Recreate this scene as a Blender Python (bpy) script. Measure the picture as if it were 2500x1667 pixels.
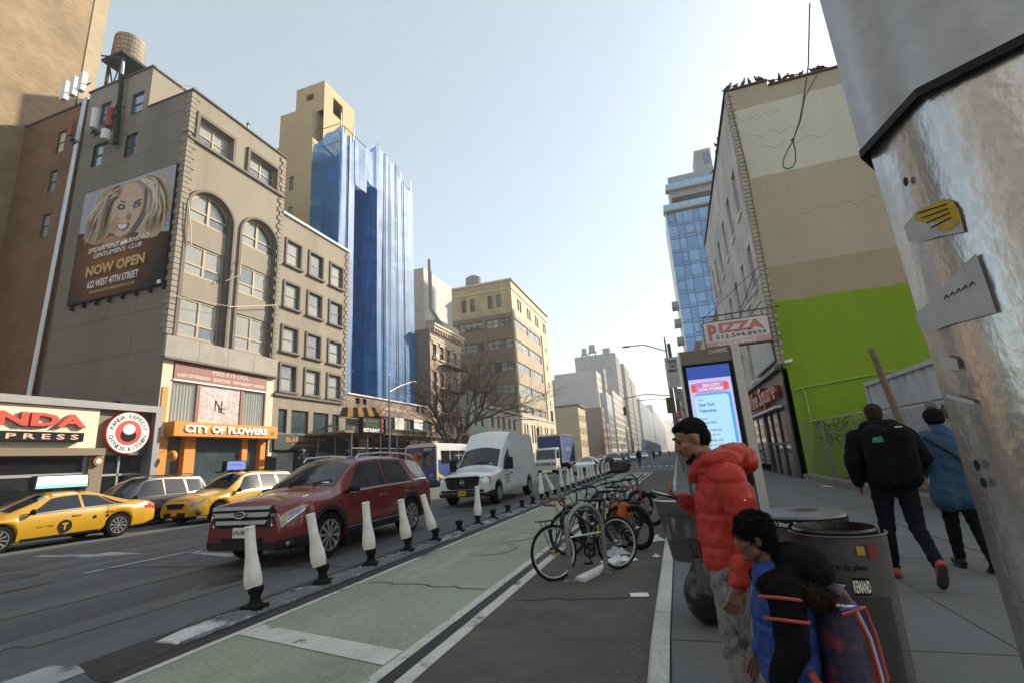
import bpy, bmesh, math, random
import numpy as np
from mathutils import Vector, Matrix
for o in list(bpy.data.objects): bpy.data.objects.remove(o)
SC = bpy.context.scene
COL = SC.collection
rad = math.radians
# ---------------------------------------------------------------- camera
cam = bpy.data.cameras.new('camera'); camo = bpy.data.objects.new('camera', cam); COL.objects.link(camo)
RIGHT, FWD = (0.945383, 0.319635, -0.063913), (-0.29683, 0.925204, 0.236409)
def _cam():
    f = Vector(FWD).normalized(); r = Vector(RIGHT); r = (r-f*r.dot(f)).normalized(); u = r.cross(f)
    m = Matrix((r, u, -f)).transposed().to_4x4(); m.translation = (0, 0, 1.55); return m
camo.matrix_world = _cam()
cam.sensor_width = 36; cam.lens = 36*1169.247/2500; cam.shift_y = 6.5/2500
cam.clip_start = 0.05; cam.clip_end = 6000
SC.camera = camo
# ---------------------------------------------------------------- sky and sun
SUN_AZ, SUN_EL = rad(54), rad(28)          # azimuth from +X (across the avenue) towards +Y (down the avenue)
sd = Vector((math.cos(SUN_AZ)*math.cos(SUN_EL), math.sin(SUN_AZ)*math.cos(SUN_EL), math.sin(SUN_EL)))
W = bpy.data.worlds.new('World'); SC.world = W; W.use_nodes = True
nt = W.node_tree; bg = nt.nodes['Background']
sky = nt.nodes.new('ShaderNodeTexSky'); sky.sky_type = 'NISHITA'; sky.sun_disc = False
sky.sun_elevation = SUN_EL; sky.sun_rotation = math.pi/2-SUN_AZ
sky.air_density = 1.0; sky.dust_density = .8; sky.ozone_density = .5; sky.altitude = 20
veil = nt.nodes.new('ShaderNodeMix'); veil.data_type = 'RGBA'; veil.inputs[0].default_value = .5        # thin high cloud veiling the whole sky
nt.links.new(sky.outputs[0], veil.inputs[6]); veil.inputs[7].default_value = (2.45, 2.62, 2.2, 1)
nt.links.new(veil.outputs[2], bg.inputs[0]); bg.inputs[1].default_value = 0.15
sl = bpy.data.lights.new('sun', 'SUN'); sl.energy = 4.6; sl.angle = rad(0.6); sl.color = (1, 0.87, 0.69)
so = bpy.data.objects.new('sun', sl); COL.objects.link(so); so.rotation_euler = sd.to_track_quat('Z', 'Y').to_euler()
so.location = (30, 30, 60)
SC.view_settings.view_transform = 'Standard'; SC.view_settings.look = 'None'
SC.view_settings.exposure = 1.0; SC.view_settings.gamma = 1; SC.view_settings.use_curve_mapping = False
SC.render.engine = 'CYCLES'
SC.cycles.max_bounces = 6; SC.cycles.diffuse_bounces = 3; SC.cycles.glossy_bounces = 3
SC.cycles.transmission_bounces = 4; SC.cycles.transparent_max_bounces = 12; SC.cycles.volume_bounces = 0
SC.cycles.use_denoising = True
SC.cycles.caustics_reflective = False; SC.cycles.caustics_refractive = False
# ---------------------------------------------------------------- helpers
HAZE_D = .0008
V3 = Vector
class MB:
    def __init__(s): s.v = []; s.f = []
    def quad(s, *p):
        n = len(s.v); s.v += [tuple(q) for q in p]; s.f.append(tuple(range(n, n+len(p)))); return s
    def box(s, x0, x1, y0, y1, z0, z1):
        if x0 > x1: x0, x1 = x1, x0
        if y0 > y1: y0, y1 = y1, y0
        if z0 > z1: z0, z1 = z1, z0
        n = len(s.v)
        s.v += [(x0,y0,z0),(x1,y0,z0),(x1,y1,z0),(x0,y1,z0),(x0,y0,z1),(x1,y0,z1),(x1,y1,z1),(x0,y1,z1)]
        s.f += [tuple(n+i for i in q) for q in ((3,2,1,0),(4,5,6,7),(0,1,5,4),(1,2,6,5),(2,3,7,6),(3,0,4,7))]
        return s
    def obox(s, c, size, m):           # m: 3x3 or rotation matrix
        n = len(s.v); c = V3(c); h = V3(size)/2
        for sx, sy, sz in ((-1,-1,-1),(1,-1,-1),(1,1,-1),(-1,1,-1),(-1,-1,1),(1,-1,1),(1,1,1),(-1,1,1)):
            s.v.append(tuple(c+m@V3((sx*h.x, sy*h.y, sz*h.z))))
        s.f += [tuple(n+i for i in q) for q in ((3,2,1,0),(4,5,6,7),(0,1,5,4),(1,2,6,5),(2,3,7,6),(3,0,4,7))]
        return s
    def prism(s, pts, vec):
        n = len(s.v); k = len(pts); vec = V3(vec)
        s.v += [tuple(p) for p in pts]+[tuple(V3(p)+vec) for p in pts]
        s.f.append(tuple(range(n+k-1, n-1, -1))); s.f.append(tuple(range(n+k, n+2*k)))
        for i in range(k):
            j = (i+1) % k; s.f.append((n+i, n+j, n+k+j, n+k+i))
        return s
    def tube(s, pts, r, n=8, caps=True):
        pts = [V3(p) for p in pts]; k = len(pts)
        rs = r if isinstance(r, (list, tuple)) else [r]*k
        b = len(s.v); prev = None
        for i, p in enumerate(pts):
            t = (pts[min(i+1, k-1)]-pts[max(i-1, 0)]); t = t.normalized() if t.length > 1e-9 else V3((0,0,1))
            if prev is None:
                a = V3((0,0,1)) if abs(t.z) < .9 else V3((1,0,0)); u = t.cross(a).normalized()
            else: u = (prev-t*prev.dot(t)); u = u.normalized() if u.length > 1e-6 else t.orthogonal().normalized()
            prev = u; w = t.cross(u)
            for j in range(n):
                a = 2*math.pi*j/n; s.v.append(tuple(p+(u*math.cos(a)+w*math.sin(a))*rs[i]))
        for i in range(k-1):
            for j in range(n):
                a, c = b+i*n+j, b+i*n+(j+1) % n; s.f.append((a, c, c+n, a+n))
        if caps:
            s.f.append(tuple(range(b+n-1, b-1, -1))); s.f.append(tuple(range(b+(k-1)*n, b+k*n)))
        return s
    def cyl(s, p0, p1, r0, r1=None, n=16): return s.tube([p0, p1], [r0, r0 if r1 is None else r1], n)
    def lathe(s, prof, n=24, o=(0,0,0), axis='z', cap=True, a0=0, a1=2*math.pi):
        b = len(s.v); full = abs(a1-a0-2*math.pi) < 1e-6; m = n if full else n+1
        for r, z in prof:
            for j in range(m):
                a = a0+(a1-a0)*j/n; x, y = r*math.cos(a), r*math.sin(a)
                p = (x, y, z) if axis == 'z' else ((x, z, y) if axis == 'y' else (z, x, y))
                s.v.append((p[0]+o[0], p[1]+o[1], p[2]+o[2]))
        for i in range(len(prof)-1):
            for j in range(n):
                a, c = b+i*m+j, b+i*m+(j+1) % m; s.f.append((a, c, c+m, a+m))
        if cap and full:
            if prof[0][0] > 1e-6: s.f.append(tuple(range(b+m-1, b-1, -1)))
            if prof[-1][0] > 1e-6: s.f.append(tuple(range(b+(len(prof)-1)*m, b+len(prof)*m)))
        return s
    def grid(s, rows, close=False):
        b = len(s.v); n = len(rows[0])
        for r in rows: s.v += [tuple(p) for p in r]
        for i in range(len(rows)-1):
            for j in range(n if close else n-1):
                a, c = b+i*n+j, b+i*n+(j+1) % n; s.f.append((a, c, c+n, a+n))
        return s
    def sph(s, c, r, n=12, m=8, rot=None):
        if not isinstance(r, (tuple, list)): r = (r, r, r)
        b = len(s.v); c = V3(c)
        P = [(0,0,-1)]+[(math.cos(2*math.pi*j/n)*math.sin(math.pi*i/m), math.sin(2*math.pi*j/n)*math.sin(math.pi*i/m), -math.cos(math.pi*i/m)) for i in range(1, m) for j in range(n)]+[(0,0,1)]
        for p in P:
            q = V3((p[0]*r[0], p[1]*r[1], p[2]*r[2]))
            if rot is not None: q = rot@q
            s.v.append(tuple(c+q))
        for j in range(n):
            s.f.append((b, b+1+(j+1) % n, b+1+j)); e = b+1+(m-2)*n; s.f.append((b+1+(m-1)*n, e+j, e+(j+1) % n))
        for i in range(m-2):
            for j in range(n):
                a, d = b+1+i*n+j, b+1+i*n+(j+1) % n; s.f.append((a, d, d+n, a+n))
        return s
    def add(s, o, fn=None):
        n = len(s.v); s.v += [tuple(fn(V3(p))) if fn else p for p in o.v]; s.f += [tuple(n+i for i in q) for q in o.f]; return s
    def mesh(s, name, off=(0,0,0), smooth=False, fix=True):
        me = bpy.data.meshes.new(name)
        me.from_pydata([(a-off[0], b-off[1], c-off[2]) for a, b, c in s.v] if any(off) else s.v, [], s.f)
        if fix:
            bm = bmesh.new(); bm.from_mesh(me); bmesh.ops.recalc_face_normals(bm, faces=bm.faces); bm.to_mesh(me); bm.free()
        if smooth:
            me.shade_smooth(); me.set_sharp_from_angle(angle=rad(smooth if smooth is not True else 38))
        return me
OFF = {}
def tag(o, label, cat=None, group=None, kind=None):
    if label: o['label'] = label
    if cat: o['category'] = cat
    if group: o['group'] = group
    if kind: o['kind'] = kind
    return o
def thing(name, label, cat, loc=(0,0,0), rotz=0, group=None):
    o = bpy.data.objects.new(name, None); COL.objects.link(o); o.empty_display_size = .2
    o.location = loc; o.rotation_euler = (0, 0, rotz); OFF[o.name] = tuple(loc)
    return tag(o, label, cat, group)
def add(name, mb, mat, parent=None, smooth=False, local=False, label=None, kind=None, fix=True):
    """one mesh object; world coordinates unless local"""
    off = (0,0,0) if (local or parent is None) else OFF[parent.name]
    me = mb if isinstance(mb, bpy.types.Mesh) else mb.mesh(name, off, smooth, fix)
    if mat is not None and not me.materials:
        for m in (mat if isinstance(mat, (list, tuple)) else [mat]): me.materials.append(m)
    o = bpy.data.objects.new(name, me); COL.objects.link(o)
    if parent is not None: o.parent = parent
    OFF[o.name] = off
    if label: o['label'] = label
    if kind: o['kind'] = kind
    return o
def copy_tree(o, parent=None):
    c = o.copy(); COL.objects.link(c); c.parent = parent; OFF[c.name] = OFF.get(o.name, (0,0,0))
    for ch in list(o.children): copy_tree(ch, c)
    return c
def clone(root, loc, rotz, label, group=None):
    c = copy_tree(root); c.location = loc; c.rotation_euler = (0, 0, rotz); c['label'] = label
    if group: c['group'] = group
    return c
# text as mesh -----------------------------------------------------------------
_TC = {}
TMP = bpy.data.scenes.new('tmp')
def text_mb(s, bold=0.0, shear=0.0, spacing=1.0):
    k = (s, bold, shear, spacing)
    if k not in _TC:
        cu = bpy.data.curves.new('t', 'FONT'); cu.body = s; cu.size = 1; cu.resolution_u = 2; cu.offset = bold; cu.shear = shear
        cu.space_character = spacing; cu.fill_mode = 'FRONT'
        ob = bpy.data.objects.new('t', cu); TMP.collection.objects.link(ob)
        vl = TMP.view_layers[0]; vl.update(); dg = vl.depsgraph; ev = ob.evaluated_get(dg)
        me = bpy.data.meshes.new_from_object(ev, depsgraph=dg)
        vs = [tuple(v.co) for v in me.vertices]; fs = [tuple(p.vertices) for p in me.polygons]
        bpy.data.meshes.remove(me); bpy.data.objects.remove(ob); bpy.data.curves.remove(cu)
        _TC[k] = (vs, fs)
    return _TC[k]
def text(s, org, ux, uy, w=None, h=None, bold=0.0, shear=0.0, depth=0.0, align='l', spacing=1.0, bend=None):
    """MB of lettering; org = lower left (or centre-bottom), ux,uy unit directions; scaled to width w and/or cap height h"""
    vs, fs = text_mb(s, bold, shear, spacing)
    m = MB()
    if not vs: return m
    x0 = min(v[0] for v in vs); x1 = max(v[0] for v in vs); y0 = min(v[1] for v in vs); y1 = max(v[1] for v in vs)
    sy = h/(y1-y0) if h else None; sx = w/(x1-x0) if w else None
    sx = sx or sy; sy = sy or sx
    ux, uy, org = V3(ux), V3(uy), V3(org); n = ux.cross(uy)
    W_ = (x1-x0)*sx; dx = -W_/2 if align == 'c' else (-W_ if align == 'r' else 0)
    def mp(p, d):
        a, b = (p[0]-x0)*sx+dx, (p[1]-y0)*sy
        if bend: return bend(a, b, d)
        return org+ux*a+uy*b+n*d
    m.v = [tuple(mp(p, depth)) for p in vs]; m.f = list(fs)
    if depth:
        k = len(vs); m.v += [tuple(mp(p, 0)) for p in vs]
        ed = {}
        for f in fs:
            for i in range(len(f)):
                e = (f[i], f[(i+1) % len(f)]); ed[e] = ed.get(e, 0)+1
        for (a, b) in ed:
            if (b, a) not in ed: m.f.append((b, a, a+k, b+k))
    return m
# ---------------------------------------------------------------- materials
def M(name, col, rough=.75, metal=0, var=.18, scale=1.2, fine=18, bump=.15, coat=0, spec=.5, stain=None, stain_amt=.5, stretch=(1,1,1), emit=0, alpha=1, sub=0, sharp=0):
    m = bpy.data.materials.new(name); m.use_nodes = True; t = m.node_tree; N = t.nodes; L = t.links; b = N['Principled BSDF']
    b.inputs['Roughness'].default_value = rough; b.inputs['Metallic'].default_value = metal
    b.inputs['Coat Weight'].default_value = coat; b.inputs['Coat Roughness'].default_value = .05; b.inputs['Specular IOR Level'].default_value = spec
    if sub: b.inputs['Subsurface Weight'].default_value = sub; b.inputs['Subsurface Radius'].default_value = (.01, .005, .003)
    c4 = (*col, 1)
    if alpha < 1: b.inputs['Alpha'].default_value = alpha
    if var <= 0 and not bump:
        b.inputs['Base Color'].default_value = c4
    else:
        tc = N.new('ShaderNodeTexCoord'); mp = N.new('ShaderNodeMapping'); mp.inputs['Scale'].default_value = stretch
        L.new(tc.outputs['Object'], mp.inputs[0])
        n1 = N.new('ShaderNodeTexNoise'); n1.inputs['Scale'].default_value = scale; n1.inputs['Detail'].default_value = 6; n1.inputs['Roughness'].default_value = .65
        n2 = N.new('ShaderNodeTexNoise'); n2.inputs['Scale'].default_value = fine; n2.inputs['Detail'].default_value = 4
        L.new(mp.outputs[0], n1.inputs[0]); L.new(mp.outputs[0], n2.inputs[0])
        mx = N.new('ShaderNodeMath'); mx.operation = 'ADD'; L.new(n1.outputs[0], mx.inputs[0]); L.new(n2.outputs[0], mx.inputs[1])
        mr = N.new('ShaderNodeMapRange'); L.new(mx.outputs[0], mr.inputs[0]); mr.inputs[1].default_value = .7; mr.inputs[2].default_value = 1.3
        mr.inputs[3].default_value = 1-var; mr.inputs[4].default_value = 1+var
        hs = N.new('ShaderNodeMix'); hs.data_type = 'RGBA'; hs.blend_type = 'MULTIPLY'; hs.inputs[0].default_value = 1
        hs.inputs[6].default_value = c4; L.new(mr.outputs[0], hs.inputs[7])
        out = hs.outputs[2]
        if stain:
            n3 = N.new('ShaderNodeTexNoise'); n3.inputs['Scale'].default_value = scale*.55; n3.inputs['Detail'].default_value = 8; n3.inputs['Roughness'].default_value = .7
            mp2 = N.new('ShaderNodeMapping'); mp2.inputs['Location'].default_value = (7, 3, 11); mp2.inputs['Scale'].default_value = stretch
            L.new(tc.outputs['Object'], mp2.inputs[0]); L.new(mp2.outputs[0], n3.inputs[0])
            r3 = N.new('ShaderNodeMapRange'); L.new(n3.outputs[0], r3.inputs[0]); r3.inputs[1].default_value = .5+sharp*.04; r3.inputs[2].default_value = .72-sharp*.13; r3.inputs[4].default_value = stain_amt
            m3 = N.new('ShaderNodeMix'); m3.data_type = 'RGBA'; L.new(r3.outputs[0], m3.inputs[0]); L.new(out, m3.inputs[6]); m3.inputs[7].default_value = (*stain, 1); out = m3.outputs[2]
        L.new(out, b.inputs['Base Color'])
        if bump:
            bp = N.new('ShaderNodeBump'); bp.inputs['Strength'].default_value = bump; bp.inputs['Distance'].default_value = .02
            L.new(n2.outputs[0], bp.inputs['Height']); L.new(bp.outputs[0], b.inputs['Normal'])
    if emit:
        b.inputs['Emission Color'].default_value = c4; b.inputs['Emission Strength'].default_value = emit
    return m
def brick_mat(name, c1, c2, mortar, sc=1.0, axis='x', rough=.85, bw=.21, bh=.072, rep=None):
    """brick pattern for walls whose bricks are too small to pick apart; axis = wall normal"""
    m = bpy.data.materials.new(name); m.use_nodes = True; t = m.node_tree; N = t.nodes; L = t.links; b = N['Principled BSDF']; b.inputs['Roughness'].default_value = rough
    tc = N.new('ShaderNodeTexCoord'); sp = N.new('ShaderNodeSeparateXYZ'); cb = N.new('ShaderNodeCombineXYZ'); L.new(tc.outputs['Object'], sp.inputs[0])
    L.new(sp.outputs[1 if axis == 'x' else 0], cb.inputs[0]); L.new(sp.outputs[2], cb.inputs[1])
    bt = N.new('ShaderNodeTexBrick'); L.new(cb.outputs[0], bt.inputs[0]); bt.inputs['Scale'].default_value = 1
    bt.inputs['Color1'].default_value = (*c1, 1); bt.inputs['Color2'].default_value = (*c2, 1); bt.inputs['Mortar'].default_value = (*mortar, 1)
    bt.inputs['Brick Width'].default_value = bw*sc; bt.inputs['Row Height'].default_value = bh*sc; bt.inputs['Mortar Size'].default_value = .009*sc
    ns = N.new('ShaderNodeTexNoise'); ns.inputs['Scale'].default_value = .5; ns.inputs['Detail'].default_value = 7; L.new(tc.outputs['Object'], ns.inputs[0])
    mr = N.new('ShaderNodeMapRange'); L.new(ns.outputs[0], mr.inputs[0]); mr.inputs[1].default_value = .3; mr.inputs[2].default_value = .7; mr.inputs[3].default_value = .72; mr.inputs[4].default_value = 1.2
    mx = N.new('ShaderNodeMix'); mx.data_type = 'RGBA'; mx.blend_type = 'MULTIPLY'; mx.inputs[0].default_value = 1
    L.new(bt.outputs[0], mx.inputs[6]); L.new(mr.outputs[0], mx.inputs[7]); L.new(mx.outputs[2], b.inputs['Base Color'])
    bp = N.new('ShaderNodeBump'); bp.inputs['Strength'].default_value = .4; bp.inputs['Distance'].default_value = .01; bp.invert = True
    L.new(bt.outputs['Fac'], bp.inputs['Height']); L.new(bp.outputs[0], b.inputs['Normal'])
    return m
def P(name, col, rough=.5, metal=0, **k): return M(name, col, rough, metal, var=k.pop('var', .06), bump=k.pop('bump', 0.03), **k)
def paint(name, col, metal=.25, rough=.38): return M(name, col, rough, metal, var=.07, scale=3, fine=60, bump=0, coat=.8)
mats = {}
def glass_mat(name, tint=(.02,.025,.03), rough=.03, spec=.9, var=.3): return M(name, tint, rough, 0, var=var, scale=.6, fine=3, bump=.0, coat=1, spec=spec)
G_DARK = glass_mat('dark_glass', (.012,.014,.017))
G_CAR = M('car_glass', (.010,.013,.018), .07, 0, var=.3, scale=.6, fine=3, bump=0, coat=.25, spec=.6)
G_SKY = glass_mat('window_glass', (.10,.12,.14), .06, .6)  # grey-blue base colour imitates reflected sky
G_BLIND = M('window_glass_over_blind', (.30,.31,.30), .85, 0, var=.12, scale=.8, fine=2, bump=0, coat=.7, spec=.1)
G_SHOP = glass_mat('shop_glass', (.05,.075,.085), .04)
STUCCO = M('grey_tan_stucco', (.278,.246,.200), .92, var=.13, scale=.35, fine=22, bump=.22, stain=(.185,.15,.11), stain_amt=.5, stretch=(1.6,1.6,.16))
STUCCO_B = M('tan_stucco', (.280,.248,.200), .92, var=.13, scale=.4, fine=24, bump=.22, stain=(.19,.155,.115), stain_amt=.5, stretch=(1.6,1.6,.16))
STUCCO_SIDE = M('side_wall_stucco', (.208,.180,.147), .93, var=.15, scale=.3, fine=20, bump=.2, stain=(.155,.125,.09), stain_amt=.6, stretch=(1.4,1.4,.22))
TRIM_GREY = M('dark_trim', (.15,.128,.105), .85, var=.15, bump=.12)
BLACK = M('black_plastic', (.009,.009,.010), .55, var=.2, bump=.05, spec=.25)
RUBBER = M('rubber', (.012,.012,.012), .85, var=.25, bump=.1, spec=.15)
CHROME = M('chrome', (.75,.75,.76), .13, 1, var=.05, bump=0)
ALU = M('aluminium', (.55,.56,.57), .35, .9, var=.1, bump=.03)
GALV = M('galvanised_steel', (.23,.235,.24), .48, .75, var=.22, scale=4, fine=40, bump=.08)
WHITE_P = M('white_paint', (.74,.73,.70), .6, var=.08, scale=2, bump=.06)
CREAM = M('cream_paint', (.62,.56,.44), .8, var=.1, bump=.1)
RED_P = M('red_sign_paint', (.50,.05,.03), .5, var=.05, bump=0)
WHITE_S = M('white_sign', (.82,.81,.78), .5, var=.04, bump=0)
BLACK_S = M('black_sign', (.014,.013,.013), .8, var=.1, bump=0, spec=.15)
GOLD_S = M('gold_lettering', (.56,.38,.10), .5, var=.05, bump=0)
WOOD = M('weathered_wood', (.21,.16,.11), .85, var=.35, scale=2, fine=30, bump=.3, stretch=(1,1,.2))
DARK_IN = M('dark_interior', (.010,.009,.008), .9, var=.1, bump=0)
# ---------------------------------------------------------------- ground
def zr(x): return float(np.interp(-x, [.4, 5, 8, 14, 21], [0, .075, .12, .12, .09]))
def sw(y): return float(np.interp(y, [2.9, 4.3], [.01, .13]))
ASPH = M('asphalt', (.110,.112,.117), .88, var=.30, scale=.55, fine=70, bump=.35, stain=(.050,.049,.049), stain_amt=.9, stretch=(1.2,.07,1), spec=.35)
ASPH2 = M('brown_asphalt', (.105,.088,.074), .9, var=.34, scale=1.6, fine=85, bump=.4, stain=(.055,.047,.041), stain_amt=.6, spec=.35)
GREENL = M('worn_green_lane_paint', (.262,.278,.212), .85, var=.30, scale=.9, fine=60, bump=.25, stain=(.39,.385,.33), stain_amt=.9, stretch=(1,.35,1), sharp=.5)
LINE = M('worn_white_road_paint', (.52,.50,.44), .8, var=.22, scale=2.5, fine=50, bump=.2, stain=(.13,.125,.12), stain_amt=.9, sharp=1)
LINE2 = M('faded_white_road_paint', (.34,.34,.34), .85, var=.3, scale=1.5, fine=60, bump=.2, stain=(.095,.093,.091), stain_amt=1, sharp=1)
TAR = M('tar', (.022,.022,.023), .75, var=.3, bump=.2)
SIDEW = M('sidewalk_concrete', (.125,.122,.120), .9, var=.2, scale=.8, fine=60, bump=.3, stain=(.085,.08,.074), stain_amt=.7)
KERB = M('worn_kerb', (.46,.45,.42), .8, var=.25, scale=1.3, fine=40, bump=.2, stain=(.18,.17,.16), stain_amt=.8, stretch=(1,.5,1))
GROUND = M('far_ground', (.10,.10,.10), .9, var=.2, scale=.02)
KX = -.40
def strip(xs, y0, y1, dz=0, zf=zr, ny=1):
    m = MB(); ys = [y0+(y1-y0)*i/ny for i in range(ny+1)]
    m.grid([[(x, y, zf(x)+dz) for x in xs] for y in ys]); return m
g = add('ground', MB().quad((-2500,-300,-.12),(2500,-300,-.12),(2500,4000,-.12),(-2500,4000,-.12)), GROUND); tag(g, None, kind='structure')
road = add('road', strip([-21,-18,-14,-11,-8,-6.5,-5,-3.5,-2.06,KX], -8, 1800, ny=30), ASPH); tag(road, None, kind='structure')
o = add('parking_strip', strip([-2.06, KX], 3.0, 41, .004), ASPH2); tag(o, None, kind='structure')
bl = add('bike_lane', strip([-4.33,-2.42], 3.0, 41, .004, ny=2), GREENL); tag(bl, None, kind='structure')
add('painted_line', strip([-4.46,-4.34], 3.0, 41, .005), LINE, bl, local=True)
add('painted_line', strip([-2.43,-2.32], 3.0, 41, .009), LINE, bl, local=True)
add('painted_line', strip([-2.19,-2.06], 3.0, 41, .009), LINE, bl, local=True)
m = MB(); q = [(-4.30,4.36),(-2.44,4.02),(-2.44,3.72),(-4.33,4.08)]; m.quad(*[(x, y, zr(x)+.010) for x, y in q]); add('stop_bar', m, LINE, bl, local=True)
# cyclist emblem remnants: two worn wheel rings and chevrons
for yy in (8.6, 9.9):
    m = MB(); n = 20
    for j in range(n):
        a, b = 2*math.pi*j/n, 2*math.pi*(j+1)/n
        m.quad(*[( -3.35+r*math.cos(t)*.42, yy+r*math.sin(t)*.62, zr(-3.35)+.009) for r, t in ((1, a), (1, b), (.82, b), (.82, a))])
    add('worn_emblem_ring', m, M('worn_emblem', (.24,.26,.21), .9, var=.2), bl, local=True)
def mark(name, pts, mt=LINE2, dz=.006):
    m = MB().quad(*[(x, y, zr(x)+dz) for x, y in pts]); return add(name, m, mt, road, local=True)
mark('lane_line', [(-10.22,6.2),(-10.08,6.2),(-10.08,14),(-10.22,14)])
for k in range(12): mark('lane_line', [(-10.22,17+k*9),(-10.08,17+k*9),(-10.08,20.2+k*9),(-10.22,20.2+k*9)])
for k in range(10): mark('lane_line', [(-13.62,26+k*9),(-13.48,26+k*9),(-13.48,29.2+k*9),(-13.62,29.2+k*9)])
mark('turn_arrow', [(-14.4,7.62),(-12.7,7.72),(-12.7,7.95),(-14.4,7.85)]); mark('turn_arrow', [(-12.68,7.5),(-11.2,7.98),(-12.68,8.2)])
mark('turn_arrow', [(-10.0,8.0),(-8.2,7.5),(-8.2,7.75),(-10.0,8.25)], dz=.007)
for k in range(6): mark('crosswalk_bar', [(-5.4-k*1.5,1.2),(-4.9-k*1.5,1.2),(-4.9-k*1.5,3.45),(-5.4-k*1.5,3.25)])
for k in range(8): mark('crosswalk_bar', [(-5.2+k*.62,54),(-4.9+k*.62,54),(-4.9+k*.62,58),(-5.2+k*.62,58)], LINE, .008)
for k in range(5): mark('stop_line', [(-4.6+k*.9,46.5),(-3.9+k*.9,46.5),(-3.9+k*.9,47.2),(-4.6+k*.9,47.2)], LINE, .008)
rng = random.Random(4)
def crack(pts, w=.018):
    m = MB()
    for (x0, y0), (x1, y1) in zip(pts, pts[1:]):
        d = V3((x1-x0, y1-y0, 0)).normalized(); n = V3((-d.y, d.x, 0))*w/2
        m.quad((x0+n.x, y0+n.y, zr(x0)+.011), (x1+n.x, y1+n.y, zr(x1)+.011), (x1-n.x, y1-n.y, zr(x1)+.011), (x0-n.x, y0-n.y, zr(x0)+.011))
    return add('tar_crack', m, TAR, road, local=True)
def wob(p0, p1, n, a): return [(p0[0]+(p1[0]-p0[0])*i/n+rng.uniform(-a, a), p0[1]+(p1[1]-p0[1])*i/n+rng.uniform(-a, a)) for i in range(n+1)]
crack(wob((-10.2,6.6), (-5.3,7.0), 14, .06), .03); crack(wob((-9,4.2), (-7,12), 10, .08)); crack(wob((-12,9.5), (-11.6,16), 10, .08))
crack(wob((-4.2,6.1), (-2.5,6.0), 12, .05), .02); crack(wob((-4.3,11), (-2.5,10.6), 12, .05), .02); crack(wob((-2,5.6), (-.5,5.9), 9, .06), .02)
crack(wob((-14.5,5.5), (-13.8,12), 10, .1))
def blotch(x, y, rx, ry, mt, nm, seed, dz=.0075):
    r = random.Random(seed); n = 26; rr = [1+.25*r.gauss(0,1)*.6 for _ in range(n)]; m = MB().quad(*[(x+rx*rr[k]*math.cos(2*math.pi*k/n), y+ry*rr[k]*math.sin(2*math.pi*k/n), zr(x)+dz) for k in range(n)]); return add(nm, m, mt, road, local=True)
OIL = M('oil_stain', (.040,.038,.037), .5, var=.4, scale=4); PATCH = M('patch_asphalt', (.070,.068,.066), .9, var=.25, fine=80, bump=.35)
for i in range(26): blotch(rng.uniform(-14,-5.6), rng.uniform(3.5,24), rng.uniform(.06,.28), rng.uniform(.10,.6), OIL, 'oil_stain', i, .0072+.0001*i)
for i, (x, y) in enumerate(((-11.5,5.2),(-8.3,11.5),(-6.2,14.5),(-12.4,15.5))): mark('road_patch', [(x-.5,y-.9),(x+.5,y-.85),(x+.45,y+.9),(x-.5,y+.95)], PATCH, .0065)
for x in (-6.4,-8.0,-11.6,-13.1): mark('tyre_track', [(x-.22,3.4),(x+.22,3.4),(x+.18,45),(x-.18,45)], M('tyre_track_asphalt', (.092,.090,.088), .82, var=.35, scale=1.2, fine=60, bump=.3, stain=(.110,.112,.117), stain_amt=1, stretch=(1.5,.15,1)), .0055)
mark('tar_strip', [(-5.16,3.2),(-4.60,3.0),(-4.62,40),(-5.5,40)], TAR, .0062)
crack([(-4.50,3.0),(-4.52,41)], .16); crack([(-2.25,3.0),(-2.25,41)], .11)
mark('road_patch', [(-9.5,12),(-8.2,12),(-8.2,14.5),(-9.5,14.6)], TAR, .006)
# right pavement: base, kerb stones, slabs
def swz(x, y): return sw(y)
m = MB(); ys = [-8, 2.9, 4.3, 1200]
m.grid([[(KX+.14, y, sw(y)-.012), (60, y, sw(y)-.012)] for y in ys]); pav = add('pavement', m, TAR); tag(pav, None, kind='structure')
yk = -6.0; k = 0
while yk < 120:
    L_ = 1.83 if yk < 40 else 20
    m = MB(); y1 = yk+L_-.012
    yy = [y for y in (yk, 2.9, 4.3, y1) if yk <= y <= y1]
    m.grid([[(KX+.145,y,-.05),(KX,y,-.05),(KX,y,max(sw(y),.012)-.02),(KX+.02,y,max(sw(y),.012)+.004),(KX+.145,y,max(sw(y),.012)+.004),(KX+.145,y,-.05)] for y in yy])
    add('kerb_stone', m, KERB, pav, local=True); yk += L_
xs_ = [KX+.155, .62, 1.95, 3.28, 4.6]
ysl = [-6,-4.5,-3,-1.5,0,1.45,2.9,4.3]+[4.3+1.5*i for i in range(1, 22)]
for i in range(4):
    for j in range(len(ysl)-1):
        x0, x1, y0, y1 = xs_[i]+.007, xs_[i+1]-.007, ysl[j]+.007, ysl[j+1]-.007; d = rng.uniform(-.003, .003)
        m = MB(); z0, z1 = sw(y0)+d, sw(y1)+d
        m.v = [(x0,y0,z0),(x1,y0,z0),(x1,y1,z1),(x0,y1,z1),(x0,y0,z0-.05),(x1,y0,z0-.05),(x1,y1,z1-.05),(x0,y1,z1-.05)]
        m.f = [(0,1,2,3),(0,4,5,1),(1,5,6,2),(2,6,7,3),(3,7,4,0)]
        add('paving_slab', m, SIDEW, pav, local=True, fix=False)
o = add('paving_beyond', MB().quad((KX+.15,35.8,.132),(4.6,35.8,.132),(4.6,1200,.132),(KX+.15,1200,.132)), SIDEW, pav, local=True)
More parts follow.
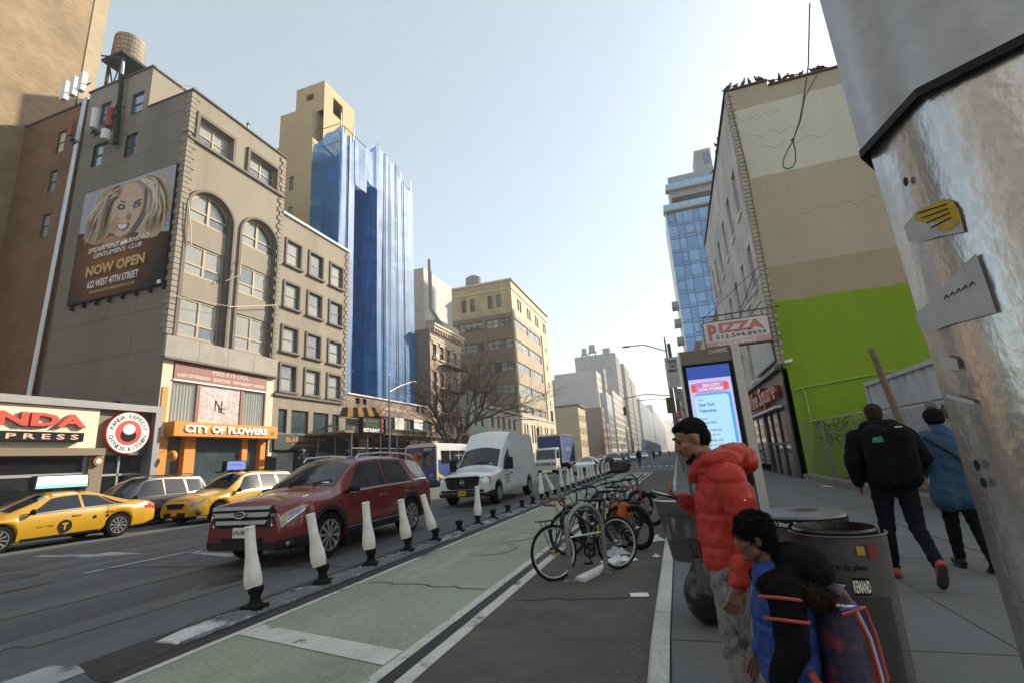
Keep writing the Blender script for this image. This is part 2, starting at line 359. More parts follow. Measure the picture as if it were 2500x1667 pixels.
# left pavement
m = MB().box(-25.6,-20.8,-10,109,-.1,.23); o = add('pavement', m, SIDEW); tag(o, None, kind='structure')
m = MB().box(-25.6,-20.8,136,1200,-.1,.23); o = add('pavement', m, SIDEW); tag(o, None, kind='structure')
# ---------------------------------------------------------------- building helpers
def face(axis, pos):
    if axis == 'x+': return lambda u, v, d=0: (pos-d, u, v)
    if axis == 'x-': return lambda u, v, d=0: (pos+d, u, v)
    if axis == 'y-': return lambda u, v, d=0: (u, pos+d, v)
    return lambda u, v, d=0: (u, pos-d, v)
def fbox(m, F, u0, u1, v0, v1, d0, d1):
    a, b = F(u0, v0, d0), F(u1, v1, d1); return m.box(a[0], b[0], a[1], b[1], a[2], b[2])
def wall(m, F, u0, u1, v0, v1, holes=(), depth=.2):
    us = sorted({u0, u1, *[h[0] for h in holes], *[h[1] for h in holes]}); vs = sorted({v0, v1, *[h[2] for h in holes], *[h[3] for h in holes]})
    us = [u for u in us if u0 <= u <= u1]; vs = [v for v in vs if v0 <= v <= v1]
    for a, b in zip(us, us[1:]):
        run = None
        for c, d in zip(vs, vs[1:]):
            mu, mv = (a+b)/2, (c+d)/2
            if any(h[0] < mu < h[1] and h[2] < mv < h[3] for h in holes):
                if run is not None: m.quad(F(a, run), F(b, run), F(b, c), F(a, c)); run = None
            elif run is None: run = c
        if run is not None: m.quad(F(a, run), F(b, run), F(b, v1), F(a, v1))
    for h in holes:
        a, b, c, d = h[:4]
        for p, q in (((a, c), (b, c)), ((b, c), (b, d)), ((b, d), (a, d)), ((a, d), (a, c))):
            m.quad(F(*p, 0), F(*q, 0), F(*q, depth), F(*p, depth))
    return m
WR = random.Random(11)
FR_DARK = M('dark_window_frame', (.045,.042,.04), .5, var=.1, bump=0)
FR_TAN = M('tan_window_frame', (.34,.27,.17), .6, var=.12, bump=.05)
FR_WHITE = M('white_window_frame', (.60,.60,.57), .6, var=.08, bump=.03)
def window(parent, F, u0, u1, v0, v1, depth=.16, cols=1, rows=2, fr=.055, frame=FR_DARK, panes=None, rowsplit=None, name='window', deep=True):
    m = MB(); d0, d1 = depth-.05, depth+.02
    fbox(m, F, u0, u1, v0, v0+fr, d0, d1); fbox(m, F, u0, u1, v1-fr, v1, d0, d1); fbox(m, F, u0, u0+fr, v0+fr, v1-fr, d0+.003, d1); fbox(m, F, u1-fr, u1, v0+fr, v1-fr, d0+.003, d1)
    us = [u0+(u1-u0)*i/cols for i in range(cols+1)]; vs = [v0+(v1-v0)*i/rows for i in range(rows+1)]
    if rowsplit: vs = [v0]+[v0+(v1-v0)*r for r in rowsplit]+[v1]
    for u in us[1:-1]: fbox(m, F, u-fr*.6, u+fr*.6, v0+fr, v1-fr, d0-.006, d1)
    for v in vs[1:-1]: fbox(m, F, u0+fr, u1-fr, v-fr*.45, v+fr*.45, d0-.003, d1)
    w = add(name, m, frame, parent)
    pm = panes or [G_SKY, G_BLIND, G_BLIND, G_DARK]
    col = None
    for i in range(cols):
        col = WR.choice(pm)
        for j in range(len(vs)-1):
            mt = col if WR.random() < .75 else WR.choice(pm)
            q = MB(); t = WR.uniform(-.006, .006)
            q.quad(F(us[i]+.01, vs[j]+.01, depth-.006+t), F(us[i+1]-.01, vs[j]+.01, depth-.006-t), F(us[i+1]-.01, vs[j+1]-.01, depth-.004-t), F(us[i]+.01, vs[j+1]-.01, depth-.004+t))
            add('pane', q, mt, w)
    return w
def band(m, F, u0, u1, v0, v1, out, back=.0): fbox(m, F, u0, u1, v0, v1, -out, back)
XL = -25.5
FX = face('x+', XL)
# ================================================================ grey building with the arches
B = thing('arched_building', 'grey stucco building with tall arched window bays and a billboard on its side', 'building', (XL-5, 21.7, .2))
aw = [(18.74,21.25),(22.50,24.95)]; AZ0, AZS, AR = 9.42, 17.25, 1.30   # arch bays: y range, foot, spring
rec = .42
arch_holes = [(18.50,21.55,9.42,18.95),(22.22,25.25,9.42,18.95)]
topw = [(18.62,21.02,22.02,23.66),(22.42,24.80,22.10,23.70)]
low = (18.62,25.05,4.75,8.05)
m = MB(); wall(m, FX, 18.02, 25.66, 8.2, 25.2, arch_holes+[(a, b, c, d) for a, b, c, d in topw], .38)
for (y0, y1, z0, z1) in arch_holes:      # spandrels over the round heads
    c = (y0+y1)/2; r = (y1-y0)/2; zs = z1-r; n = 14
    for sgn in (-1, 1):
        pts = [FX(c+sgn*r, z1)]+[FX(c+sgn*r*math.cos(a), zs+r*math.sin(a)) for a in [math.pi/2*i/n for i in range(n+1)]]
        m.quad(*pts)
        for i in range(n):
            a, b = math.pi/2*i/n, math.pi/2*(i+1)/n
            m.quad(*[FX(c+sgn*r*math.cos(t), zs+r*math.sin(t), d) for t, d in ((a, 0), (b, 0), (b, .38), (a, .38))])
add('front_wall', m, STUCCO, B)
m = MB()
for y in (18.02, 25.66): pass
m.quad((XL,25.66,.2),(XL,25.66,25.2),(XL-10,25.66,25.2),(XL-10,25.66,.2))
m.quad((XL,18.02,25.2),(XL,25.66,25.2),(XL-10,25.66,25.2),(XL-10,18.02,25.2)); m.quad((XL-10,18.02,.2),(XL-10,25.66,.2),(XL-10,25.66,25.2),(XL-10,18.02,25.2))
add('roof', m, TRIM_GREY, B)
FY = face('y-', 18.02)
sw_holes = [(-34.14,-33.08,25.29,27.0),(-31.1,-29.95,25.1,26.75),(-34.22,-33.2,22.1,23.8),(-31.1,-30.05,21.95,23.62)]
# side wall in scored stucco panels, each one its own piece, with the joints recessed
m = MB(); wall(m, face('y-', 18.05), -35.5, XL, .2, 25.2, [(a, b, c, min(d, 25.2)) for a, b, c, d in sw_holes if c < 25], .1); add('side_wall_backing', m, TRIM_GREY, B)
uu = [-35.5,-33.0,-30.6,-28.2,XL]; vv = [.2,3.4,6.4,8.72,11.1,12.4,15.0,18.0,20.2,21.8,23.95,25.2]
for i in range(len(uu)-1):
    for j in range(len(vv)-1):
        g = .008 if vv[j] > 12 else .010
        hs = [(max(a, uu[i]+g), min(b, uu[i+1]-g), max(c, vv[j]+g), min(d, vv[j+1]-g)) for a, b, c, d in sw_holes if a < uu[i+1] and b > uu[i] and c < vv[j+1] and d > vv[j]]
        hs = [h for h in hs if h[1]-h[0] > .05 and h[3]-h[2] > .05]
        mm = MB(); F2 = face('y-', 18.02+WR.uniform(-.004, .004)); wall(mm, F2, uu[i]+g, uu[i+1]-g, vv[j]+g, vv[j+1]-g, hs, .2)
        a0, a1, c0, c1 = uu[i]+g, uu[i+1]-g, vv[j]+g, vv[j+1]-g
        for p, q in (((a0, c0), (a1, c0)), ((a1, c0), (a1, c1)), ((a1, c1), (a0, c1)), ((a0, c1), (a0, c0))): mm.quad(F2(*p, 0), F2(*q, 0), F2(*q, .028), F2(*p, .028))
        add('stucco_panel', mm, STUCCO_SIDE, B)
# penthouse at the rear
m = MB(); wall(m, FY, -35.5, -29.4, 25.2, 28.4, [sw_holes[0], sw_holes[1]], .2); F3 = face('x+', -29.4); wall(m, F3, 18.02, 25.66, 25.2, 28.3)
m.quad((-35.5,18.02,28.35),(-29.4,18.02,28.35),(-29.4,25.66,28.35),(-35.5,25.66,28.35)); m.quad((-35.5,25.66,25.2),(-29.4,25.66,25.2),(-29.4,25.66,28.35),(-35.5,25.66,28.35)); m.quad((-35.5,18.02,25.2),(-35.5,25.66,25.2),(-35.5,25.66,28.35),(-35.5,18.02,28.35))
add('penthouse', m, STUCCO, B)
m = MB(); m.box(-35.6,-29.3,17.93,18.12,28.36,28.45); m.box(-29.45,-29.3,18.12,25.7,28.3,28.4); m.box(XL-.05,XL+.12,17.95,25.72,25.2,25.30); m.box(-29.4,XL-.05,17.95,18.12,25.2,25.28)
add('coping', m, TRIM_GREY, B)
BLUEW = glass_mat('blue_reflecting_glass', (.10,.19,.30), .05)
for h in sw_holes: window(B, FY, *h, depth=.15, rows=2, fr=.07, frame=FR_DARK, panes=[BLUEW])
for h in topw: window(B, FX, *h, depth=.30, cols=2, rows=2, fr=.09, frame=FR_TAN, panes=[G_BLIND, G_BLIND, G_SKY], rowsplit=[.42])
m = MB()      # raised surrounds
for a, b, c, d in topw:
    band(m, FX, a-.22, a-.02, c-.12, d+.22, .14); band(m, FX, b+.02, b+.22, c-.12, d+.22, .14); band(m, FX, a-.02, b+.02, d+.02, d+.22, .137)
add('window_surround', m, TRIM_GREY, B)
m = MB(); band(m, FX, 18.0, 25.7, 21.78, 21.95, .16); add('string_course', m, TRIM_GREY, B)
# arch mouldings
for (y0, y1, z0, z1) in arch_holes:
    c = (y0+y1)/2; r = (y1-y0)/2; zs = z1-r; n = 20; m = MB(); w = .16
    path = [(y0, z0)]+[(c-r*math.cos(math.pi*i/n), zs+r*math.sin(math.pi*i/n)) for i in range(n+1)]+[(y1, z0)]
    def offs(k, dd):
        y, z = path[k]
        if k == 0: return (y-dd, z)
        if k == len(path)-1: return (y+dd, z)
        a = math.pi*(k-1)/n; return (y-dd*math.cos(a), z+dd*math.sin(a))
    rows = []
    for k in range(len(path)):
        a, b = offs(k, 0), offs(k, w); rows.append([FX(*a, .05), FX(*a, -.11), FX(*b, -.11), FX(*b, .0)])
    m.grid(rows); add('arch_moulding', m, TRIM_GREY, B)
arch_rows = [(9.62,11.95),(13.40,15.35),(16.85,18.5)]
for (y0, y1, z0, z1) in arch_holes:
    fl, fr_ = y0+.20, y1-.20
    for a, b in ((9.42,9.62),(11.95,13.40),(15.35,16.85)): add('spandrel_panel', fbox(MB(), FX, y0, y1, a, b, .24, .5), STUCCO, B)
    for a, b in ((y0, fl), (fr_, y1)): add('bay_jamb', fbox(MB(), FX, a, b, z0, 18.2, .10, .5), TRIM_GREY, B)
    for a, b in arch_rows[:2]: window(B, FX, fl, fr_, a, b, depth=.36, cols=2, rows=2, fr=.12, frame=FR_TAN, panes=[G_BLIND, G_SKY, G_BLIND], rowsplit=[.36])
    # arched head window: fan of panes clipped by the moulding
    c = (y0+y1)/2; r = (y1-y0)/2-.10; zs = z1-(y1-y0)/2; fm = MB(); n = 16
    for i in range(n):
        a, b = math.pi*i/n, math.pi*(i+1)/n
        fm.quad(*[FX(c-q*math.cos(t), max(zs+q*math.sin(t), 16.85), .31) for t, q in ((a, r+.12), (b, r+.12), (b, r-.12), (a, r-.12))])
    fbox(fm, FX, c-.09, c+.09, 16.87, z1-.1, .28, .38); fbox(fm, FX, c-r, c+r, 16.85, 16.97, .292, .38); fbox(fm, FX, c-r, c+r, zs+.10, zs+.20, .30, .38)
    w = add('arched_window', fm, FR_TAN, B)
    for sgn in (-1, 1):
        pts = [FX(c, 16.86, .36)]+[FX(c+sgn*r*math.cos(t), zs+r*math.sin(t), .36) for t in [math.pi/2*i/8 for i in range(9)]]; pts.insert(1, FX(c+sgn*r, 16.86, .36))
        add('pane', MB().quad(*pts), G_BLIND if sgn < 0 else G_SKY, w)
# quoins up both corners
for (yy, s_) in ((18.02, 1), (25.66, -1)):
    z = 9.5; k = 0
    while z < 24.9:
        if not (21.7 < z < 22.0):
            wq = .34 if k % 2 else .52; m = MB()
            fbox(m, FX, yy if s_ > 0 else yy-wq, yy+wq if s_ > 0 else yy, z, z+.30, -.07, .0)
            if s_ > 0: m.box(XL-.42 if k % 2 else XL-.26, XL+.07, 17.95, 18.02, z, z+.30)
            add('quoin', m, STUCCO, B)
        z += .345; k += 1
# concrete band over the shops
y = 17.95
for k in range(4):
    m = MB(); fbox(m, FX, y+.01, y+1.94, 8.22, 9.40, -.16, .02); add('concrete_band_panel', m, M('pale_concrete', (.34,.32,.29), .9, var=.15, bump=.15, stain=(.2,.19,.17)), B); y += 1.95
m = MB(); fbox(m, FX, 17.9, 25.75, 8.10, 8.22, -.26, .02); add('ledge', m, TRIM_GREY, B)
add('pier', MB().quad((XL+.003,18.02,3.7),(XL+.003,18.62,3.7),(XL+.003,18.62,8.1),(XL+.003,18.02,8.1)), CREAM, B); add('pier', MB().quad((XL+.003,25.05,4.75),(XL+.003,25.66,4.75),(XL+.003,25.66,8.1),(XL+.003,25.05,8.1)), CREAM, B)
# beauty salon storey
ROSE = M('rose_sign', (.23,.085,.065), .5, var=.08, bump=0)
s1 = add('salon_sign', fbox(MB(), FX, 18.66, 25.0, 7.10, 8.05, -.05, .1), ROSE, B)
add('lettering', text('MISS·EYE·DOL', FX(21.0, 7.66, -.052), (0,1,0), (0,0,1), w=2.55, h=.28), M('rose_cream', (.62,.48,.42), .5, var=.03, bump=0), s1)
add('lettering', text('LASH EXTENSION · SKINCARE · PERMANENT MAKEUP', FX(18.85, 7.28, -.052), (0,1,0), (0,0,1), w=6.0, h=.20, bold=.02), M('rose_cream2', (.62,.50,.44), .5, var=.03, bump=0), s1)
add('sign_edge', fbox(MB(), FX, 18.62, 25.04, 7.02, 7.10, -.08, .1), WHITE_S, B)
CURT = M('curtain', (.34,.36,.33), .9, var=.15, scale=.6, fine=6, bump=.1, stretch=(1,6,.3))
m = MB(); fbox(m, FX, 18.62, 25.04, 4.72, 7.02, .35, .4); add('salon_back', m, DARK_IN, B)
w = add('salon_window', fbox(MB(), FX, 20.12,20.32,4.75,7.02,.0,.15), ROSE, B)
for a, b in ((23.10,23.30),(18.62,18.7),(24.97,25.04)): add('window_post', fbox(MB(), FX, a, b, 4.75,7.02,.0,.15), ROSE, w)
for a, b in ((18.7,20.12),(23.30,24.97)):
    n = int((b-a)/.05); mm = MB(); mm.grid([[FX(a+(b-a)*i/n, z, .13+.03*math.sin(i*1.7)) for i in range(n+1)] for z in (4.76, 7.0)]); add('curtain', mm, CURT, w)
    add('pane', MB().quad(FX(a,4.75,.06),FX(b,4.75,.06),FX(b,7.02,.06),FX(a,7.02,.06)), M('clear_pane', (.5,.55,.55), .05, var=0, bump=0, alpha=.25, spec=.8), w)
pl = add('poster_panel', MB().quad(FX(20.32,4.76,.05),FX(23.1,4.76,.05),FX(23.1,7.02,.05),FX(20.32,7.02,.05)), M('pale_flower_poster', (.50,.44,.44), .4, var=.35, scale=1.6, fine=5, bump=0, coat=.5, stain=(.38,.20,.20), stain_amt=.6), w)
add('lettering', text('N', FX(21.35,5.55,.045), (0,1,0), (0,0,1), w=.5, h=.65), BLACK_S, pl); add('lettering', text('C', FX(21.75,5.42,.042), (0,1,0), (0,0,1), w=.34, h=.34), BLACK_S, pl); add('lettering', text('L', FX(21.62,5.5,.043), (0,1,0), (0,0,1), w=.26, h=.42), BLACK_S, pl)
# florist shop front
ORANGE = M('orange_shopfront', (.60,.235,.025), .55, var=.1, scale=1, bump=.05)
s2 = add('flower_shop_sign', fbox(MB(), FX, 18.45, 25.45, 3.98, 4.74, -.75, .05), ORANGE, B)
add('lettering', text('CITY OF FLOWERS', FX(19.0,4.17,-.752), (0,1,0), (0,0,1), w=5.55, h=.42, bold=.04, depth=.06), WHITE_S, s2)
lm = MB()
for a in (-62,-38,0,38,62,-90,90):
    r_ = .30 if abs(a) < 50 else .2; d = V3((0, math.sin(rad(a)), math.cos(rad(a)))); p = V3(FX(25.02,4.22,-.757)); n_ = V3((0, d.z, -d.y))
    lm.quad(p, p+d*r_*.5+n_*.04, p+d*r_, p+d*r_*.5-n_*.04)
add('leaf_emblem', lm, M('leaf_green', (.10,.28,.06), .5, var=.1, bump=0), s2, fix=False)
for a, b in ((18.05,18.70),(19.66,20.30),(23.40,23.80),(24.80,25.20)): add('pier', fbox(MB(), FX, a, b, .2, 3.98, -.05, .3), ORANGE, B)
add('orange_bracket', fbox(MB(), FX, 18.12, 18.44, 4.74, 6.6, -.05, .06), ORANGE, B)
gw = add('shop_window_frame', fbox(MB(), FX, 20.3,23.4,3.5,3.98,.08,.2), FR_DARK, B); add('glazing_bar', fbox(MB(), FX, 20.3,23.4,1.55,1.63,.1,.2), FR_DARK, gw)
add('pane', MB().quad(FX(20.3,.5,.16),FX(23.4,.5,.16),FX(23.4,3.5,.16),FX(20.3,3.5,.16)), G_SHOP, gw)
add('shop_door', fbox(MB(), FX, 18.7,19.66,.2,3.98,.3,.35), G_SHOP, B); add('shop_door', fbox(MB(), FX, 23.8,24.8,.2,3.98,.3,.35), G_SHOP, B)
m = MB(); m.lathe([(.0,-.1),(.26,-.1),(.28,-.06),(.28,.06),(.26,.1),(0,.1)], 24, (XL+.55,18.62,2.95), 'y'); bs = add('round_blade_sign', m, ORANGE, B, smooth=True)
add('bracket', MB().tube([(XL,18.62,3.35),(XL+.55,18.62,3.3),(XL+.55,18.62,3.2)], .02), BLACK, bs)
m = MB().lathe([(0,-.103),(.17,-.103)], 20, (XL+.55,18.62,2.95), 'y', cap=False); add('emblem', m, M('leaf_olive', (.20,.22,.05), .5, bump=0), bs)
for y in (18.02,25.66):
    pass
# billboard on the side wall (flat advertising vinyl in a steel frame)
BB = thing('billboard', 'black billboard of a smiling blonde woman with NOW OPEN lettering on the grey side wall', 'billboard', (-30, 17.9, 12.5))
bmF = face('y-', 17.86)
add('panel', fbox(MB(), bmF, -34.02,-25.93,12.38,20.06,.0,.12), BLACK_S, BB)
BBS = {
'bg': [(-33.98,20.02),(-25.97,20.02),(-25.97,15.61),(-33.98,17.18)],
'glow': [(-33.77,17.18),(-26.0,15.61),(-26.18,15.06),(-27.08,14.6),(-29.25,14.72),(-32.19,15.23),(-33.45,15.17),(-33.93,16.54)],
'hairL': [(-30.59,19.88),(-32.04,19.95),(-32.7,19.33),(-32.95,18.47),(-33.57,18.09),(-33.15,17.34),(-33.6,16.6),(-31.92,15.92),(-31.03,16.48),(-30.85,17.71),(-30.68,18.57)],
'hairR': [(-30.59,19.86),(-29.34,19.82),(-28.28,19.76),(-27.33,19.71),(-26.68,19.52),(-26.26,18.22),(-25.87,17.02),(-26.38,16.41),(-26.7,15.53),(-27.44,15.45),(-28.58,15.82),(-28.4,16.64),(-27.92,17.51),(-28.11,18.69),(-28.7,19.35)],
'neck': [(-31.69,16.06),(-30.94,16.46),(-30.22,16.12),(-29.39,15.97),(-29.14,15.46),(-31.24,15.47)],
'face': [(-30.63,19.66),(-29.73,19.72),(-28.87,19.43),(-28.41,18.58),(-28.36,17.81),(-28.57,17.17),(-29.02,16.53),(-29.58,16.1),(-30.22,16.12),(-30.8,16.56),(-31.1,17.26),(-31.13,18.29),(-30.96,19.16)],
'shade': [(-28.49,19.56),(-28.0,18.47),(-27.92,17.51),(-28.4,16.64),(-28.95,16.15),(-29.39,15.94),(-29.16,16.44),(-28.57,17.17),(-28.34,17.93),(-28.4,18.76)],
'cheek': [(-30.97,17.48),(-30.5,17.63),(-30.11,17.28),(-30.41,17.1),(-30.48,16.61),(-30.76,16.58),(-31.0,17.11)],
'browL': [(-30.6,18.6),(-30.37,18.66),(-29.92,18.46),(-29.88,18.32),(-30.3,18.55)],
'browR': [(-29.34,18.16),(-29.0,18.31),(-28.49,18.33),(-28.51,18.22),(-28.94,18.2)],
'eyeL': [(-30.69,18.25),(-30.55,18.41),(-30.24,18.41),(-29.95,18.2),(-29.95,18.0),(-30.24,17.98),(-30.51,18.07)],
'eyeR': [(-29.29,18.0),(-29.09,18.14),(-28.74,18.15),(-28.5,18.06),(-28.57,17.89),(-28.92,17.82),(-29.17,17.86)],
'wL': [(-30.4,18.18),(-30.25,18.26),(-30.07,18.15),(-30.16,18.07)],
'wR': [(-29.07,17.98),(-28.89,18.02),(-28.76,17.93),(-28.89,17.87)],
'nose': [(-29.7,17.44),(-29.49,17.64),(-29.32,17.35),(-29.36,17.1),(-29.63,17.09)],
'lip': [(-30.53,17.13),(-30.24,17.06),(-29.89,16.93),(-29.57,16.93),(-29.31,16.96),(-29.43,16.62),(-29.69,16.48),(-29.97,16.5),(-30.26,16.67)],
'teeth': [(-30.39,17.03),(-29.88,16.86),(-29.46,16.87),(-29.63,16.61),(-29.94,16.58),(-30.19,16.72)],
'barcode': [(-26.37,12.67),(-26.06,12.64),(-26.05,12.44),(-26.38,12.45)],
}
def flat(name, pts, mt, parent, d, F=bmF):
    return add(name, MB().quad(*[F(u, v, d) for u, v in pts]), mt, parent, fix=False)
inkc = {'bg': (.34,.33,.36), 'glow': (.16,.062,.018), 'hairL': (.40,.25,.115), 'hairR': (.46,.32,.18), 'neck': (.36,.16,.06), 'face': (.56,.36,.235), 'shade': (.075,.03,.018), 'cheek': (.44,.20,.085),
        'browL': (.06,.03,.02), 'browR': (.05,.02,.015), 'eyeL': (.03,.02,.02), 'eyeR': (.03,.02,.02), 'wL': (.6,.58,.58), 'wR': (.5,.48,.48), 'nose': (.33,.15,.075), 'lip': (.36,.10,.07), 'teeth': (.72,.70,.68), 'barcode': (.7,.7,.7)}
def rounded(pts, n=3):
    for _ in range(n-1):
        q = []
        for i in range(len(pts)):
            a, b = pts[i], pts[(i+1) % len(pts)]; q += [(a[0]*.75+b[0]*.25, a[1]*.75+b[1]*.25), (a[0]*.25+b[0]*.75, a[1]*.25+b[1]*.75)]
        pts = q
    return pts
def ink(k, c): return M('print_'+k, c, .45, var=.22, scale=.8, fine=4, bump=0)
gm_ = bpy.data.materials.new('print_glow'); gm_.use_nodes = True; N = gm_.node_tree.nodes; L = gm_.node_tree.links; tc = N.new('ShaderNodeTexCoord'); mp = N.new('ShaderNodeMapping'); mp.inputs['Location'].default_value = (.12,0,-.62); mp.inputs['Scale'].default_value = (.22,.01,.22); gt = N.new('ShaderNodeTexGradient'); gt.gradient_type = 'SPHERICAL'; L.new(tc.outputs['Object'], mp.inputs[0]); L.new(mp.outputs[0], gt.inputs[0]); cr = N.new('ShaderNodeValToRGB'); cr.color_ramp.elements[0].color = (.012,.010,.010,1); cr.color_ramp.elements[1].color = (.26,.10,.03,1); cr.color_ramp.elements[1].position = .75; L.new(gt.outputs[0], cr.inputs[0]); L.new(cr.outputs[0], N['Principled BSDF'].inputs['Base Color']); N['Principled BSDF'].inputs['Roughness'].default_value = .7; N['Principled BSDF'].inputs['Specular IOR Level'].default_value = .15
BBS['glow'] = [(-33.98,17.18),(-25.97,15.61),(-25.97,12.45),(-33.98,12.45)]
order = list(BBS)
for i, k in enumerate(order):
    pts = BBS[k] if k in ('bg', 'barcode', 'glow') else rounded(BBS[k])
    flat('printed_'+{'bg': 'backdrop', 'wL': 'eye_white', 'wR': 'eye_white', 'eyeL': 'eye', 'eyeR': 'eye', 'browL': 'brow', 'browR': 'brow', 'hairL': 'hair', 'hairR': 'hair'}.get(k, k), pts, gm_ if k == 'glow' else ink(k, inkc[k]), BB, -.004-i*.004)
hr = random.Random(3); cols = [(.54,.44,.30),(.47,.34,.19),(.27,.145,.055),(.60,.52,.40),(.36,.20,.08),(.17,.08,.03)]
strandm = [ink('strand%d' % i, c) for i, c in enumerate(cols)]
strs = [MB() for _ in cols]
def strand(p0, p1, p2, p3, w, mbk, d):
    n = 9; L_, R_ = [], []
    for i in range(n+1):
        t = i/n; x = [(1-t)**3*p0[j]+3*(1-t)**2*t*p1[j]+3*(1-t)*t*t*p2[j]+t**3*p3[j] for j in (0, 1)]
        e = [3*(1-t)**2*(p1[j]-p0[j])+6*(1-t)*t*(p2[j]-p1[j])+3*t*t*(p3[j]-p2[j]) for j in (0, 1)]; l = math.hypot(*e) or 1
        ww = w*math.sin(math.pi*min(.97, max(.08, t)))**.7; L_.append((x[0]-e[1]/l*ww, x[1]+e[0]/l*ww)); R_.append((x[0]+e[1]/l*ww, x[1]-e[0]/l*ww))
    strs[mbk].grid([[bmF(*q, d) for q in L_], [bmF(*q, d) for q in R_]])
for i in range(110):
    k = hr.randrange(len(cols)); d = -.085-i*.0006
    if i % 2:
        s0 = (-30.6+hr.uniform(-.35,.1), 19.8-hr.uniform(0, .9)); e0 = (-33.3+hr.uniform(-.2,1.6), 17.9-hr.uniform(0, 1.9))
        if e0[0] > -31.6: e0 = (-31.6, e0[1]-.3)
        strand(s0, (s0[0]-1.0, s0[1]+.1), (e0[0]+hr.uniform(-.1,.5), e0[1]+hr.uniform(.3,1.0)), e0, hr.uniform(.03,.10), k, d)
    else:
        s0 = (-28.9+hr.uniform(-.4,.9), 19.75-hr.uniform(0, .1)); e0 = (-27.6+hr.uniform(-.5,1.3), 16.1+hr.uniform(-.5,1.2))
        strand(s0, (-27.4+hr.uniform(-.2,.9), 19.3+hr.uniform(-.4,.2)), (-27.1+hr.uniform(-.6,1.0), 17.8+hr.uniform(-.8,.6)), e0, hr.uniform(.03,.10), k, d)
for i, s_ in enumerate(strs): add('printed_hair_strands', s_, strandm[i], BB, fix=False)
UX, UZ = (1,0,0), (0,0,1)
def bbt(s, u, v, w, h, mt, **k): return add('lettering', text(s, bmF(u, v, -.17), UX, UZ, w=w, h=h, **k), mt, BB)
bbt('SPEARMINT', -32.5, 15.44, 2.75, .33, WHITE_S, shear=.15, bold=.01); bbt('RHINO', -29.0, 15.44, 1.7, .33, WHITE_S, shear=.15, bold=.01); bbt("GENTLEMEN'S  CLUB", -31.95, 15.03, 4.1, .30, WHITE_S, shear=.15, bold=.01)
bbt('NOW OPEN', -32.4, 13.9, 4.95, .66, GOLD_S, bold=.035); bbt('622 WEST 47TH STREET', -32.1, 13.12, 4.28, .46, WHITE_S, bold=.015); bbt('SPEARMINTRHINONYC.COM', -31.85, 12.73, 3.8, .18, GOLD_S, bold=.01)
flat('rhino_emblem', rounded([(-29.72,15.5),(-29.62,15.72),(-29.45,15.62),(-29.3,15.82),(-29.2,15.6),(-29.1,15.78),(-29.05,15.5),(-29.2,15.44),(-29.35,15.5),(-29.5,15.42)], 2), WHITE_S, BB, -.17)
for u in [-33.6+i*1.1 for i in range(8)]: add('bracket', MB().box(u-.03,u+.03,17.80,18.0,12.05,12.46), BLACK, BB)
# wires and antennas on the side wall
AN = thing('antenna_mast', 'dark mast with cylinder antennas clamped to the grey side wall above the billboard', 'antenna', (-31.8, 17.8, 23))
add('mast', MB().cyl((-31.6,17.75,23.0),(-31.95,17.75,28.4),.14), BLACK, AN, True); add('mast_top', MB().cyl((-31.97,17.75,28.4),(-32.05,17.75,29.5),.08), ALU, AN, True)
add('cylinder_antenna', MB().cyl((-33.5,17.5,24.5),(-33.55,17.5,26.0),.24), WHITE_P, AN, True); add('cylinder_antenna', MB().cyl((-32.05,17.5,24.2),(-32.1,17.5,25.6),.22), M('rust_red', (.30,.07,.035), .7), AN, True)
add('cylinder_antenna', MB().cyl((-32.1,17.45,23.2),(-32.12,17.45,23.9),.26), WHITE_P, AN, True); add('panel_antenna', MB().box(-36.0,-35.7,17.4,17.6,24.7,25.9), M('rust_red2', (.26,.06,.04), .7), AN)
m = MB()
for x, z in ((-33.5,24.3),(-33.2,24.0),(-32.1,23.0),(-31.7,24.9),(-32.4,24.7),(-35.6,24.3),(-35.3,24.0),(-31.5,25.6)): m.tube([(x-.4,17.6,z),(x,17.5,z+.1),(x+.4,17.7,z-.1)], .04, 6); m.sph((x, 17.5, z), .11, 8, 6)
add('clamp', m, BLACK, AN)
# ================================================================ brown brick building and its roof gear
BR_BROWN = brick_mat('brown_brick', (.25,.120,.052), (.19,.088,.038), (.16,.11,.07), axis='y')
BR_TAN = brick_mat('tan_brick', (.33,.235,.135), (.26,.18,.10), (.24,.19,.13), axis='x', sc=2.2)
B = thing('brown_brick_building', 'brown brick building set back behind the restaurant at the far left', 'building', (-45, 22, .2))
F = face('y-', 18.3); ho = [(-38.9,-38.05,24.7,26.45),(-39.0,-38.2,21.6,23.3),(-38.95,-38.1,18.2,19.9)]
m = MB(); wall(m, F, -62, -35.55, .2, 28.1, ho, .2); m.quad((-62,18.3,28.1),(-35.55,18.3,28.1),(-35.55,34,28.1),(-62,34,28.1)); m.quad((-35.55,18.3,.2),(-35.55,34,.2),(-35.55,34,28.1),(-35.55,18.3,28.1)); add('wall', m, BR_BROWN, B)
for h in ho: window(B, F, *h, depth=.14, frame=FR_DARK, panes=[G_BLIND, CREAM])
add('coping', MB().box(-62,-35.5,18.2,18.5,28.1,28.22), TRIM_GREY, B)
m = MB(); m.tube([(-36.72,18.1,.2),(-36.0,18.1,28.2)], .13, 10); m.tube([(-37.0,18.12,.2),(-36.3,18.12,28.2)], .07, 8); add('conduit', m, ALU, B, True)
for x, z in ((-37.85,28.4),(-36.95,28.45),(-36.1,28.55)): add('panel_antenna', MB().box(x-.22,x+.22,17.6,17.9,z,z+1.5), WHITE_P, B)
add('antenna_frame', MB().tube([(-38.2,17.95,29.0),(-35.6,17.95,29.2)], .05, 6).tube([(-36.9,18.0,27.8),(-36.9,18.0,29.6)], .05, 6), BLACK, B)
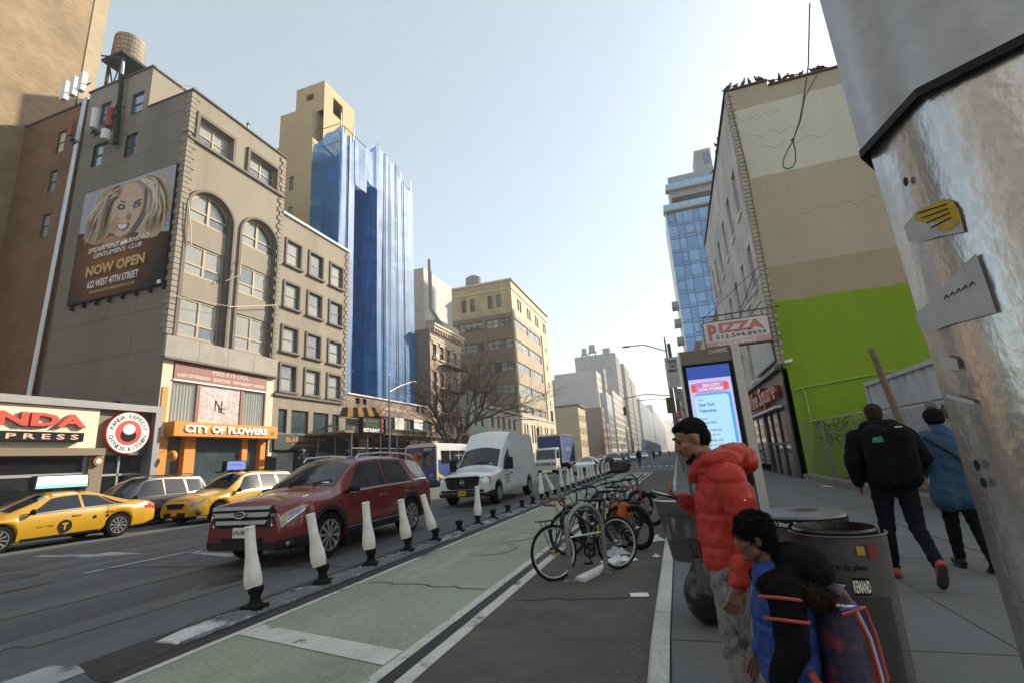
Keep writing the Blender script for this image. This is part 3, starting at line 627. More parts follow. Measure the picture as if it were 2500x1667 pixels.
T = thing('tan_brick_tower', 'windowless tan brick tower rising at the top left corner', 'building', (-56, 18, .2))
m = MB(); m.box(-75,-43.0,14.8,22.0,.2,66); add('wall', m, BR_TAN, T)
m = MB(); m.box(-43.2,-42.94,21.0,22.05,28.1,66); add('corner_pier', m, M('tan_render', (.40,.32,.22), .9), T)
TX, TY = -44.0, 24.7
WT = thing('water_tank', 'weathered round rooftop water tank on a dark steel frame beside the tan tower', 'water tank', (TX, TY, 28.1))
wood = M('tank_wood', (.33,.27,.20), .9, var=.4, scale=.7, fine=14, bump=.2, stain=(.05,.04,.03), stain_amt=.9, stretch=(3,3,.25))
for k in range(30):
    a0, a1 = 2*math.pi*k/30, 2*math.pi*(k+.9)/30; r0, r1 = 1.24, 1.17
    q = MB().quad(*[(TX+r*math.cos(a), TY+r*math.sin(a), z) for r, a, z in ((r0, a0, 39.9), (r0, a1, 39.9), (r1, a1, 42.5), (r1, a0, 42.5))]); add('stave', q, wood, WT, fix=False)
add('tank_core', MB().lathe([(0,39.92),(1.21,39.92),(1.14,42.5),(1.14,42.45),(0,42.9)], 30, (TX,TY,0)), M('tank_dark', (.10,.085,.07), .9), WT)
for z in (40.1,40.6,41.1,41.6,42.1): add('hoop', MB().lathe([(1.245-(z-39.9)*.027,z),(1.26-(z-39.9)*.027,z+.025),(1.245-(z-39.9)*.027,z+.05)], 30, (TX,TY,0), cap=False), BLACK, WT)
m = MB()
for x in (TX-.9,TX+.9):
    for y in (TY-.9,TY+.9): m.box(x-.1,x+.1,y-.1,y+.1,28.1,39.9)
m.box(TX-1.4,TX+1.4,TY-1.3,TY+1.3,39.65,39.9)
for y in (TY-.9,TY+.9): m.tube([(TX-.9,y,34),(TX+.9,y,39.6)], .06, 6); m.tube([(TX+.9,y,34),(TX-.9,y,39.6)], .06, 6)
m.tube([(TX-1.5,TY-1.3,40.3),(TX+1.6,TY-1.3,38.9)], .07, 6)
add('steel_frame', m, BLACK, WT)
add('bulkhead', MB().box(-49,TX+.6,TY+1.2,29,28.1,40.4), M('near_black_brick', (.05,.04,.035), .9), WT)  # bulkhead in an even near-black brown
# roof rail and vent pipe of the grey building
RR = thing('roof_ladder_rail', 'thin metal guard rail on the roof edge of the grey arched building', 'railing', (-27, 20, 25.3))
m = MB()
for a, b in (((18.4,26.4),(19.35,27.0)),((19.35,27.0),(19.6,26.3)),((19.6,26.2),(21.3,26.6))): m.tube([(-27,a[0],a[1]),(-27,b[0],b[1])], .025, 6)
for y in (18.4,19.0,19.35,19.6,20.4,21.3): m.cyl((-27,y,25.2),(-27,y,26.5),.025, n=6)
add('rail', m, GALV, RR)
VP = thing('roof_vent_pipe', 'slim vent pipe with cap on the roof of the grey building', 'vent pipe', (-27, 23.4, 25.2)); add('pipe', MB().cyl((-27,23.4,25.2),(-27,23.4,27.1),.06), GALV, VP, True); add('cap', MB().cyl((-27,23.4,27.1),(-27,23.4,27.3),.13,.02), GALV, VP, True)
# loose cables drawn across the arched front
CB = thing('loose_facade_cable', 'pale cable sagging across the arched bays of the grey building', 'cable', (XL+.3, 21, 11))
m = MB(); m.tube([FX(18.3,17.6,-.2),FX(18.55,16.0,-.3),FX(18.7,14.9,-.25)], .03, 5); m.tube([FX(21.2,13.6,-.2),FX(21.9,14.2,-.5),FX(22.2,15.4,-.2)], .03, 5); m.tube([FX(21.6,12.0,-.2),FX(25.3,13.2,-.25)], .03, 5); m.tube([FX(18.0,11.6,-.3),FX(21.6,12.0,-.3)], .015, 5)
add('wire', m, CREAM, CB, kind='stuff')
# ================================================================ restaurant with the round sign
B = thing('restaurant_building', 'one storey restaurant with a cream sign band and a big round sign', 'building', (XL-6, 13, .2))
GREYM = M('grey_metal_frame', (.26,.26,.27), .5, .2, var=.1); DGREY = M('dark_tile', (.045,.045,.05), .5, var=.2); TAUPE = M('taupe_cladding', (.20,.155,.105), .7, var=.12)
m = MB(); m.box(XL-14, XL-.5, 4.0, 17.98, .2, 5.2); add('block', m, TRIM_GREY, B)
m = MB(); fbox(m, FX, 4.0, 18.05, 5.16, 5.48, -.35, .5); fbox(m, FX, 17.72, 18.05, .2, 5.16, -.35, .5); add('frame', m, GREYM, B)
m = MB(); fbox(m, FX, 15.22, 17.72, 3.05, 5.16, -.02, .4); add('dark_panel', m, DGREY, B)
m = MB(); fbox(m, FX, 15.3, 17.1, 3.06, 5.15, -.045, -.02); add('taupe_panel', m, TAUPE, B)
s3 = add('sign_band', fbox(MB(), FX, 7.5, 15.22, 3.36, 5.14, -.20, .3), M('cream_sign', (.66,.60,.47), .6, var=.05), B)
add('lettering', text('PANDA', FX(9.9,4.25,-.23), (0,1,0), (0,0,1), w=4.75, h=.56, bold=.045, depth=.14), RED_P, s3)
ex = add('express_box', fbox(MB(), FX, 10.2, 14.5, 3.62, 4.0, -.55, -.2), BLACK_S, s3)
add('lettering', text('E X P R E S S', FX(10.6,3.70,-.553), (0,1,0), (0,0,1), w=3.7, h=.22, bold=.02), M('pink_sign', (.72,.42,.36), .5, bump=0), s3)
m = MB(); fbox(m, FX, 4.0, 15.62, 3.04, 3.36, -.30, .3); add('taupe_ledge', m, TAUPE, B)
m = MB(); fbox(m, FX, 15.12, 15.72, .2, 3.04, -.1, .4); add('pier', m, TAUPE, B)
w = add('front_window', fbox(fbox(fbox(MB(), FX, 4,15.12,2.18,2.3,.02,.14), FX, 15.0,15.12,.2,3.04,.03,.14), FX, 9.8,9.9,.2,3.04,.03,.14), ALU, B)
add('pane', MB().quad(FX(4,.2,.1),FX(15.1,.2,.1),FX(15.1,3.04,.1),FX(4,3.04,.1)), G_DARK, w)
dd = add('door', fbox(fbox(fbox(MB(), FX, 15.72,15.80,.2,3.04,.3,.4), FX, 16.6,16.68,.2,3.04,.3,.4), FX, 15.8,17.72,2.1,2.2,.3,.4), ALU, B)
add('pane', MB().quad(FX(15.72,.2,.36),FX(17.72,.2,.36),FX(17.72,3.04,.36),FX(15.72,3.04,.36)), G_DARK, dd)
rs = thing('round_sign', 'big round white and red sign with lettering round its rim', 'sign', FX(16.52,4.10,-.3))
c0, c1 = 16.52, 4.10
def disc(r, d, mt, nm, y=c0, z=c1, par=rs, sy=1, sz=1): return add(nm, MB().quad(*[FX(y+r*sy*math.cos(2*math.pi*i/48), z+r*sz*math.sin(2*math.pi*i/48), d) for i in range(48)]), mt, par)
add('rim', MB().lathe([(1.0,-.3),(1.0,0)], 48, FX(c0,c1,-.02-.28+.0), 'x'), RED_P, rs, True)
disc(.965,-.305,WHITE_S,'white_face'); disc(.60,-.310,RED_P,'red_field')
# ring lettering
def ring_text(s, r, a_mid, inward, h, span):
    m = MB(); n = len(s)
    for i, ch in enumerate(s):
        if ch == ' ': continue
        a = a_mid+(span/2-span*i/(n-1))*(1 if not inward else -1)
        p = V3(FX(c0+r*math.cos(a), c1+r*math.sin(a), -.312)); up = V3((0, math.cos(a), math.sin(a)))*(1 if not inward else -1); ux = V3((0, math.sin(a), -math.cos(a)))*(1 if not inward else -1)
        m.add(text(ch, p-up*h/2, ux, up, h=h, align='c', bold=.015))
    return add('lettering', m, BLACK_S, rs)
ring_text('PANDA EXPRESS', .79, math.pi/2, False, .19, rad(150)); ring_text('CHINESE KITCHEN', .79, -math.pi/2, True, .19, rad(150))
# the bear emblem is a character: a plain black and white roundel stands in its place
disc(.36,-.316,BLACK_S,'emblem_lower',c0,c1-.13,sy=1,sz=.85); disc(.27,-.322,WHITE_S,'emblem_upper',c0+.0,c1+.17,sy=1.05,sz=.95)
ga = thing('goose_neck_hoop', 'black hoop with pale centre standing on the restaurant roof', 'roof sign', (XL-1.2, 16.8, 5.4)); add('hoop', MB().tube([(XL-1.2,16.8+.32*math.cos(a),5.35+.42*math.sin(a)) for a in [math.pi*i/14 for i in range(15)]], .07, 8), BLACK, ga, True); add('disc', MB().quad(*[(XL-1.2,16.8+.28*math.cos(a),5.35+.38*math.sin(a)) for a in [math.pi*i/14 for i in range(15)]]), ALU, ga)
sg = thing('small_round_blade_sign', 'small round bronze sign on the restaurant pier', 'sign', FX(15.42,2.78,-.3)); add('disc', MB().cyl(FX(15.42,2.78,-.1),FX(15.42,2.78,-.25),.22,n=24), M('bronze', (.22,.11,.04), .5), sg, True); add('emblem', MB().cyl(FX(15.42,2.78,-.25),FX(15.42,2.78,-.26),.12,n=16), CREAM, sg, True)
# ================================================================ tan building with single windows
B = thing('tan_walkup_building', 'tan stucco building with three columns of framed windows above a dark green pub', 'building', (XL-6, 29.5, .2))
cols_ = [(26.2,27.6),(28.62,30.05),(31.1,32.55)]; rows_ = [(16.75,18.65),(13.45,15.3),(10.2,11.95),(7.35,9.2)]
holes = [(a, b, c, d) for a, b in cols_ for c, d in rows_]
lowh = [(26.2,27.0,4.45,6.1),(27.4,29.1,4.45,6.1),(29.6,31.3,4.45,6.1),(31.75,32.55,4.45,6.1)]
m = MB(); wall(m, FX, 25.66, 33.4, 4.3, 20.55, holes+lowh, .2); add('front_wall', m, STUCCO_B, B)
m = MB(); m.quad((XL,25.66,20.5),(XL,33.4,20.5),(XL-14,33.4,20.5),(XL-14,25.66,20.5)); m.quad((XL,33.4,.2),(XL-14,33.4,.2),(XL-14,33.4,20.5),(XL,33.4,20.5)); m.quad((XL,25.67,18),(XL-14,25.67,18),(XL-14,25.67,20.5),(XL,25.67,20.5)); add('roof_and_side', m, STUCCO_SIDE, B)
add('coping', MB().box(XL-.3,XL+.16,25.6,33.5,20.55,20.72), WHITE_P, B)
for h in holes:
    window(B, FX, *h, depth=.15, rows=2, fr=.06, frame=FR_DARK, panes=[G_BLIND, G_BLIND, G_SKY, G_SKY])
    a, b, c, d = h; m = MB(); band(m, FX, a-.16, a-.003, c-.02, d+.16, .09); band(m, FX, b+.003, b+.16, c-.02, d+.16, .09); band(m, FX, a-.003, b+.003, d+.003, d+.16, .087); band(m, FX, a-.24, b+.24, c-.16, c-.02, .20)
    add('window_surround', m, TRIM_GREY, B)
for h in lowh: window(B, FX, *h, depth=.15, rows=1, fr=.05, frame=FR_DARK, panes=[G_DARK, G_SHOP])
add('sill_course', fbox(fbox(MB(), FX, 25.66, 32.9, 6.95, 7.12, -.16, 0), FX, 25.66, 33.4, 4.3, 4.42, -.14, 0), TRIM_GREY, B)
for (yy, s_) in ((33.4, -1),):
    z = 7.4; k = 0
    while z < 20.2:
        wq = .30 if k % 2 else .48; m = MB(); fbox(m, FX, yy-wq, yy, z, z+.30, -.06, 0); m.box(XL-.3, XL+.06, 33.4, 33.46, z, z+.30); add('quoin', m, STUCCO_B, B); z += .345; k += 1
PUBG = M('dark_green_pub_front', (.012,.034,.028), .45, var=.2)
pb = add('pub_front', fbox(fbox(MB(), FX, 25.68, 33.4, 3.3, 4.32, -.30, .1), FX, 25.68, 33.4, .2, 3.3, .15, .25), PUBG, B)
for a, b in ((25.68,26.1),(27.9,28.1),(29.6,29.8),(31.4,31.6),(33.0,33.4)): add('pilaster', fbox(MB(), FX, a, b, .2, 3.3, -.12, .15), PUBG, B)
for a, b in ((26.1,27.9),(28.1,29.6),(29.8,31.4)): window(B, FX, a, b, 1.2, 3.2, depth=.1, cols=1, rows=1, frame=PUBG, panes=[G_SHOP, G_BLIND], name='pub_window')
OR_T = M('orange_lettering', (.40,.16,.05), .5, var=.05, bump=0)
add('lettering', text('BLARNEY STONE', FX(26.7,3.83,-.305), (0,1,0), (0,0,1), w=4.0, h=.34, bold=.02), OR_T, pb); add('lettering', text('BAR AND RESTAURANT', FX(27.3,3.50,-.305), (0,1,0), (0,0,1), w=2.8, h=.20, bold=.02), OR_T, pb)
add('cream_panel', fbox(MB(), FX, 25.35, 25.66, 2.9, 4.1, -.12, .0), CREAM, B)
for y in (28.0,32.9): o = add('lamp', MB().tube([FX(y,3.25,-.3),FX(y,3.35,-.6),FX(y,3.25,-.7)], .025, 6).sph(FX(y,3.2,-.7), .12, 10, 7), WHITE_P, B, True)
# ================================================================ hotel under netting: podium, tower
B = thing('netted_hotel', 'pale yellow tower wrapped in blue scaffold netting above a low brick podium', 'building', (XL-6, 41, .2))
PBR = brick_mat('podium_brick', (.33,.235,.185), (.28,.20,.155), (.30,.26,.22), axis='x')
wins = [(34.66,35.25,7.2,7.72),(35.69,36.26,7.2,7.72),(45.03,45.6,7.25,7.85),(46.0,46.55,7.25,7.85)]
m = MB(); wall(m, FX, 33.46, 48.3, 6.45, 7.9, wins, .2); m.quad((XL,33.46,7.9),(XL,48.3,7.9),(XL-12,48.3,7.9),(XL-12,33.46,7.9)); add('podium_wall', m, PBR, B)
add('podium_back', MB().box(XL-12,XL-.35,33.5,48.2,.2,6.45), DARK_IN, B)
add('podium_coping', MB().box(XL-.3,XL+.12,33.46,48.3,7.9,8.02), WHITE_P, B)
for h in wins: window(B, FX, *h, depth=.15, rows=1, frame=FR_DARK, panes=[G_DARK])
add('lettering', text('GARDEN TERRACE', FX(38.8,6.95,-.03), (0,1,0), (0,0,1), w=3.9, h=.32, bold=.01, depth=.03), WHITE_P, B)
PG = M('grey_green_panel', (.085,.095,.09), .6, var=.15)
add('strip_band', fbox(fbox(MB(), FX, 33.46, 48.0, 6.36, 6.45, -.05, .2), FX, 33.46, 48.0, 4.9, 5.3, -.05, .2), PG, B)
for k in range(8):
    y0 = 38.7+k*1.16; window(B, FX, y0, y0+1.05, 5.3, 6.36, depth=.1, rows=1, cols=1, fr=.06, frame=PG, panes=[G_SKY, G_DARK, TAUPE, G_BLIND], name='strip_window')
for y0, y1, z0, z1 in ((40.6,42.2,5.05,6.38),(44.2,46.0,5.45,6.4)):
    p = add('notice_board', fbox(MB(), FX, y0, y1, z0, z1, -.16, -.1), WHITE_S, B); m = MB()
    for i in range(6): m.add(text('———————' if i else '— NOTICE —', FX((y0+y1)/2, z1-.25-i*.17, -.163), (0,1,0), (0,0,1), w=(y1-y0)*(.7 if i % 2 else .55), align='c'))
    add('printed_lines', m, M('grey_ink', (.32,.33,.36), .6, bump=0), p)
# tower
YEL = M('pale_yellow_render', (.50,.405,.245), .9, var=.09, scale=.3, fine=10, bump=.08, stain=(.40,.33,.21), stain_amt=.4); CONC = M('bare_slab', (.30,.29,.28), .9)
F = face('y-', 33.95); hs = [(-33.2,-32.6,29.0,30.6),(-33.2,-32.6,25.6,27.2),(-33.2,-32.6,22.2,23.8)]
m = MB(); wall(m, F, -35.2, -30.5, 8, 34.4, hs, .2); m.quad((-30.5,33.95,8),(-30.5,47,8),(-30.5,47,34.4),(-30.5,33.95,34.4)); m.quad((-35.2,33.95,34.3),(-30.5,33.95,34.3),(-30.5,47,34.3),(-35.2,47,34.3)); m.quad((-35.2,33.95,8),(-35.2,47,8),(-35.2,47,34.3),(-35.2,33.95,34.3))
m.box(-35.1,-31.2,34.3,42,34.3,38.6)
add('yellow_core', m, YEL, B)
for h in hs: window(B, F, *h, depth=.12, rows=1, frame=TAUPE, panes=[TAUPE, G_BLIND])
m = MB(); F5 = face('y-', 35.2); wall(m, F5, -34.0, -30.3, 38.6, 42.2, [(-32.7,-31.7,40.3,41.1)], .3); F6 = face('x+', -30.3); wall(m, F6, 35.2, 40.2, 34.3, 42.2, [(36.6,38.2,39.2,41.2)], .3); m.quad((-34,35.2,42.2),(-30.3,35.2,42.2),(-30.3,40.2,42.2),(-34,40.2,42.2)); m.quad((-34,35.2,38.6),(-34,40.2,38.6),(-34,40.2,42.2),(-34,35.2,42.2)); m.quad((-34,40.2,38.6),(-30.3,40.2,38.6),(-30.3,40.2,42.2),(-34,40.2,42.2))
add('bulkhead', m, YEL, B)
m = MB()
for z in [8.3+2.9*i for i in range(9)]:
    m.box(-33,-27.5,34.3,36,z,z+.3); m.box(-33,-27.5,40.3,47.2,z,z+.3); m.box(-33,-29.8,36,40.3,z,z+.3)
add('floor_slab', m, CONC, B)
m = MB()
for z in [8.6+2.9*i for i in range(8)]:
    m.box(-33,-28.4,34.6,36,z,z+1.1); m.box(-33,-28.2,40.6,46.9,z,z+1.1)
add('spandrel', m, M('tower_brick', (.24,.14,.10), .9), B)
m = MB()
for y in (34.0,36.0,40.2,42.5,45,47.4):
    m.cyl((-27.15,y,8),(-27.15,y,36.2),.05,n=6)
for z in [9+2*i for i in range(14)]:
    m.tube([(-27.15,33.95,z),(-27.15,36.1,z)], .04, 5); m.tube([(-27.15,40.1,z),(-27.15,47.5,z)], .04, 5); m.tube([(-30.3,33.97,z),(-27.15,33.97,z)], .04, 5); m.tube([(-29.9,40.1,z),(-27.15,40.1,z)], .04, 5)
add('scaffold_pipe', m, GALV, B)
def net_mat(nm, col, al):
    m = bpy.data.materials.new(nm); m.use_nodes = True; t = m.node_tree; N = t.nodes; L = t.links; b = N['Principled BSDF']; out = N['Material Output']
    tc = N.new('ShaderNodeTexCoord'); mp = N.new('ShaderNodeMapping'); mp.inputs['Scale'].default_value = (1.3,1.3,.10); L.new(tc.outputs['Object'], mp.inputs[0])
    ns = N.new('ShaderNodeTexNoise'); ns.inputs['Scale'].default_value = 1.5; ns.inputs['Detail'].default_value = 5; L.new(mp.outputs[0], ns.inputs[0])
    n2 = N.new('ShaderNodeTexNoise'); n2.inputs['Scale'].default_value = .5; n2.inputs['Detail'].default_value = 8; n2.inputs['Roughness'].default_value = .75; L.new(tc.outputs['Object'], n2.inputs[0])
    mr = N.new('ShaderNodeMapRange'); L.new(ns.outputs[0], mr.inputs[0]); mr.inputs[1].default_value = .3; mr.inputs[2].default_value = .7; mr.inputs[3].default_value = .7; mr.inputs[4].default_value = 1.25
    mx = N.new('ShaderNodeMix'); mx.data_type = 'RGBA'; mx.blend_type = 'MULTIPLY'; mx.inputs[0].default_value = 1; mx.inputs[6].default_value = (*col, 1); L.new(mr.outputs[0], mx.inputs[7]); L.new(mx.outputs[2], b.inputs['Base Color'])
    b.inputs['Roughness'].default_value = .55; b.inputs['Specular IOR Level'].default_value = .7
    tl = N.new('ShaderNodeBsdfTranslucent'); L.new(mx.outputs[2], tl.inputs[0]); ms = N.new('ShaderNodeMixShader'); ms.inputs[0].default_value = .25; L.new(b.outputs[0], ms.inputs[1]); L.new(tl.outputs[0], ms.inputs[2])
    tr = N.new('ShaderNodeBsdfTransparent'); tr.inputs[0].default_value = (.55,.72,.95,1); m2 = N.new('ShaderNodeMixShader'); r2 = N.new('ShaderNodeMapRange'); L.new(n2.outputs[0], r2.inputs[0]); r2.inputs[1].default_value = .35; r2.inputs[2].default_value = .65; r2.inputs[3].default_value = al-.10; r2.inputs[4].default_value = min(1, al+.16)
    L.new(r2.outputs[0], m2.inputs[0]); L.new(tr.outputs[0], m2.inputs[1]); L.new(ms.outputs[0], m2.inputs[2]); L.new(m2.outputs[0], out.inputs[0])
    return m
NET = net_mat('blue_debris_netting', (.035,.215,.54), .68)
nr = random.Random(8)
def net(name, p0, p1, z0, tops, n, amp, seed):
    """hanging sheet from plan point p0 to p1 with sagging top edge and vertical folds"""
    r = random.Random(seed); ph = [r.uniform(0, 6.28) for _ in range(4)]; p0, p1 = V3((*p0, 0)), V3((*p1, 0)); d = (p1-p0); nn = V3((d.y, -d.x, 0)).normalized(); L_ = d.length; rows = []; nz = 26
    for k in range(nz+1):
        row = []
        for i in range(n+1):
            t = i/n; top = float(np.interp(t, [q[0] for q in tops], [q[1] for q in tops])); z = z0+(top-z0)*k/nz
            w = amp*.8*(math.sin(t*L_*3.4+ph[0]+.25*math.sin(z*.35))*.5+math.sin(t*L_*8+ph[1]+z*.07)*.12+math.sin(t*L_*1.6+ph[2]+z*.16)*.9)
            w *= min(1, (1-abs(2*t-1))*6+.05)
            pp = p0+d*t+nn*w; row.append((pp.x, pp.y, z))
        rows.append(row)
    m = MB(); m.grid(rows); return add(name, m, NET, B, smooth=60, fix=False)
net('net_sheet', (-30.35,33.88), (-28.7,33.88), 8, [(0,33.3),(.5,33.6),(1,34.3)], 14, .06, 1); net('net_sheet', (-28.7,33.88), (-27.0,33.85), 8, [(0,34.3),(.5,34.2),(1,34.7)], 16, .05, 2)
net('net_sheet', (-27.0,33.85), (-27.0,35.0), 8, [(0,34.7),(.5,33.9),(1,34.4)], 14, .07, 3); net('net_sheet', (-27.0,35.0), (-27.05,36.15), 8, [(0,34.4),(.5,33.9),(1,34.6)], 14, .08, 4)
net('net_sheet', (-27.05,36.15), (-29.9,37.0), 8, [(0,34.6),(1,34.4)], 14, .05, 5); net('net_sheet', (-29.9,37.0), (-29.9,40.05), 8, [(0,34.4),(1,35.4)], 14, .08, 6)
net('net_sheet', (-29.9,40.05), (-27.05,40.05), 8, [(0,35.4),(1,36.6)], 22, .06, 7)
net('net_sheet', (-27.05,40.05), (-27.0,41.3), 8, [(0,36.9),(.5,36.2),(1,36.5)], 14, .09, 8); net('net_sheet', (-27.0,41.3), (-27.0,43.8), 8, [(0,36.5),(.5,35.8),(1,36.6)], 22, .10, 9)
net('net_sheet', (-27.0,43.8), (-27.0,45.2), 8, [(0,35.6),(.5,34.9),(1,35.2)], 14, .06, 10); net('net_sheet', (-27.0,45.2), (-27.0,47.55), 8, [(0,35.2),(.5,34.5),(1,34.8)], 18, .05, 11)
net('net_sheet', (-27.0,36.15), (-27.0,38.1), 29.5, [(0,34.6),(.5,33.9),(1,34.9)], 14, .10, 12); net('net_sheet', (-27.0,38.1), (-27.0,40.05), 31.0, [(0,34.9),(.5,35.0),(1,36.8)], 14, .10, 13)
add('net_seam', MB().tube([(-26.9,35.0,8),(-26.9,35.0,34.2)], .05, 5).tube([(-26.88,41.3,8),(-26.88,41.32,36.3)], .05, 5).tube([(-26.88,43.8,8),(-26.88,43.8,36.2)], .035, 5).tube([(-26.88,45.2,8),(-26.88,45.2,35)], .05, 5), M('net_rope', (.02,.035,.07), .9), B)
m = MB()
for y in (36.3,37.6,40.0): m.tube([(-28.5,y,34),(-28.5,y,36.8)], .05, 5)
m.tube([(-28.5,36.3,36.7),(-28.5,40,36.7)], .05, 5).tube([(-28.5,36.3,35.6),(-28.5,40,35.6)], .05, 5); add('roof_scaffold', m, GALV, B)
# ================================================================ pavement shed with its fascia
S = thing('sidewalk_shed', 'pipe and plank sidewalk shed with striped hazard board before the podium', 'sidewalk shed', (-22.2, 39, .23))
add('deck', MB().box(-25.3,-21.9,28.6,48,4.28,4.42), WOOD, S)
for k in range(16): add('parapet_plank', MB().box(-21.95,-21.9,33.6+k*.9,33.6+k*.9+.88,4.42,4.75), M('green_ply', (.055,.05,.04), .8), S)
m = MB()
for y in (29.5,31.4,33.1,35.5,39.1,41.6,44.5,47.5):
    m.cyl((-22.0,y,.23),(-22.0,y,4.28),.06,n=8); m.cyl((-24.9,y,.23),(-24.9,y,4.28),.06,n=6); m.tube([(-22.0,y,3.6),(-23.2,y,4.28)], .04, 5)
m.tube([(-22.06,29.5,3.2),(-22.06,47.5,3.2)], .035, 5).tube([(-24.95,29.5,3.0),(-24.95,47.5,3.0)], .035, 5)
for a, b in ((33.1,35.5),(41.6,44.5)): m.tube([(-22.07,a,1),(-22.07,b,3.2)], .03, 5)
add('pipe_frame', m, GALV, S, True)
YB = M('hazard_yellow', (.42,.24,.03), .7); n = 8
q0, q1, q2, q3 = (28.0,5.95),(32.35,6.3),(33.25,5.72),(28.0,5.3)
for k in range(n):
    t0, t1 = k/n, (k+1)/n; L2 = lambda a, b, t: (a[0]+(b[0]-a[0])*t, a[1]+(b[1]-a[1])*t)
    a, b, c, d = L2(q0, q1, t0), L2(q0, q1, t1), L2(q3, q2, min(1, t1+.04)), L2(q3, q2, t0+.0)
    m = MB().prism([(-21.6,*a),(-21.6,*b),(-21.9,*c),(-21.9,*d)], (-.06,0,0)); add('hazard_board', m, YB if k % 2 else BLACK, S)
m = MB().tube([(-21.8,33.2,5.7),(-22.2,34.3,4.4)], .06, 6).tube([(-21.9,28.1,5.3),(-21.9,33,5.3)], .05, 6).tube([(-22,32.3,5.5),(-22,33.4,4.4)], .07, 6); add('outrigger', m, WOOD, S)
SB = thing('bar_restaurant_sign', 'black box sign with green lines, white RESTAURANT and red vertical BAR', 'sign', (-23, 31.7, 4.3)); F7 = face('x+', -22.0)
add('box', fbox(MB(), F7, 30.2,33.25,4.28,5.45,-.45,-.02), BLACK_S, SB); add('lettering', text('RESTAURANT', F7(30.3,4.36,-.455), (0,1,0), (0,0,1), w=2.05, h=.28, bold=.03), WHITE_S, SB)
DGR = M('dark_green_letter', (.03,.09,.02), .6, bump=0); add('lettering', text('BLARNEY', F7(30.3,5.05,-.455), (0,1,0), (0,0,1), w=2.0, h=.28, bold=.02), DGR, SB); add('lettering', text('STONE', F7(30.6,4.7,-.455), (0,1,0), (0,0,1), w=1.5, h=.27, bold=.02), DGR, SB)
for i, ch in enumerate('BAR'): add('lettering', text(ch, F7(32.75,5.1-i*.36,-.455), (0,1,0), (0,0,1), h=.28, w=.26, bold=.04, align='c'), RED_P, SB)
# chicken shop under the shed
add('shop_fascia', fbox(MB(), FX, 33.5,43.5,3.3,4.25,-.12,.1), M('dark_maroon', (.035,.008,.008), .5), B)
kf = add('lettering', text('KFC', FX(35.6,3.5,-.14), (0,1,0), (0,0,1), w=1.9, h=.55, bold=.03, depth=.05, shear=.15), RED_P, B)
ks = thing('upright_shop_sign', 'white upright blade sign reading KFC hanging under the shed', 'sign', FX(34.8,2.9,-.6)); add('panel', fbox(MB(), FX, 34.3,35.4,3.35,4.2,-.7,-.6), M('blue_grey_sign', (.42,.46,.52), .5, bump=0), ks); lp = add('lower_panel', fbox(MB(), FX, 34.2,35.5,2.85,3.3,-.72,-.6), WHITE_S, ks)
add('lettering', text('KFC', FX(34.4,2.95,-.725), (0,1,0), (0,0,1), w=.9, h=.26, bold=.03), BLACK_S, ks)
aw_ = thing('red_awning', 'dark red rounded awning with white lettering on the chicken shop', 'awning', FX(40,2.6,-.8)); n = 8
am = MB(); am.grid([[FX(y, 2.55+.95*math.sin(a), -1.6*math.cos(a)) for a in [math.pi/2*i/n for i in range(n+1)]] for y in (36.6,38,39.5,41.2)]); am.quad(*([FX(41.2,2.55,0)]+[FX(41.2, 2.55+.95*math.sin(a), -1.6*math.cos(a)) for a in [math.pi/2*i/n for i in range(n+1)]])); add('canvas', am, M('red_canvas', (.22,.025,.025), .8), aw_, True)
add('lettering', text('KFC', FX(40.2,2.85,-1.62), (0,1,0), (0,0,1), w=.7, h=.24), WHITE_S, aw_); add('lettering', text('finger lickin good', FX(36.7,2.6,-1.63), (0,1,0), (0,0,1), w=2.6, h=.14), WHITE_S, aw_)
# ================================================================ brownstone with bracketed cornice
def simple_block(name, label, x0, x1, y0, y1, z1, mt, wins_x=(), wins_y=(), cat='building', panes=None, frame=FR_DARK, depth=.18, z0=.2, xface='x+', cop=None, prows=2, pcols=1):
    b = thing(name, label, cat, ((x0+x1)/2, (y0+y1)/2, z0)); Fx = face(xface, x1 if xface == 'x+' else x0); Fy = face('y-', y0); m = MB()
    wall(m, Fx, y0, y1, z0, z1, wins_x, depth); wall(m, Fy, x0, x1, z0, z1, wins_y, depth)
    xo = x0 if xface == 'x+' else x1
    m.quad((x0,y0,z1),(x1,y0,z1),(x1,y1,z1),(x0,y1,z1)); m.quad((xo,y0,z0),(xo,y1,z0),(xo,y1,z1),(xo,y0,z1)); m.quad((x0,y1,z0),(x1,y1,z0),(x1,y1,z1),(x0,y1,z1))
    add('wall', m, mt, b)
    for h in wins_x: window(b, Fx, *h, depth=depth-.03, rows=prows, cols=pcols, fr=.07, frame=frame, panes=panes)
    for h in wins_y: window(b, Fy, *h, depth=depth-.03, rows=prows, cols=pcols, fr=.07, frame=frame, panes=panes)
    if cop: add('coping', MB().box(x0-.1,x1+.15,y0-.15,y1+.1,z1,z1+.25), cop, b)
    return b
BST = M('pinkish_brownstone', (.46,.33,.245), .9, var=.2, bump=.15); PALE = M('pale_stone', (.66,.56,.44), .85, var=.15)
cy = [(49.05,49.95),(50.85,51.8),(52.75,53.65),(54.7,55.6)]; rz = [(13.9,15.5),(10.6,12.2),(7.6,9.2),(4.9,6.2)]
B = simple_block('brownstone_building', 'narrow pinkish brownstone with bracketed cornice and fire escape', XL-14, XL, 48.35, 56.8, 16.2, BST, [(a, b, c, d) for a, b in cy for c, d in rz], panes=[G_DARK, G_SKY, G_BLIND])
add('side_wall_render', MB().quad((XL-14,48.34,.2),(XL-.02,48.34,.2),(XL-.02,48.34,17.2),(XL-14,48.34,17.2)), STUCCO_B, B)
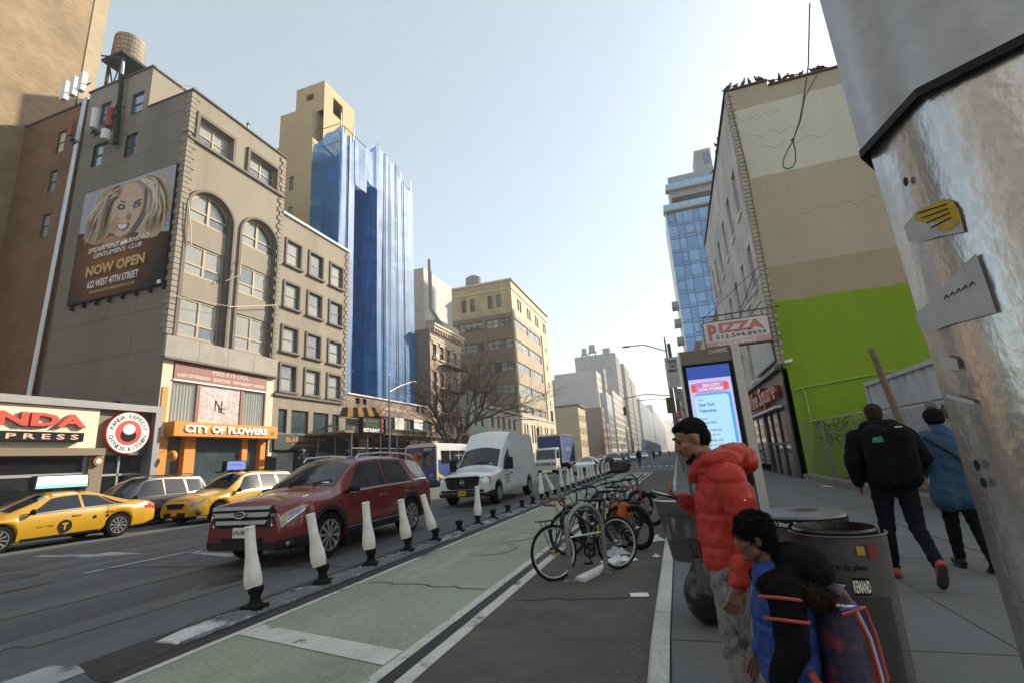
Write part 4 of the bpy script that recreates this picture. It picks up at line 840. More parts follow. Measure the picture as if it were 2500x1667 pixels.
m = MB(); m.box(XL-.2,XL+.75,48.3,56.9,17.5,17.75); m.box(XL-.2,XL+.6,48.35,56.85,17.2,17.5); m.box(XL-.2,XL+.1,48.35,56.85,16.2,17.2); m.box(XL,XL+.14,48.4,56.8,15.85,16.05); add('cornice', m, PALE, B)
for k in range(13): add('bracket', MB().box(XL+.1,XL+.55,48.5+k*.67,48.72+k*.67,16.75,17.2), BST, B)
for a, b in cy:
    for c, d in rz: add('lintel', fbox(fbox(MB(), FX, a-.15, b+.15, d+.02, d+.25, -.14, 0), FX, a-.15, b+.15, c-.16, c-.02, -.2, 0), PALE if c > 13 else BST, B)
for y, z in ((49.25,13.9),(49.3,10.6),(49.3,7.6)): add('air_conditioner', fbox(MB(), FX, y, y+.55, z, z+.42, -.35, .05), WHITE_P, B)
m = MB(); IRON = M('rusty_iron', (.11,.055,.038), .8)
for z in (13.2,10.2,7.2,4.5):
    m.box(XL+.05,XL+1.1,50.6,55.9,z,z+.06)
    for y in [50.6+.35*i for i in range(16)]: m.box(XL+1.06,XL+1.1,y,y+.03,z,z+1.0)
    m.box(XL+1.05,XL+1.11,50.6,55.9,z+.97,z+1.02)
for z in (10.2,7.2,4.5): m.tube([(XL+.6,54.5,z),(XL+.6,52,z+3)], .05, 5).tube([(XL+.9,54.5,z),(XL+.9,52,z+3)], .05, 5)
add('fire_escape', m, IRON, B)
# ================================================================ pale green house and the cream house beyond
PGN = M('pale_green_paint', (.42,.45,.37), .85, var=.12, stain=(.3,.32,.26))
wx = [(y, y+.95, z, z+1.7) for y in (58.2,60.6,63.0) for z in (3.6,6.6,9.2)]
B = simple_block('pale_green_house', 'pale green painted house with a dark cornice behind the bare tree', XL-14, XL, 56.85, 65.5, 11.4, PGN, wx, panes=[G_DARK])
add('cornice', MB().box(XL-.1,XL+.5,56.8,65.6,11.4,12.0), M('cornice_brown', (.16,.09,.06), .8), B)
CRM = M('cream_wall', (.55,.49,.35), .88, var=.1)
wx = [(y, y+1.1, z, z+1.9) for y in (67,69.6,72.2,74.8,77.4) for z in (3.4,6.6)]
B = simple_block('cream_house', 'low cream house beside the big beige loft building', XL-16, XL, 65.55, 80.9, 9.3, CRM, wx, panes=[G_DARK, G_SKY])
add('cornice', MB().box(XL-.1,XL+.35,65.5,81.0,9.3,9.7), CREAM, B)
DELI = thing('deli_sign_board', 'black deli sign board with green edge and pale lettering behind the van', 'sign', FX(56,3.4,-.4)); add('board', fbox(MB(), FX, 50.0,58.5,2.9,3.75,-1.0,-.8), BLACK_S, DELI); add('edge', fbox(fbox(MB(), FX, 50.0,58.5,3.72,3.8,-1.03,-.78), FX, 50.0,58.5,2.85,2.93,-1.03,-.78), M('neon_green_trim', (.18,.40,.10), .5), DELI); add('lettering', text('BIG APPLE PIZZA DELI', FX(50.3,3.08,-1.01), (0,1,0), (0,0,1), w=7.9, h=.5), M('pale_green_letter', (.40,.45,.33), .5, bump=0), DELI)
RSG = thing('round_shop_sign', 'round brown sign above the deli board behind the tree', 'sign', FX(55,4.6,-1)); add('disc', MB().cyl((XL+1.0,55.2,4.5),(XL+1.0,55.32,4.5),.62,n=24), M('brown_disc', (.20,.07,.045), .6), RSG, True); add('ring', MB().lathe([(.62,-.02),(.68,.06),(.62,.14)], 24, (XL+1.0,55.2,4.5), 'y', cap=False), CREAM, RSG, True)
# ================================================================ beige loft building
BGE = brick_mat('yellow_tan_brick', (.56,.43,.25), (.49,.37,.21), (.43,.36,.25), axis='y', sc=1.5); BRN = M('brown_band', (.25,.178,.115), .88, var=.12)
LST = M('limestone', (.58,.51,.38), .85, var=.1)
B = thing('beige_loft_building', 'big beige corner building with brown bands and long rows of pale windows', 'building', (-36, 95, .2))
Fy = face('y-', 81); sy_rows = [(25.75,27.45),(21.65,23.4),(17.5,19.25),(13.4,15.2),(9.9,11.4)]
sgr = [(-45.6,-42.0),(-41.2,-37.0),(-36.4,-31.5),(-30.8,-25.95)]; top = []
for c in (-29.8,-35.2,-40.4,-45.0): top += [(c-.52,c+.48,29.6,32.15),(c+1.28,c+2.28,29.6,32.15)]
shol = [(a, b, c, d) for a, b in sgr for c, d in sy_rows]
m = MB(); wall(m, Fy, -48, XL, 28.3, 34.6, [(max(a,-47.9), b, c, d) for a, b, c, d in top], .25); add('side_upper_wall', m, BGE, B)
m = MB(); wall(m, Fy, -48, XL, 9.3, 28.3, shol, .25); add('side_band_wall', m, BRN, B)
m = MB(); wall(m, Fy, -48, XL, .2, 9.3, [(-44+3.6*k,-42.2+3.6*k,5.2,7.9) for k in range(5)], .25); add('side_base_wall', m, LST, B)
for k in range(5): window(B, Fy, -44+3.6*k, -42.2+3.6*k, 5.2, 7.9, depth=.2, cols=2, rows=2, panes=[G_SKY, G_DARK])
PW = M('pale_factory_pane', (.34,.325,.25), .35, var=.2, scale=.4, fine=2, bump=0, coat=.6)
for h in shol: window(B, Fy, *h, depth=.2, cols=4, rows=2, fr=.09, frame=FR_DARK, panes=[PW, PW, PW, G_SKY])
for h in top: window(B, Fy, max(h[0],-47.9), *h[1:], depth=.2, cols=1, rows=2, panes=[G_DARK, G_SKY, G_BLIND])
fh = [(82.0,90.6,c,d) for c, d in sy_rows]+[(91.0,100.0,c,d) for c, d in sy_rows]
LB = M('lit_tan_band', (.44,.37,.27), .88, var=.1)  # street-side copy of the brown band with sunlight put into its colour
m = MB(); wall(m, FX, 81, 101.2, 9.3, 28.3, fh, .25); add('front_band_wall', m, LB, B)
th = [(y, y+1.0, 29.6, 32.0) for y in (84.5,86.0,91.0,92.5,97.0,98.5,103.5,105)]; m = MB(); wall(m, FX, 81, 108.2, 28.3, 34.6, th, .25); add('front_upper_wall', m, LST, B)
eh = [(104.3,105.2,z,z+1.3) for z in (25,21,17,13)]+[(104,106.4,9.2,12)]; m = MB(); wall(m, FX, 101.2, 108.2, 9.3, 28.3, eh, .25); add('front_end_wall', m, LST, B)
bh = [(y, y+.9, 4.6, 8.0) for y in (83.5,85.2,88.2,89.9,93,94.7,98,99.7,103,104.7)]; m = MB(); wall(m, FX, 81, 108.2, .2, 9.3, bh, .25); add('front_base_wall', m, LST, B)
for h in fh: window(B, FX, *h, depth=.18, cols=7, rows=2, fr=.09, frame=FR_WHITE, panes=[PW, G_BLIND, G_SKY])
for h in th+eh+bh: window(B, FX, *h, depth=.18, panes=[G_SKY, G_DARK])
m = MB(); m.quad((-48,81,34.5),(XL,81,34.5),(XL,108.2,34.5),(-48,108.2,34.5)); m.quad((-48,108.2,.2),(XL,108.2,.2),(XL,108.2,34.5),(-48,108.2,34.5)); m.quad((-48,81,.2),(-48,108.2,.2),(-48,108.2,34.5),(-48,81,34.5)); add('roof', m, TRIM_GREY, B)
m = MB(); m.box(-48.1,XL+.3,80.8,81.2,34.6,34.95); m.box(XL-.2,XL+.3,81.2,108.4,34.6,34.95); m.box(-48,XL+.1,80.88,81,32.9,33.2); m.box(XL,XL+.12,81,108.2,32.9,33.2); m.box(-48,XL+.1,80.88,81,9.2,9.5); m.box(XL,XL+.12,81,108.2,9.2,9.5); m.box(XL,XL+.2,101.1,101.5,9.5,28.3); add('cornice', m, LST, B)
WT = thing('rooftop_tank', 'grey conical water tank on the roof of the beige loft building', 'water tank', (-38.6, 95, 34.5)); add('tank', MB().lathe([(0,38.2),(1.9,38.2),(1.85,42.2),(0,43.3)], 20, (-38.6,95,0)), M('grey_tank', (.24,.25,.26), .8), WT, 30); add('frame', MB().box(-40.2,-37,93.5,96.5,34.5,38.2), TRIM_GREY, WT)
o = add('roof_hut', MB().box(-46.5,-43,88,93,34.5,38.5).box(-42.2,-40.5,88,92,34.5,36.8), CRM); tag(o, 'low plant rooms on the roof of the beige loft building', 'plant room')
B = thing('white_slab_building', 'pale slab wall with a pipe rising behind the blue netting', 'building', (-36, 66, .2)); add('wall', MB().box(-40,-33.5,62,72,.2,31.5), M('white_render', (.55,.53,.50), .9), B); add('lower_wall', MB().box(-33.5,-31.5,62.5,70,.2,23), CRM, B); add('pipe', MB().tube([(-32.3,61.8,32.5),(-32.3,61.8,24.5),(-29.0,61.8,19)], .3, 8), GALV, B, True)
# ================================================================ far row on the left
_wm = {}
def far_window(parent, F, u0, u1, v0, v1, mt):
    k = (round(u1-u0, 2), round(v1-v0, 2), id(F), id(mt))
    w, h = (u1-u0)/2, (v1-v0)/2; c = F((u0+u1)/2, (v0+v1)/2, .10); ax = abs(F(1,0)[0]-F(0,0)[0]) < .5
    kk = (k[0], k[1], ax, mt.name)
    if kk not in _wm:
        m = MB(); (m.box(-.03,.03,-w,w,-h,h) if ax else m.box(-w,w,-.03,.03,-h,h)); me = m.mesh('window'); me.materials.append(mt); _wm[kk] = me
    o = bpy.data.objects.new('window', _wm[kk]); COL.objects.link(o); o.parent = parent; of = OFF[parent.name]; o.location = (c[0]-of[0], c[1]-of[1], c[2]-of[2]); return o
FG = glass_mat('far_glass', (.10,.11,.12), .1)
def far_block(name, label, x0, x1, y0, y1, z1, mt, gx=None, gy=None, glass=FG, cop=None, z0=.1):
    """gx, gy: (n columns, n rows, first z, window w, window h) for the street face and the face towards us"""
    b = thing(name, label, 'building', ((x0+x1)/2, (y0+y1)/2, z0)); Fx = face('x+', x1); Fy = face('y-', y0); hx, hy = [], []
    def lay(g, a, c):
        n, r, zf, w, h = g; out = []
        for i in range(n):
            u = a+(c-a)*(i+.5)/n
            for j in range(r): zz = zf+(z1-zf-.6)*j/max(1, r); out.append((u-w/2, u+w/2, zz, zz+h))
        return out
    if gx: hx = lay(gx, y0, y1)
    if gy: hy = lay(gy, x0, x1)
    m = MB(); wall(m, Fx, y0, y1, z0, z1, hx, .3); wall(m, Fy, x0, x1, z0, z1, hy, .3)
    m.quad((x0,y0,z1),(x1,y0,z1),(x1,y1,z1),(x0,y1,z1)); m.quad((x0,y0,z0),(x0,y1,z0),(x0,y1,z1),(x0,y0,z1)); m.quad((x0,y1,z0),(x1,y1,z0),(x1,y1,z1),(x0,y1,z1)); add('wall', m, mt, b)
    for h in hx: far_window(b, Fx, *h, glass)
    for h in hy: far_window(b, Fy, *h, glass)
    if cop: add('cornice', MB().box(x0-.2,x1+.5,y0-.3,y1+.2,z1,z1+.5), cop, b)
    return b
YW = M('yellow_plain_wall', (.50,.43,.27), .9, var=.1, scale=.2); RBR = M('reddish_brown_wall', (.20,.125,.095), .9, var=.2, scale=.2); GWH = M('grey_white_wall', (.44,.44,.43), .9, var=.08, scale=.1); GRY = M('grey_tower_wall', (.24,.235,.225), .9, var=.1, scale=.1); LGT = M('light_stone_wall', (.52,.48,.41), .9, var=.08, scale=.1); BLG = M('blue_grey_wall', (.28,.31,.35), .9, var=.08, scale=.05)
DKB = M('dark_cornice', (.12,.085,.065), .85)
far_block('yellow_corner_house', 'plain yellow walled house with dark cornice on the corner past the loft building', XL-26, XL, 137.5, 149, 15.9, YW, (5,3,4.2,1.0,2.0), None, cop=DKB)
b = far_block('red_brown_house', 'reddish brown walled house next to the plain yellow one', XL-20, XL, 186, 194, 19.6, RBR, (3,5,4,1.0,1.9), None)
add('chimney', MB().box(XL-1.2,XL-.2,186.2,187.4,19.6,26), CREAM, b)
far_block('low_mural_building', 'low brown building with a dark mural wall far down the avenue', XL-16, XL+.1, 196, 203, 14, RBR, (3,3,4,1.1,1.8), (3,2,5,1.2,1.8))
far_block('grey_white_block', 'large blank grey white block rising behind the brown house', -47, -28.5, 204, 218, 37.2, GWH, (4,9,6,1.2,1.9), None); far_block('grey_rear_block', 'grey block with yellowish windows behind the yellow house', -62, -46, 210, 226, 36, GWH, None, (4,8,8,2.2,2.4), glass=M('warm_yellow_panes', (.42,.36,.22), .4))  # rear block panes share an even yellowish colour
far_block('balcony_tower', 'slim dark apartment tower with stacked balconies', -34, XL-2, 222, 230, 41, GRY, (3,10,6,1.6,2.2), (2,10,6,1.8,2.2)); far_block('glass_grid_building', 'apartment building with a white grid of glass bays', XL-12, XL, 206, 224, 27.6, GWH, (5,8,4,2.6,2.6), None)
far_block('long_stone_building', 'long light stone building with many equal windows', XL-20, XL, 231, 272, 31.5, LGT, (11,8,4.2,2.0,2.3), None)
far_block('great_grey_tower', 'tallest grey tower with stepped roof and water tanks far down the left side', -52, XL-2, 285, 312, 60.5, GRY, (7,14,8,1.3,2.2), (7,14,20,1.3,2.2)); far_block('grey_step_tower', 'grey stepped tower just past the tallest grey one', -45, XL, 314, 350, 58.5, GRY, (9,15,6,1.4,2.2), None)
far_block('grey_far_tower', 'third grey tower down the left side behind the stepped ones', -45, XL+.4, 352, 392, 54.5, GRY, (9,14,6,1.4,2.2), None); far_block('stone_far_block', 'light stone far block beneath the grey towers', -45, XL+1, 274, 284, 16, LGT, (4,4,4,1.6,2.2), None)
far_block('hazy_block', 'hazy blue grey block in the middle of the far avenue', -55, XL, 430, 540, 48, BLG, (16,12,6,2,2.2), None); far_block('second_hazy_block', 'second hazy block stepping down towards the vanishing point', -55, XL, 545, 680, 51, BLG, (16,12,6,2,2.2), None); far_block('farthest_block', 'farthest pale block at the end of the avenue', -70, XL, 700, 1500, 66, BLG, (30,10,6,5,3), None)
for (x, y, z, r, h) in ((-46.5,290,62.6,1.6,3.4),(-41.5,290,63.4,2.1,4.2)):
    t = thing('rooftop_tank', 'small left water tank on stilts above the tallest grey tower' if r < 2 else 'larger right water tank on stilts above the tallest grey tower', 'water tank', (x, y, 60.5)); add('tank', MB().lathe([(0,z),(r,z),(r*.95,z+h),(0,z+h+1)], 16, (x, y, 0)), GRY, t, 30); add('stilts', MB().box(x-r,x-r+.5,y-.5,y+.5,60.5,z).box(x+r-.5,x+r,y-.5,y+.5,60.5,z).box(x-r-.6,x+r+.6,y-1,y+1,z-.6,z), GRY, t)
t = thing('roof_hut', 'square plant room on the tallest grey tower', 'plant room', (-32, 292, 60.5)); add('wall', MB().box(-35,-31,288,300,60.5,64), GRY, t); add('coping', MB().box(-35.2,-30.8,287.8,300.2,64,64.4), DKB, t)
# ================================================================ right side: white brick building with the green side wall
XR = 4.6; FR = face('x-', XR); FG_ = face('y-', 22.5)
B = thing('green_walled_building', 'white painted brick building whose side wall is painted bright green below', 'building', (XR+8, 32, .13))
WBR = brick_mat('white_painted_brick', (.74,.71,.66), (.66,.63,.58), (.46,.43,.39), axis='x', sc=1.6)
hr_ = [(24.3,25.35,12.9,15.25),(27.2,28.2,12.9,15.25),(30.2,31.2,12.9,15.25),(33.4,34.4,12.9,15.25),(36.5,37.5,12.9,15.25),(39.3,40.2,12.9,15.25)]
hr_ += [(24.0,24.9,8.75,10.95),(26.6,27.6,8.75,10.95),(29.5,30.5,8.75,10.95),(32.8,33.8,8.75,10.95),(36.1,37.1,8.75,10.95),(39.2,40.1,8.75,10.95)]
hr_ += [(29.3,30.2,5.1,7.1),(32.3,33.2,5.1,7.1),(35.3,36.2,5.1,7.1),(38.3,39.2,5.1,7.1)]
m = MB(); wall(m, FR, 22.5, 41.3, 4.65, 18.35, hr_, .28); add('front_wall', m, WBR, B)
for h in hr_: window(B, FR, *h, depth=.22, rows=2, fr=.06, frame=FR_WHITE, panes=[G_DARK, G_DARK, G_SKY])
for a, b, c, d in hr_:
    m = MB(); band(m, FR, a-.1, b+.1, c-.18, c-.01, .08); add('sill', m, WHITE_P, B)
LIME = M('lime_green_wall_paint', (.200,.315,.006), .85, var=.10, scale=.5, fine=22, bump=.22, stain=(.17,.25,.012), stain_amt=.7, stretch=(1.6,1,.16)); TANW = M('tan_wall_paint', (.43,.375,.28), .9, var=.12, scale=.4, fine=22, bump=.15, stain=(.35,.285,.19), stain_amt=.7, stretch=(1.5,1,.14)); WHW = M('off_white_wall_paint', (.58,.55,.47), .9, var=.08, scale=.4, fine=18, bump=.15, stain=(.47,.43,.35), stain_amt=.7, stretch=(1.5,1,.14)); TAUW = M('taupe_wall_paint', (.37,.29,.195), .9, var=.1, scale=.4, bump=.15)
er = random.Random(12)
def edge(x0, x1, z, a, n=60): return [(x0+(x1-x0)*i/n, 22.5, z+er.uniform(-a, a)) for i in range(n+1)]
eg, et, ew0, ew1 = edge(4.6,24,7.5,.035), edge(4.6,24,9.1,.03), edge(4.9,24,13.5,.03), edge(4.75,24,17.2,.03)
add('green_paint_field', MB().quad((24,22.5,.13),(4.6,22.5,.13),*eg), LIME, B, fix=False)
add('taupe_paint_field', MB().quad(*eg, *et[::-1]), TAUW, B)
add('tan_paint_field', MB().quad(*et, *ew0[::-1], *ew1, (24,22.5,18.05),(6.4,22.5,18.05),(6.4,22.5,18.33),(4.6,22.5,18.33)), TANW, B, fix=False)
add('white_paint_field', MB().quad(*ew0, *ew1[::-1]), WHW, B)
m = MB(); m.quad((4.6,22.5,18.0),(24,22.5,18.0),(24,41.3,18.0),(4.6,41.3,18.0)); m.quad((4.6,41.3,.13),(24,41.3,.13),(24,41.3,18.3),(4.6,41.3,18.3)); m.quad((24,22.5,.13),(24,41.3,.13),(24,41.3,18),(24,22.5,18)); add('roof', m, TRIM_GREY, B)
m = MB(); m.box(4.5,4.75,22.42,41.4,18.35,18.45); m.box(4.75,6.42,22.42,22.62,18.33,18.43); m.box(6.42,24,22.42,22.62,18.05,18.15); add('coping', m, M('dark_coping', (.09,.06,.04), .8), B)
QBR = M('worn_corner_brick', (.40,.36,.295), .9, var=.2)
z = 4.8; k = 0
while z < 18.1:
    o = add('corner_brick', MB().box(4.52,4.6+.0,22.44,22.72 if k % 2 else 22.84,z,z+.17).box(4.6,4.74 if k % 2 else 4.82,22.44,22.5,z,z+.17), QBR, B); z += .2; k += 1
add('corner_drip', MB().tube([(4.66,22.42,18.2),(4.70,22.42,16.9),(4.80,22.42,14.0),(4.72,22.42,9),(4.66,22.42,4.6)], .018, 5), TRIM_GREY, B)
for i_, (u0, u1, v) in enumerate(((5.1,7.6,15.6),(5.6,8.4,14.9),(4.9,6.6,16.6),(6.5,9.5,11.4))): add('hairline_crack', MB().tube([(u0+(u1-u0)*i/24, 22.498, v+.12*math.sin(i*.8+i_)+er.uniform(-.05,.05)) for i in range(25)], .008, 3), TAUW, B)
# shop at its foot
SHB = M('black_shop_front', (.016,.014,.013), .35, var=.2); 
add('shop_front', fbox(fbox(fbox(MB(), FR, 22.5,41.3,4.1,4.6,-.02,.2), FR, 22.5,23.2,.13,4.1,-.06,.2), FR, 28.6,29.2,.13,4.1,-.03,.2), SHB, B)
add('shop_cornice', fbox(MB(), FR, 22.5,41.3,4.58,4.72,-.25,.1), SHB, B)
fs = add('shop_fascia', fbox(MB(), FR, 23.2,41.3,3.1,4.1,-.01,.2), M('grey_fascia', (.15,.145,.14), .5), B)
RDL = M('red_channel_letters', (.36,.035,.02), .35, var=.06, bump=0, coat=.5)
add('lettering', text('Wine Square', FR(31.4,3.2,-.05), (0,-1,0), (0,0,1), w=8.0, h=1.15, bold=.02, depth=.22, shear=.2), RDL, B)
add('white_strip', fbox(MB(), FR, 23.3,31.5,3.06,3.16,-.35,-.1), WHITE_P, B)  # plain white strip under the fascia
for a, b in ((23.25,25.2),(25.25,27.0),(27.05,28.6)):
    w = add('roller_door', fbox(fbox(fbox(MB(), FR, a,a+.08,.13,3.08,.0,.1), FR, b-.08,b,.13,3.08,.0,.1), FR, a+.08,b-.08,1.5,1.6,.0,.1), SHB, B); add('pane', MB().quad(FR(a,.13,.06),FR(b,.13,.06),FR(b,3.08,.06),FR(a,3.08,.06)), G_DARK, w)
for k in range(6): window(B, FR, 29.3+k*1.95, 31.15+k*1.95, .5, 3.05, depth=.05, rows=1, frame=[SHB, RED_P][k % 2], panes=[G_DARK, G_SHOP])
bn = thing('pale_wall_banner', 'large pale printed banner fixed flat on the white brick front', 'banner', FR(25,5.9,-.15)); add('sheet', fbox(MB(), FR, 22.75,27.8,5.05,6.75,-.16,-.12), M('pale_banner', (.52,.53,.53), .6, var=.12, scale=.7), bn); add('frame', fbox(fbox(MB(), FR, 22.7,27.85,6.75,6.82,-.18,-.1), FR, 22.7,27.85,4.98,5.05,-.18,-.1), GALV, bn)
# wires along the white front
wr = thing('facade_wires', 'thin black wires strung along the white brick front', 'wires', FR(30,9,-.3)); m = MB()
for z0, z1 in ((9.2,8.6),(8.4,8.9),(7.7,8.3)): add('wire', MB().tube([(XR-.2,22.7,z0),(XR-.5,30,z1-.5),(XR-.3,41,z1)], .018, 5), BLACK, wr)
# hanging rope loop on the side wall
lp = thing('hanging_cable_loop', 'twisted cable hanging from the sky with an open loop at its end', 'cable', (5.2, 19.5, 11)); m = MB()
def q6(u, z): return (u*.6, 6.0, 1.55+(z-1.55)*.6)
m.tube([q6(3.95,10.6), q6(3.65,9.13), q6(3.57,8.86), q6(3.38,8.23), q6(3.26,7.89), q6(3.08,7.52)], .009, 6); m.tube([q6(3.76,8.85), q6(3.45,8.4), q6(3.28,7.9), q6(3.08,7.52)], .007, 6)
m.tube([q6(3.08,7.5), q6(2.93,7.3), q6(2.81,7.08), q6(2.80,6.96), q6(2.86,6.90), q6(2.96,6.92), q6(3.03,7.02), q6(3.07,7.25), q6(3.07,7.5)], .008, 6); m.sph(q6(3.07,7.52), .02, 8, 6)
add('cable', m, M('grey_cable', (.10,.095,.09), .8), lp, True)
# pizza sign on its bracket
PZ = thing('pizza_sign', 'white hanging sign with faded red PIZZA and a phone number on an iron bracket', 'sign', (3.2, 22.0, 5.8)); Fp = face('y-', 22.0)
k_ = 22.0/15
def pzx(x): return x*k_
add('box', MB().box(1.80,4.36,22.0,22.25,5.76,6.86), M('faded_white_sign', (.60,.57,.55), .5, var=.06), PZ)
FRD = M('faded_red', (.50,.16,.16), .6, var=.15, bump=0); FPK = M('faded_pink', (.52,.30,.31), .6, var=.15, bump=0)
add('lettering', text('P', Fp(1.95,6.02,-.004), UX, UZ, w=.36, h=.72, bold=.05), FRD, PZ); add('lettering', text('IZZA', Fp(2.40,6.32,-.004), UX, UZ, w=1.78, h=.44, bold=.05), FRD, PZ)
add('lettering', text('212.594.8939', Fp(2.22,6.08,-.004), UX, UZ, w=2.0, h=.17, bold=.02), M('olive_black', (.06,.055,.03), .6, bump=0), PZ)
add('red_base_band', MB().quad(Fp(1.82,5.78,-.004),Fp(4.34,5.78,-.004),Fp(4.34,6.05,-.004),Fp(3.0,5.95,-.004),Fp(1.82,5.98,-.004)), FPK, PZ); add('lettering', text('Gourmet', Fp(2.3,5.8,-.007), UX, UZ, w=1.5, h=.2, shear=.3), WHITE_S, PZ)
add('edge', MB().box(1.77,4.39,21.99,22.26,5.72,5.78).box(1.77,4.39,21.99,22.26,6.86,6.9).box(1.77,1.8,21.99,22.26,5.78,6.86).box(4.36,4.39,21.99,22.26,5.78,6.86), M('sign_edge_brown', (.10,.05,.04), .6), PZ)
m = MB().tube([(1.8,22.12,7.14),(4.9,22.12,7.2)], .03, 6); 
for x in (1.85,3.0,4.2): m.tube([(x,22.12,7.15),(x,22.12,6.88)], .018, 5)
m.tube([(1.9,22.12,7.14),(4.62,22.5,9.3)], .012, 5).tube([(3.2,22.12,7.14),(4.62,22.5,8.9)], .012, 5); add('bracket', m, M('rust_bracket', (.12,.075,.05), .8), PZ)
# lot beside the wall: step, fence, container, leaning board
LT = thing('lot_kerb_step', 'low concrete step along the edge of the vacant lot', 'kerb step', (4.75, 18, .13)); m = MB().box(4.6,4.95,6.0,22.4,.10,.33); add('step', m, M('old_step', (.17,.155,.14), .9, var=.3, bump=.3), LT)
FN = thing('chain_link_fence', 'rusty chain link fence with a top rail round the vacant lot', 'fence', (4.75, 16, .33)); m = MB(); y = 7.0
m.tube([(4.78,6.5,2.12),(4.78,21.8,2.28)], .025, 6)
for yy in (7,10,13,16,19,21.8): m.cyl((4.78,yy,.3),(4.78,yy,2.3),.03,n=6)
add('post_and_rail', m, GALV, FN)
m = MB(); pit = .11; n = int(15/pit)
def zig(k, sgn):
    y0 = 6.6+k*pit; pts = []
    z = .35; yy = y0
    return y0
for k in range(int(15.2/pit)):
    for sgn in (-1, 1):
        y0 = 6.6+k*pit; y1 = y0+sgn*1.8*.9
        a, b = (4.78+sgn*.004, y0, .38), (4.78+sgn*.004, y1, 2.1)
        if y1 < 6.6: t = (6.6-y0)/(y1-y0); b = (a[0], 6.6, .38+1.72*t)
        if y1 > 21.8: t = (21.8-y0)/(y1-y0); b = (a[0], 21.8, .38+1.72*t)
        m.tube([a, b], .004, 3, caps=False)
add('mesh_wires', m, M('rust_wire', (.17,.14,.115), .8), FN, fix=False)
CT = thing('white_container', 'white corrugated container wall with graffiti behind the fence', 'container', (7.6, 15, .13)); rows = []
CW = M('dirty_white_metal', (.48,.49,.52), .6, .1, var=.15, stain=(.30,.30,.31), stain_amt=.6)
n = 56; pts = []
for i in range(n+1): pts.append((6.45-(.06 if (i//2) % 2 else 0), 11.3+i*.142))
m = MB(); m.grid([[(x, yy, z) for x, yy in pts] for z in (.13,3.25)]); add('corrugated_wall', m, CW, CT)
m = MB(); m.box(6.34,8.9,11.2,19.4,3.25,3.38); m.box(6.36,8.9,19.28,19.42,.13,3.25); m.box(6.36,6.5,11.18,11.3,.13,3.25); add('frame', m, CW, CT)
gr = random.Random(5)
def scrib(F, u0, v0, sc, n, seed, w, d):
    r = random.Random(seed); pts = []
    for i in range(n*14):
        t = i/14; pts.append(F(u0+sc*(t*.42+.24*math.sin(t*4.9+seed)+.10*math.sin(t*11.3+seed*2)), v0+sc*(.26*math.cos(t*6.1+seed)+.18*math.sin(t*2.7+seed)+.09*math.cos(t*13.1)), d))
    return MB().tube(pts, w, 4)
INK = M('graffiti_ink', (.012,.014,.010), .7, bump=0)
add('graffiti', scrib(face('x-', 6.38), 13.6, 2.0, .7, 5, 3, .02, -.005), INK, CT)
GR = thing('graffiti_tag', 'black scribbled tag sprayed low on the green wall', 'graffiti', (6, 22.47, 1.5)); add('spray_line', scrib(face('y-', 22.49), 5.35, 2.15, .62, 5, 1, .016, 0), INK, GR); add('spray_line', scrib(face('y-', 22.49), 5.45, 1.65, .55, 5, 2, .016, 0), INK, GR)
PI = thing('wall_conduit', 'pale painted conduit bending down the green wall', 'conduit', (5.5, 22.4, 2)); add('pipe', MB().tube([(4.9,22.42,3.65),(5.2,22.42,3.72),(8.5,22.42,4.05)], .03, 6).tube([(5.2,22.42,3.70),(5.26,22.42,3.5),(5.27,22.42,2.3)], .03, 6), M('lime_pipe', (.30,.42,.10), .7), PI, True)
CC = thing('security_camera', 'small white security camera on the corner of the green wall', 'camera', (4.85, 22.3, 4.75)); add('body', MB().cyl((4.72,22.2,4.8),(5.0,22.15,4.86),.07,n=10), WHITE_P, CC, True); add('bracket', MB().tube([(4.9,22.5,4.75),(4.9,22.2,4.8)], .025, 6), WHITE_P, CC)
LB_ = thing('leaning_timber', 'grey weathered timber leaning over the fence', 'timber', (4.6, 13, .4)); a, b = V3((4.42,12.4,3.0)), V3((4.70,12.5,.9)); d = (b-a); add('plank', MB().obox((a+b)/2, (.14,.05,d.length+.9), d.to_track_quat('Z','Y').to_matrix()), WOOD, LB_)
# glass tower, low houses
def tower_box(x0, x1, y0, y1, z0, z1): return MB().box(x0, x1, y0, y1, z0, z1)
GT = thing('blue_glass_tower', 'blue glass apartment tower with stepped top and balconies on the right', 'building', (15, 116, .13)); MUL = M('dark_mullion', (.05,.06,.07), .5); GPAN = M('blue_mirror_glass', (.17,.29,.43), .05, .9, var=.12, scale=.12, fine=.5, bump=0); GPAN2 = M('blue_mirror_glass_dark', (.12,.22,.36), .05, .9, var=.12, scale=.12, fine=.5, bump=0); SPN = M('grey_cladding', (.27,.28,.29), .6, .2)
add('core', MB().box(4.9,17,110.3,122,.13,56), MUL, GT); add('upper_core', MB().box(6.6,17,111.3,121,56,65.6), SPN, GT); add('bulkhead', MB().box(13.4,17,111.6,119,65.6,71.2), SPN, GT); add('bulkhead_opening', MB().box(15.2,16.6,111.5,111.62,67.3,70.3), G_SKY, GT)
cx = 4.9; ci = 0; Fg = face('y-', 110.3)
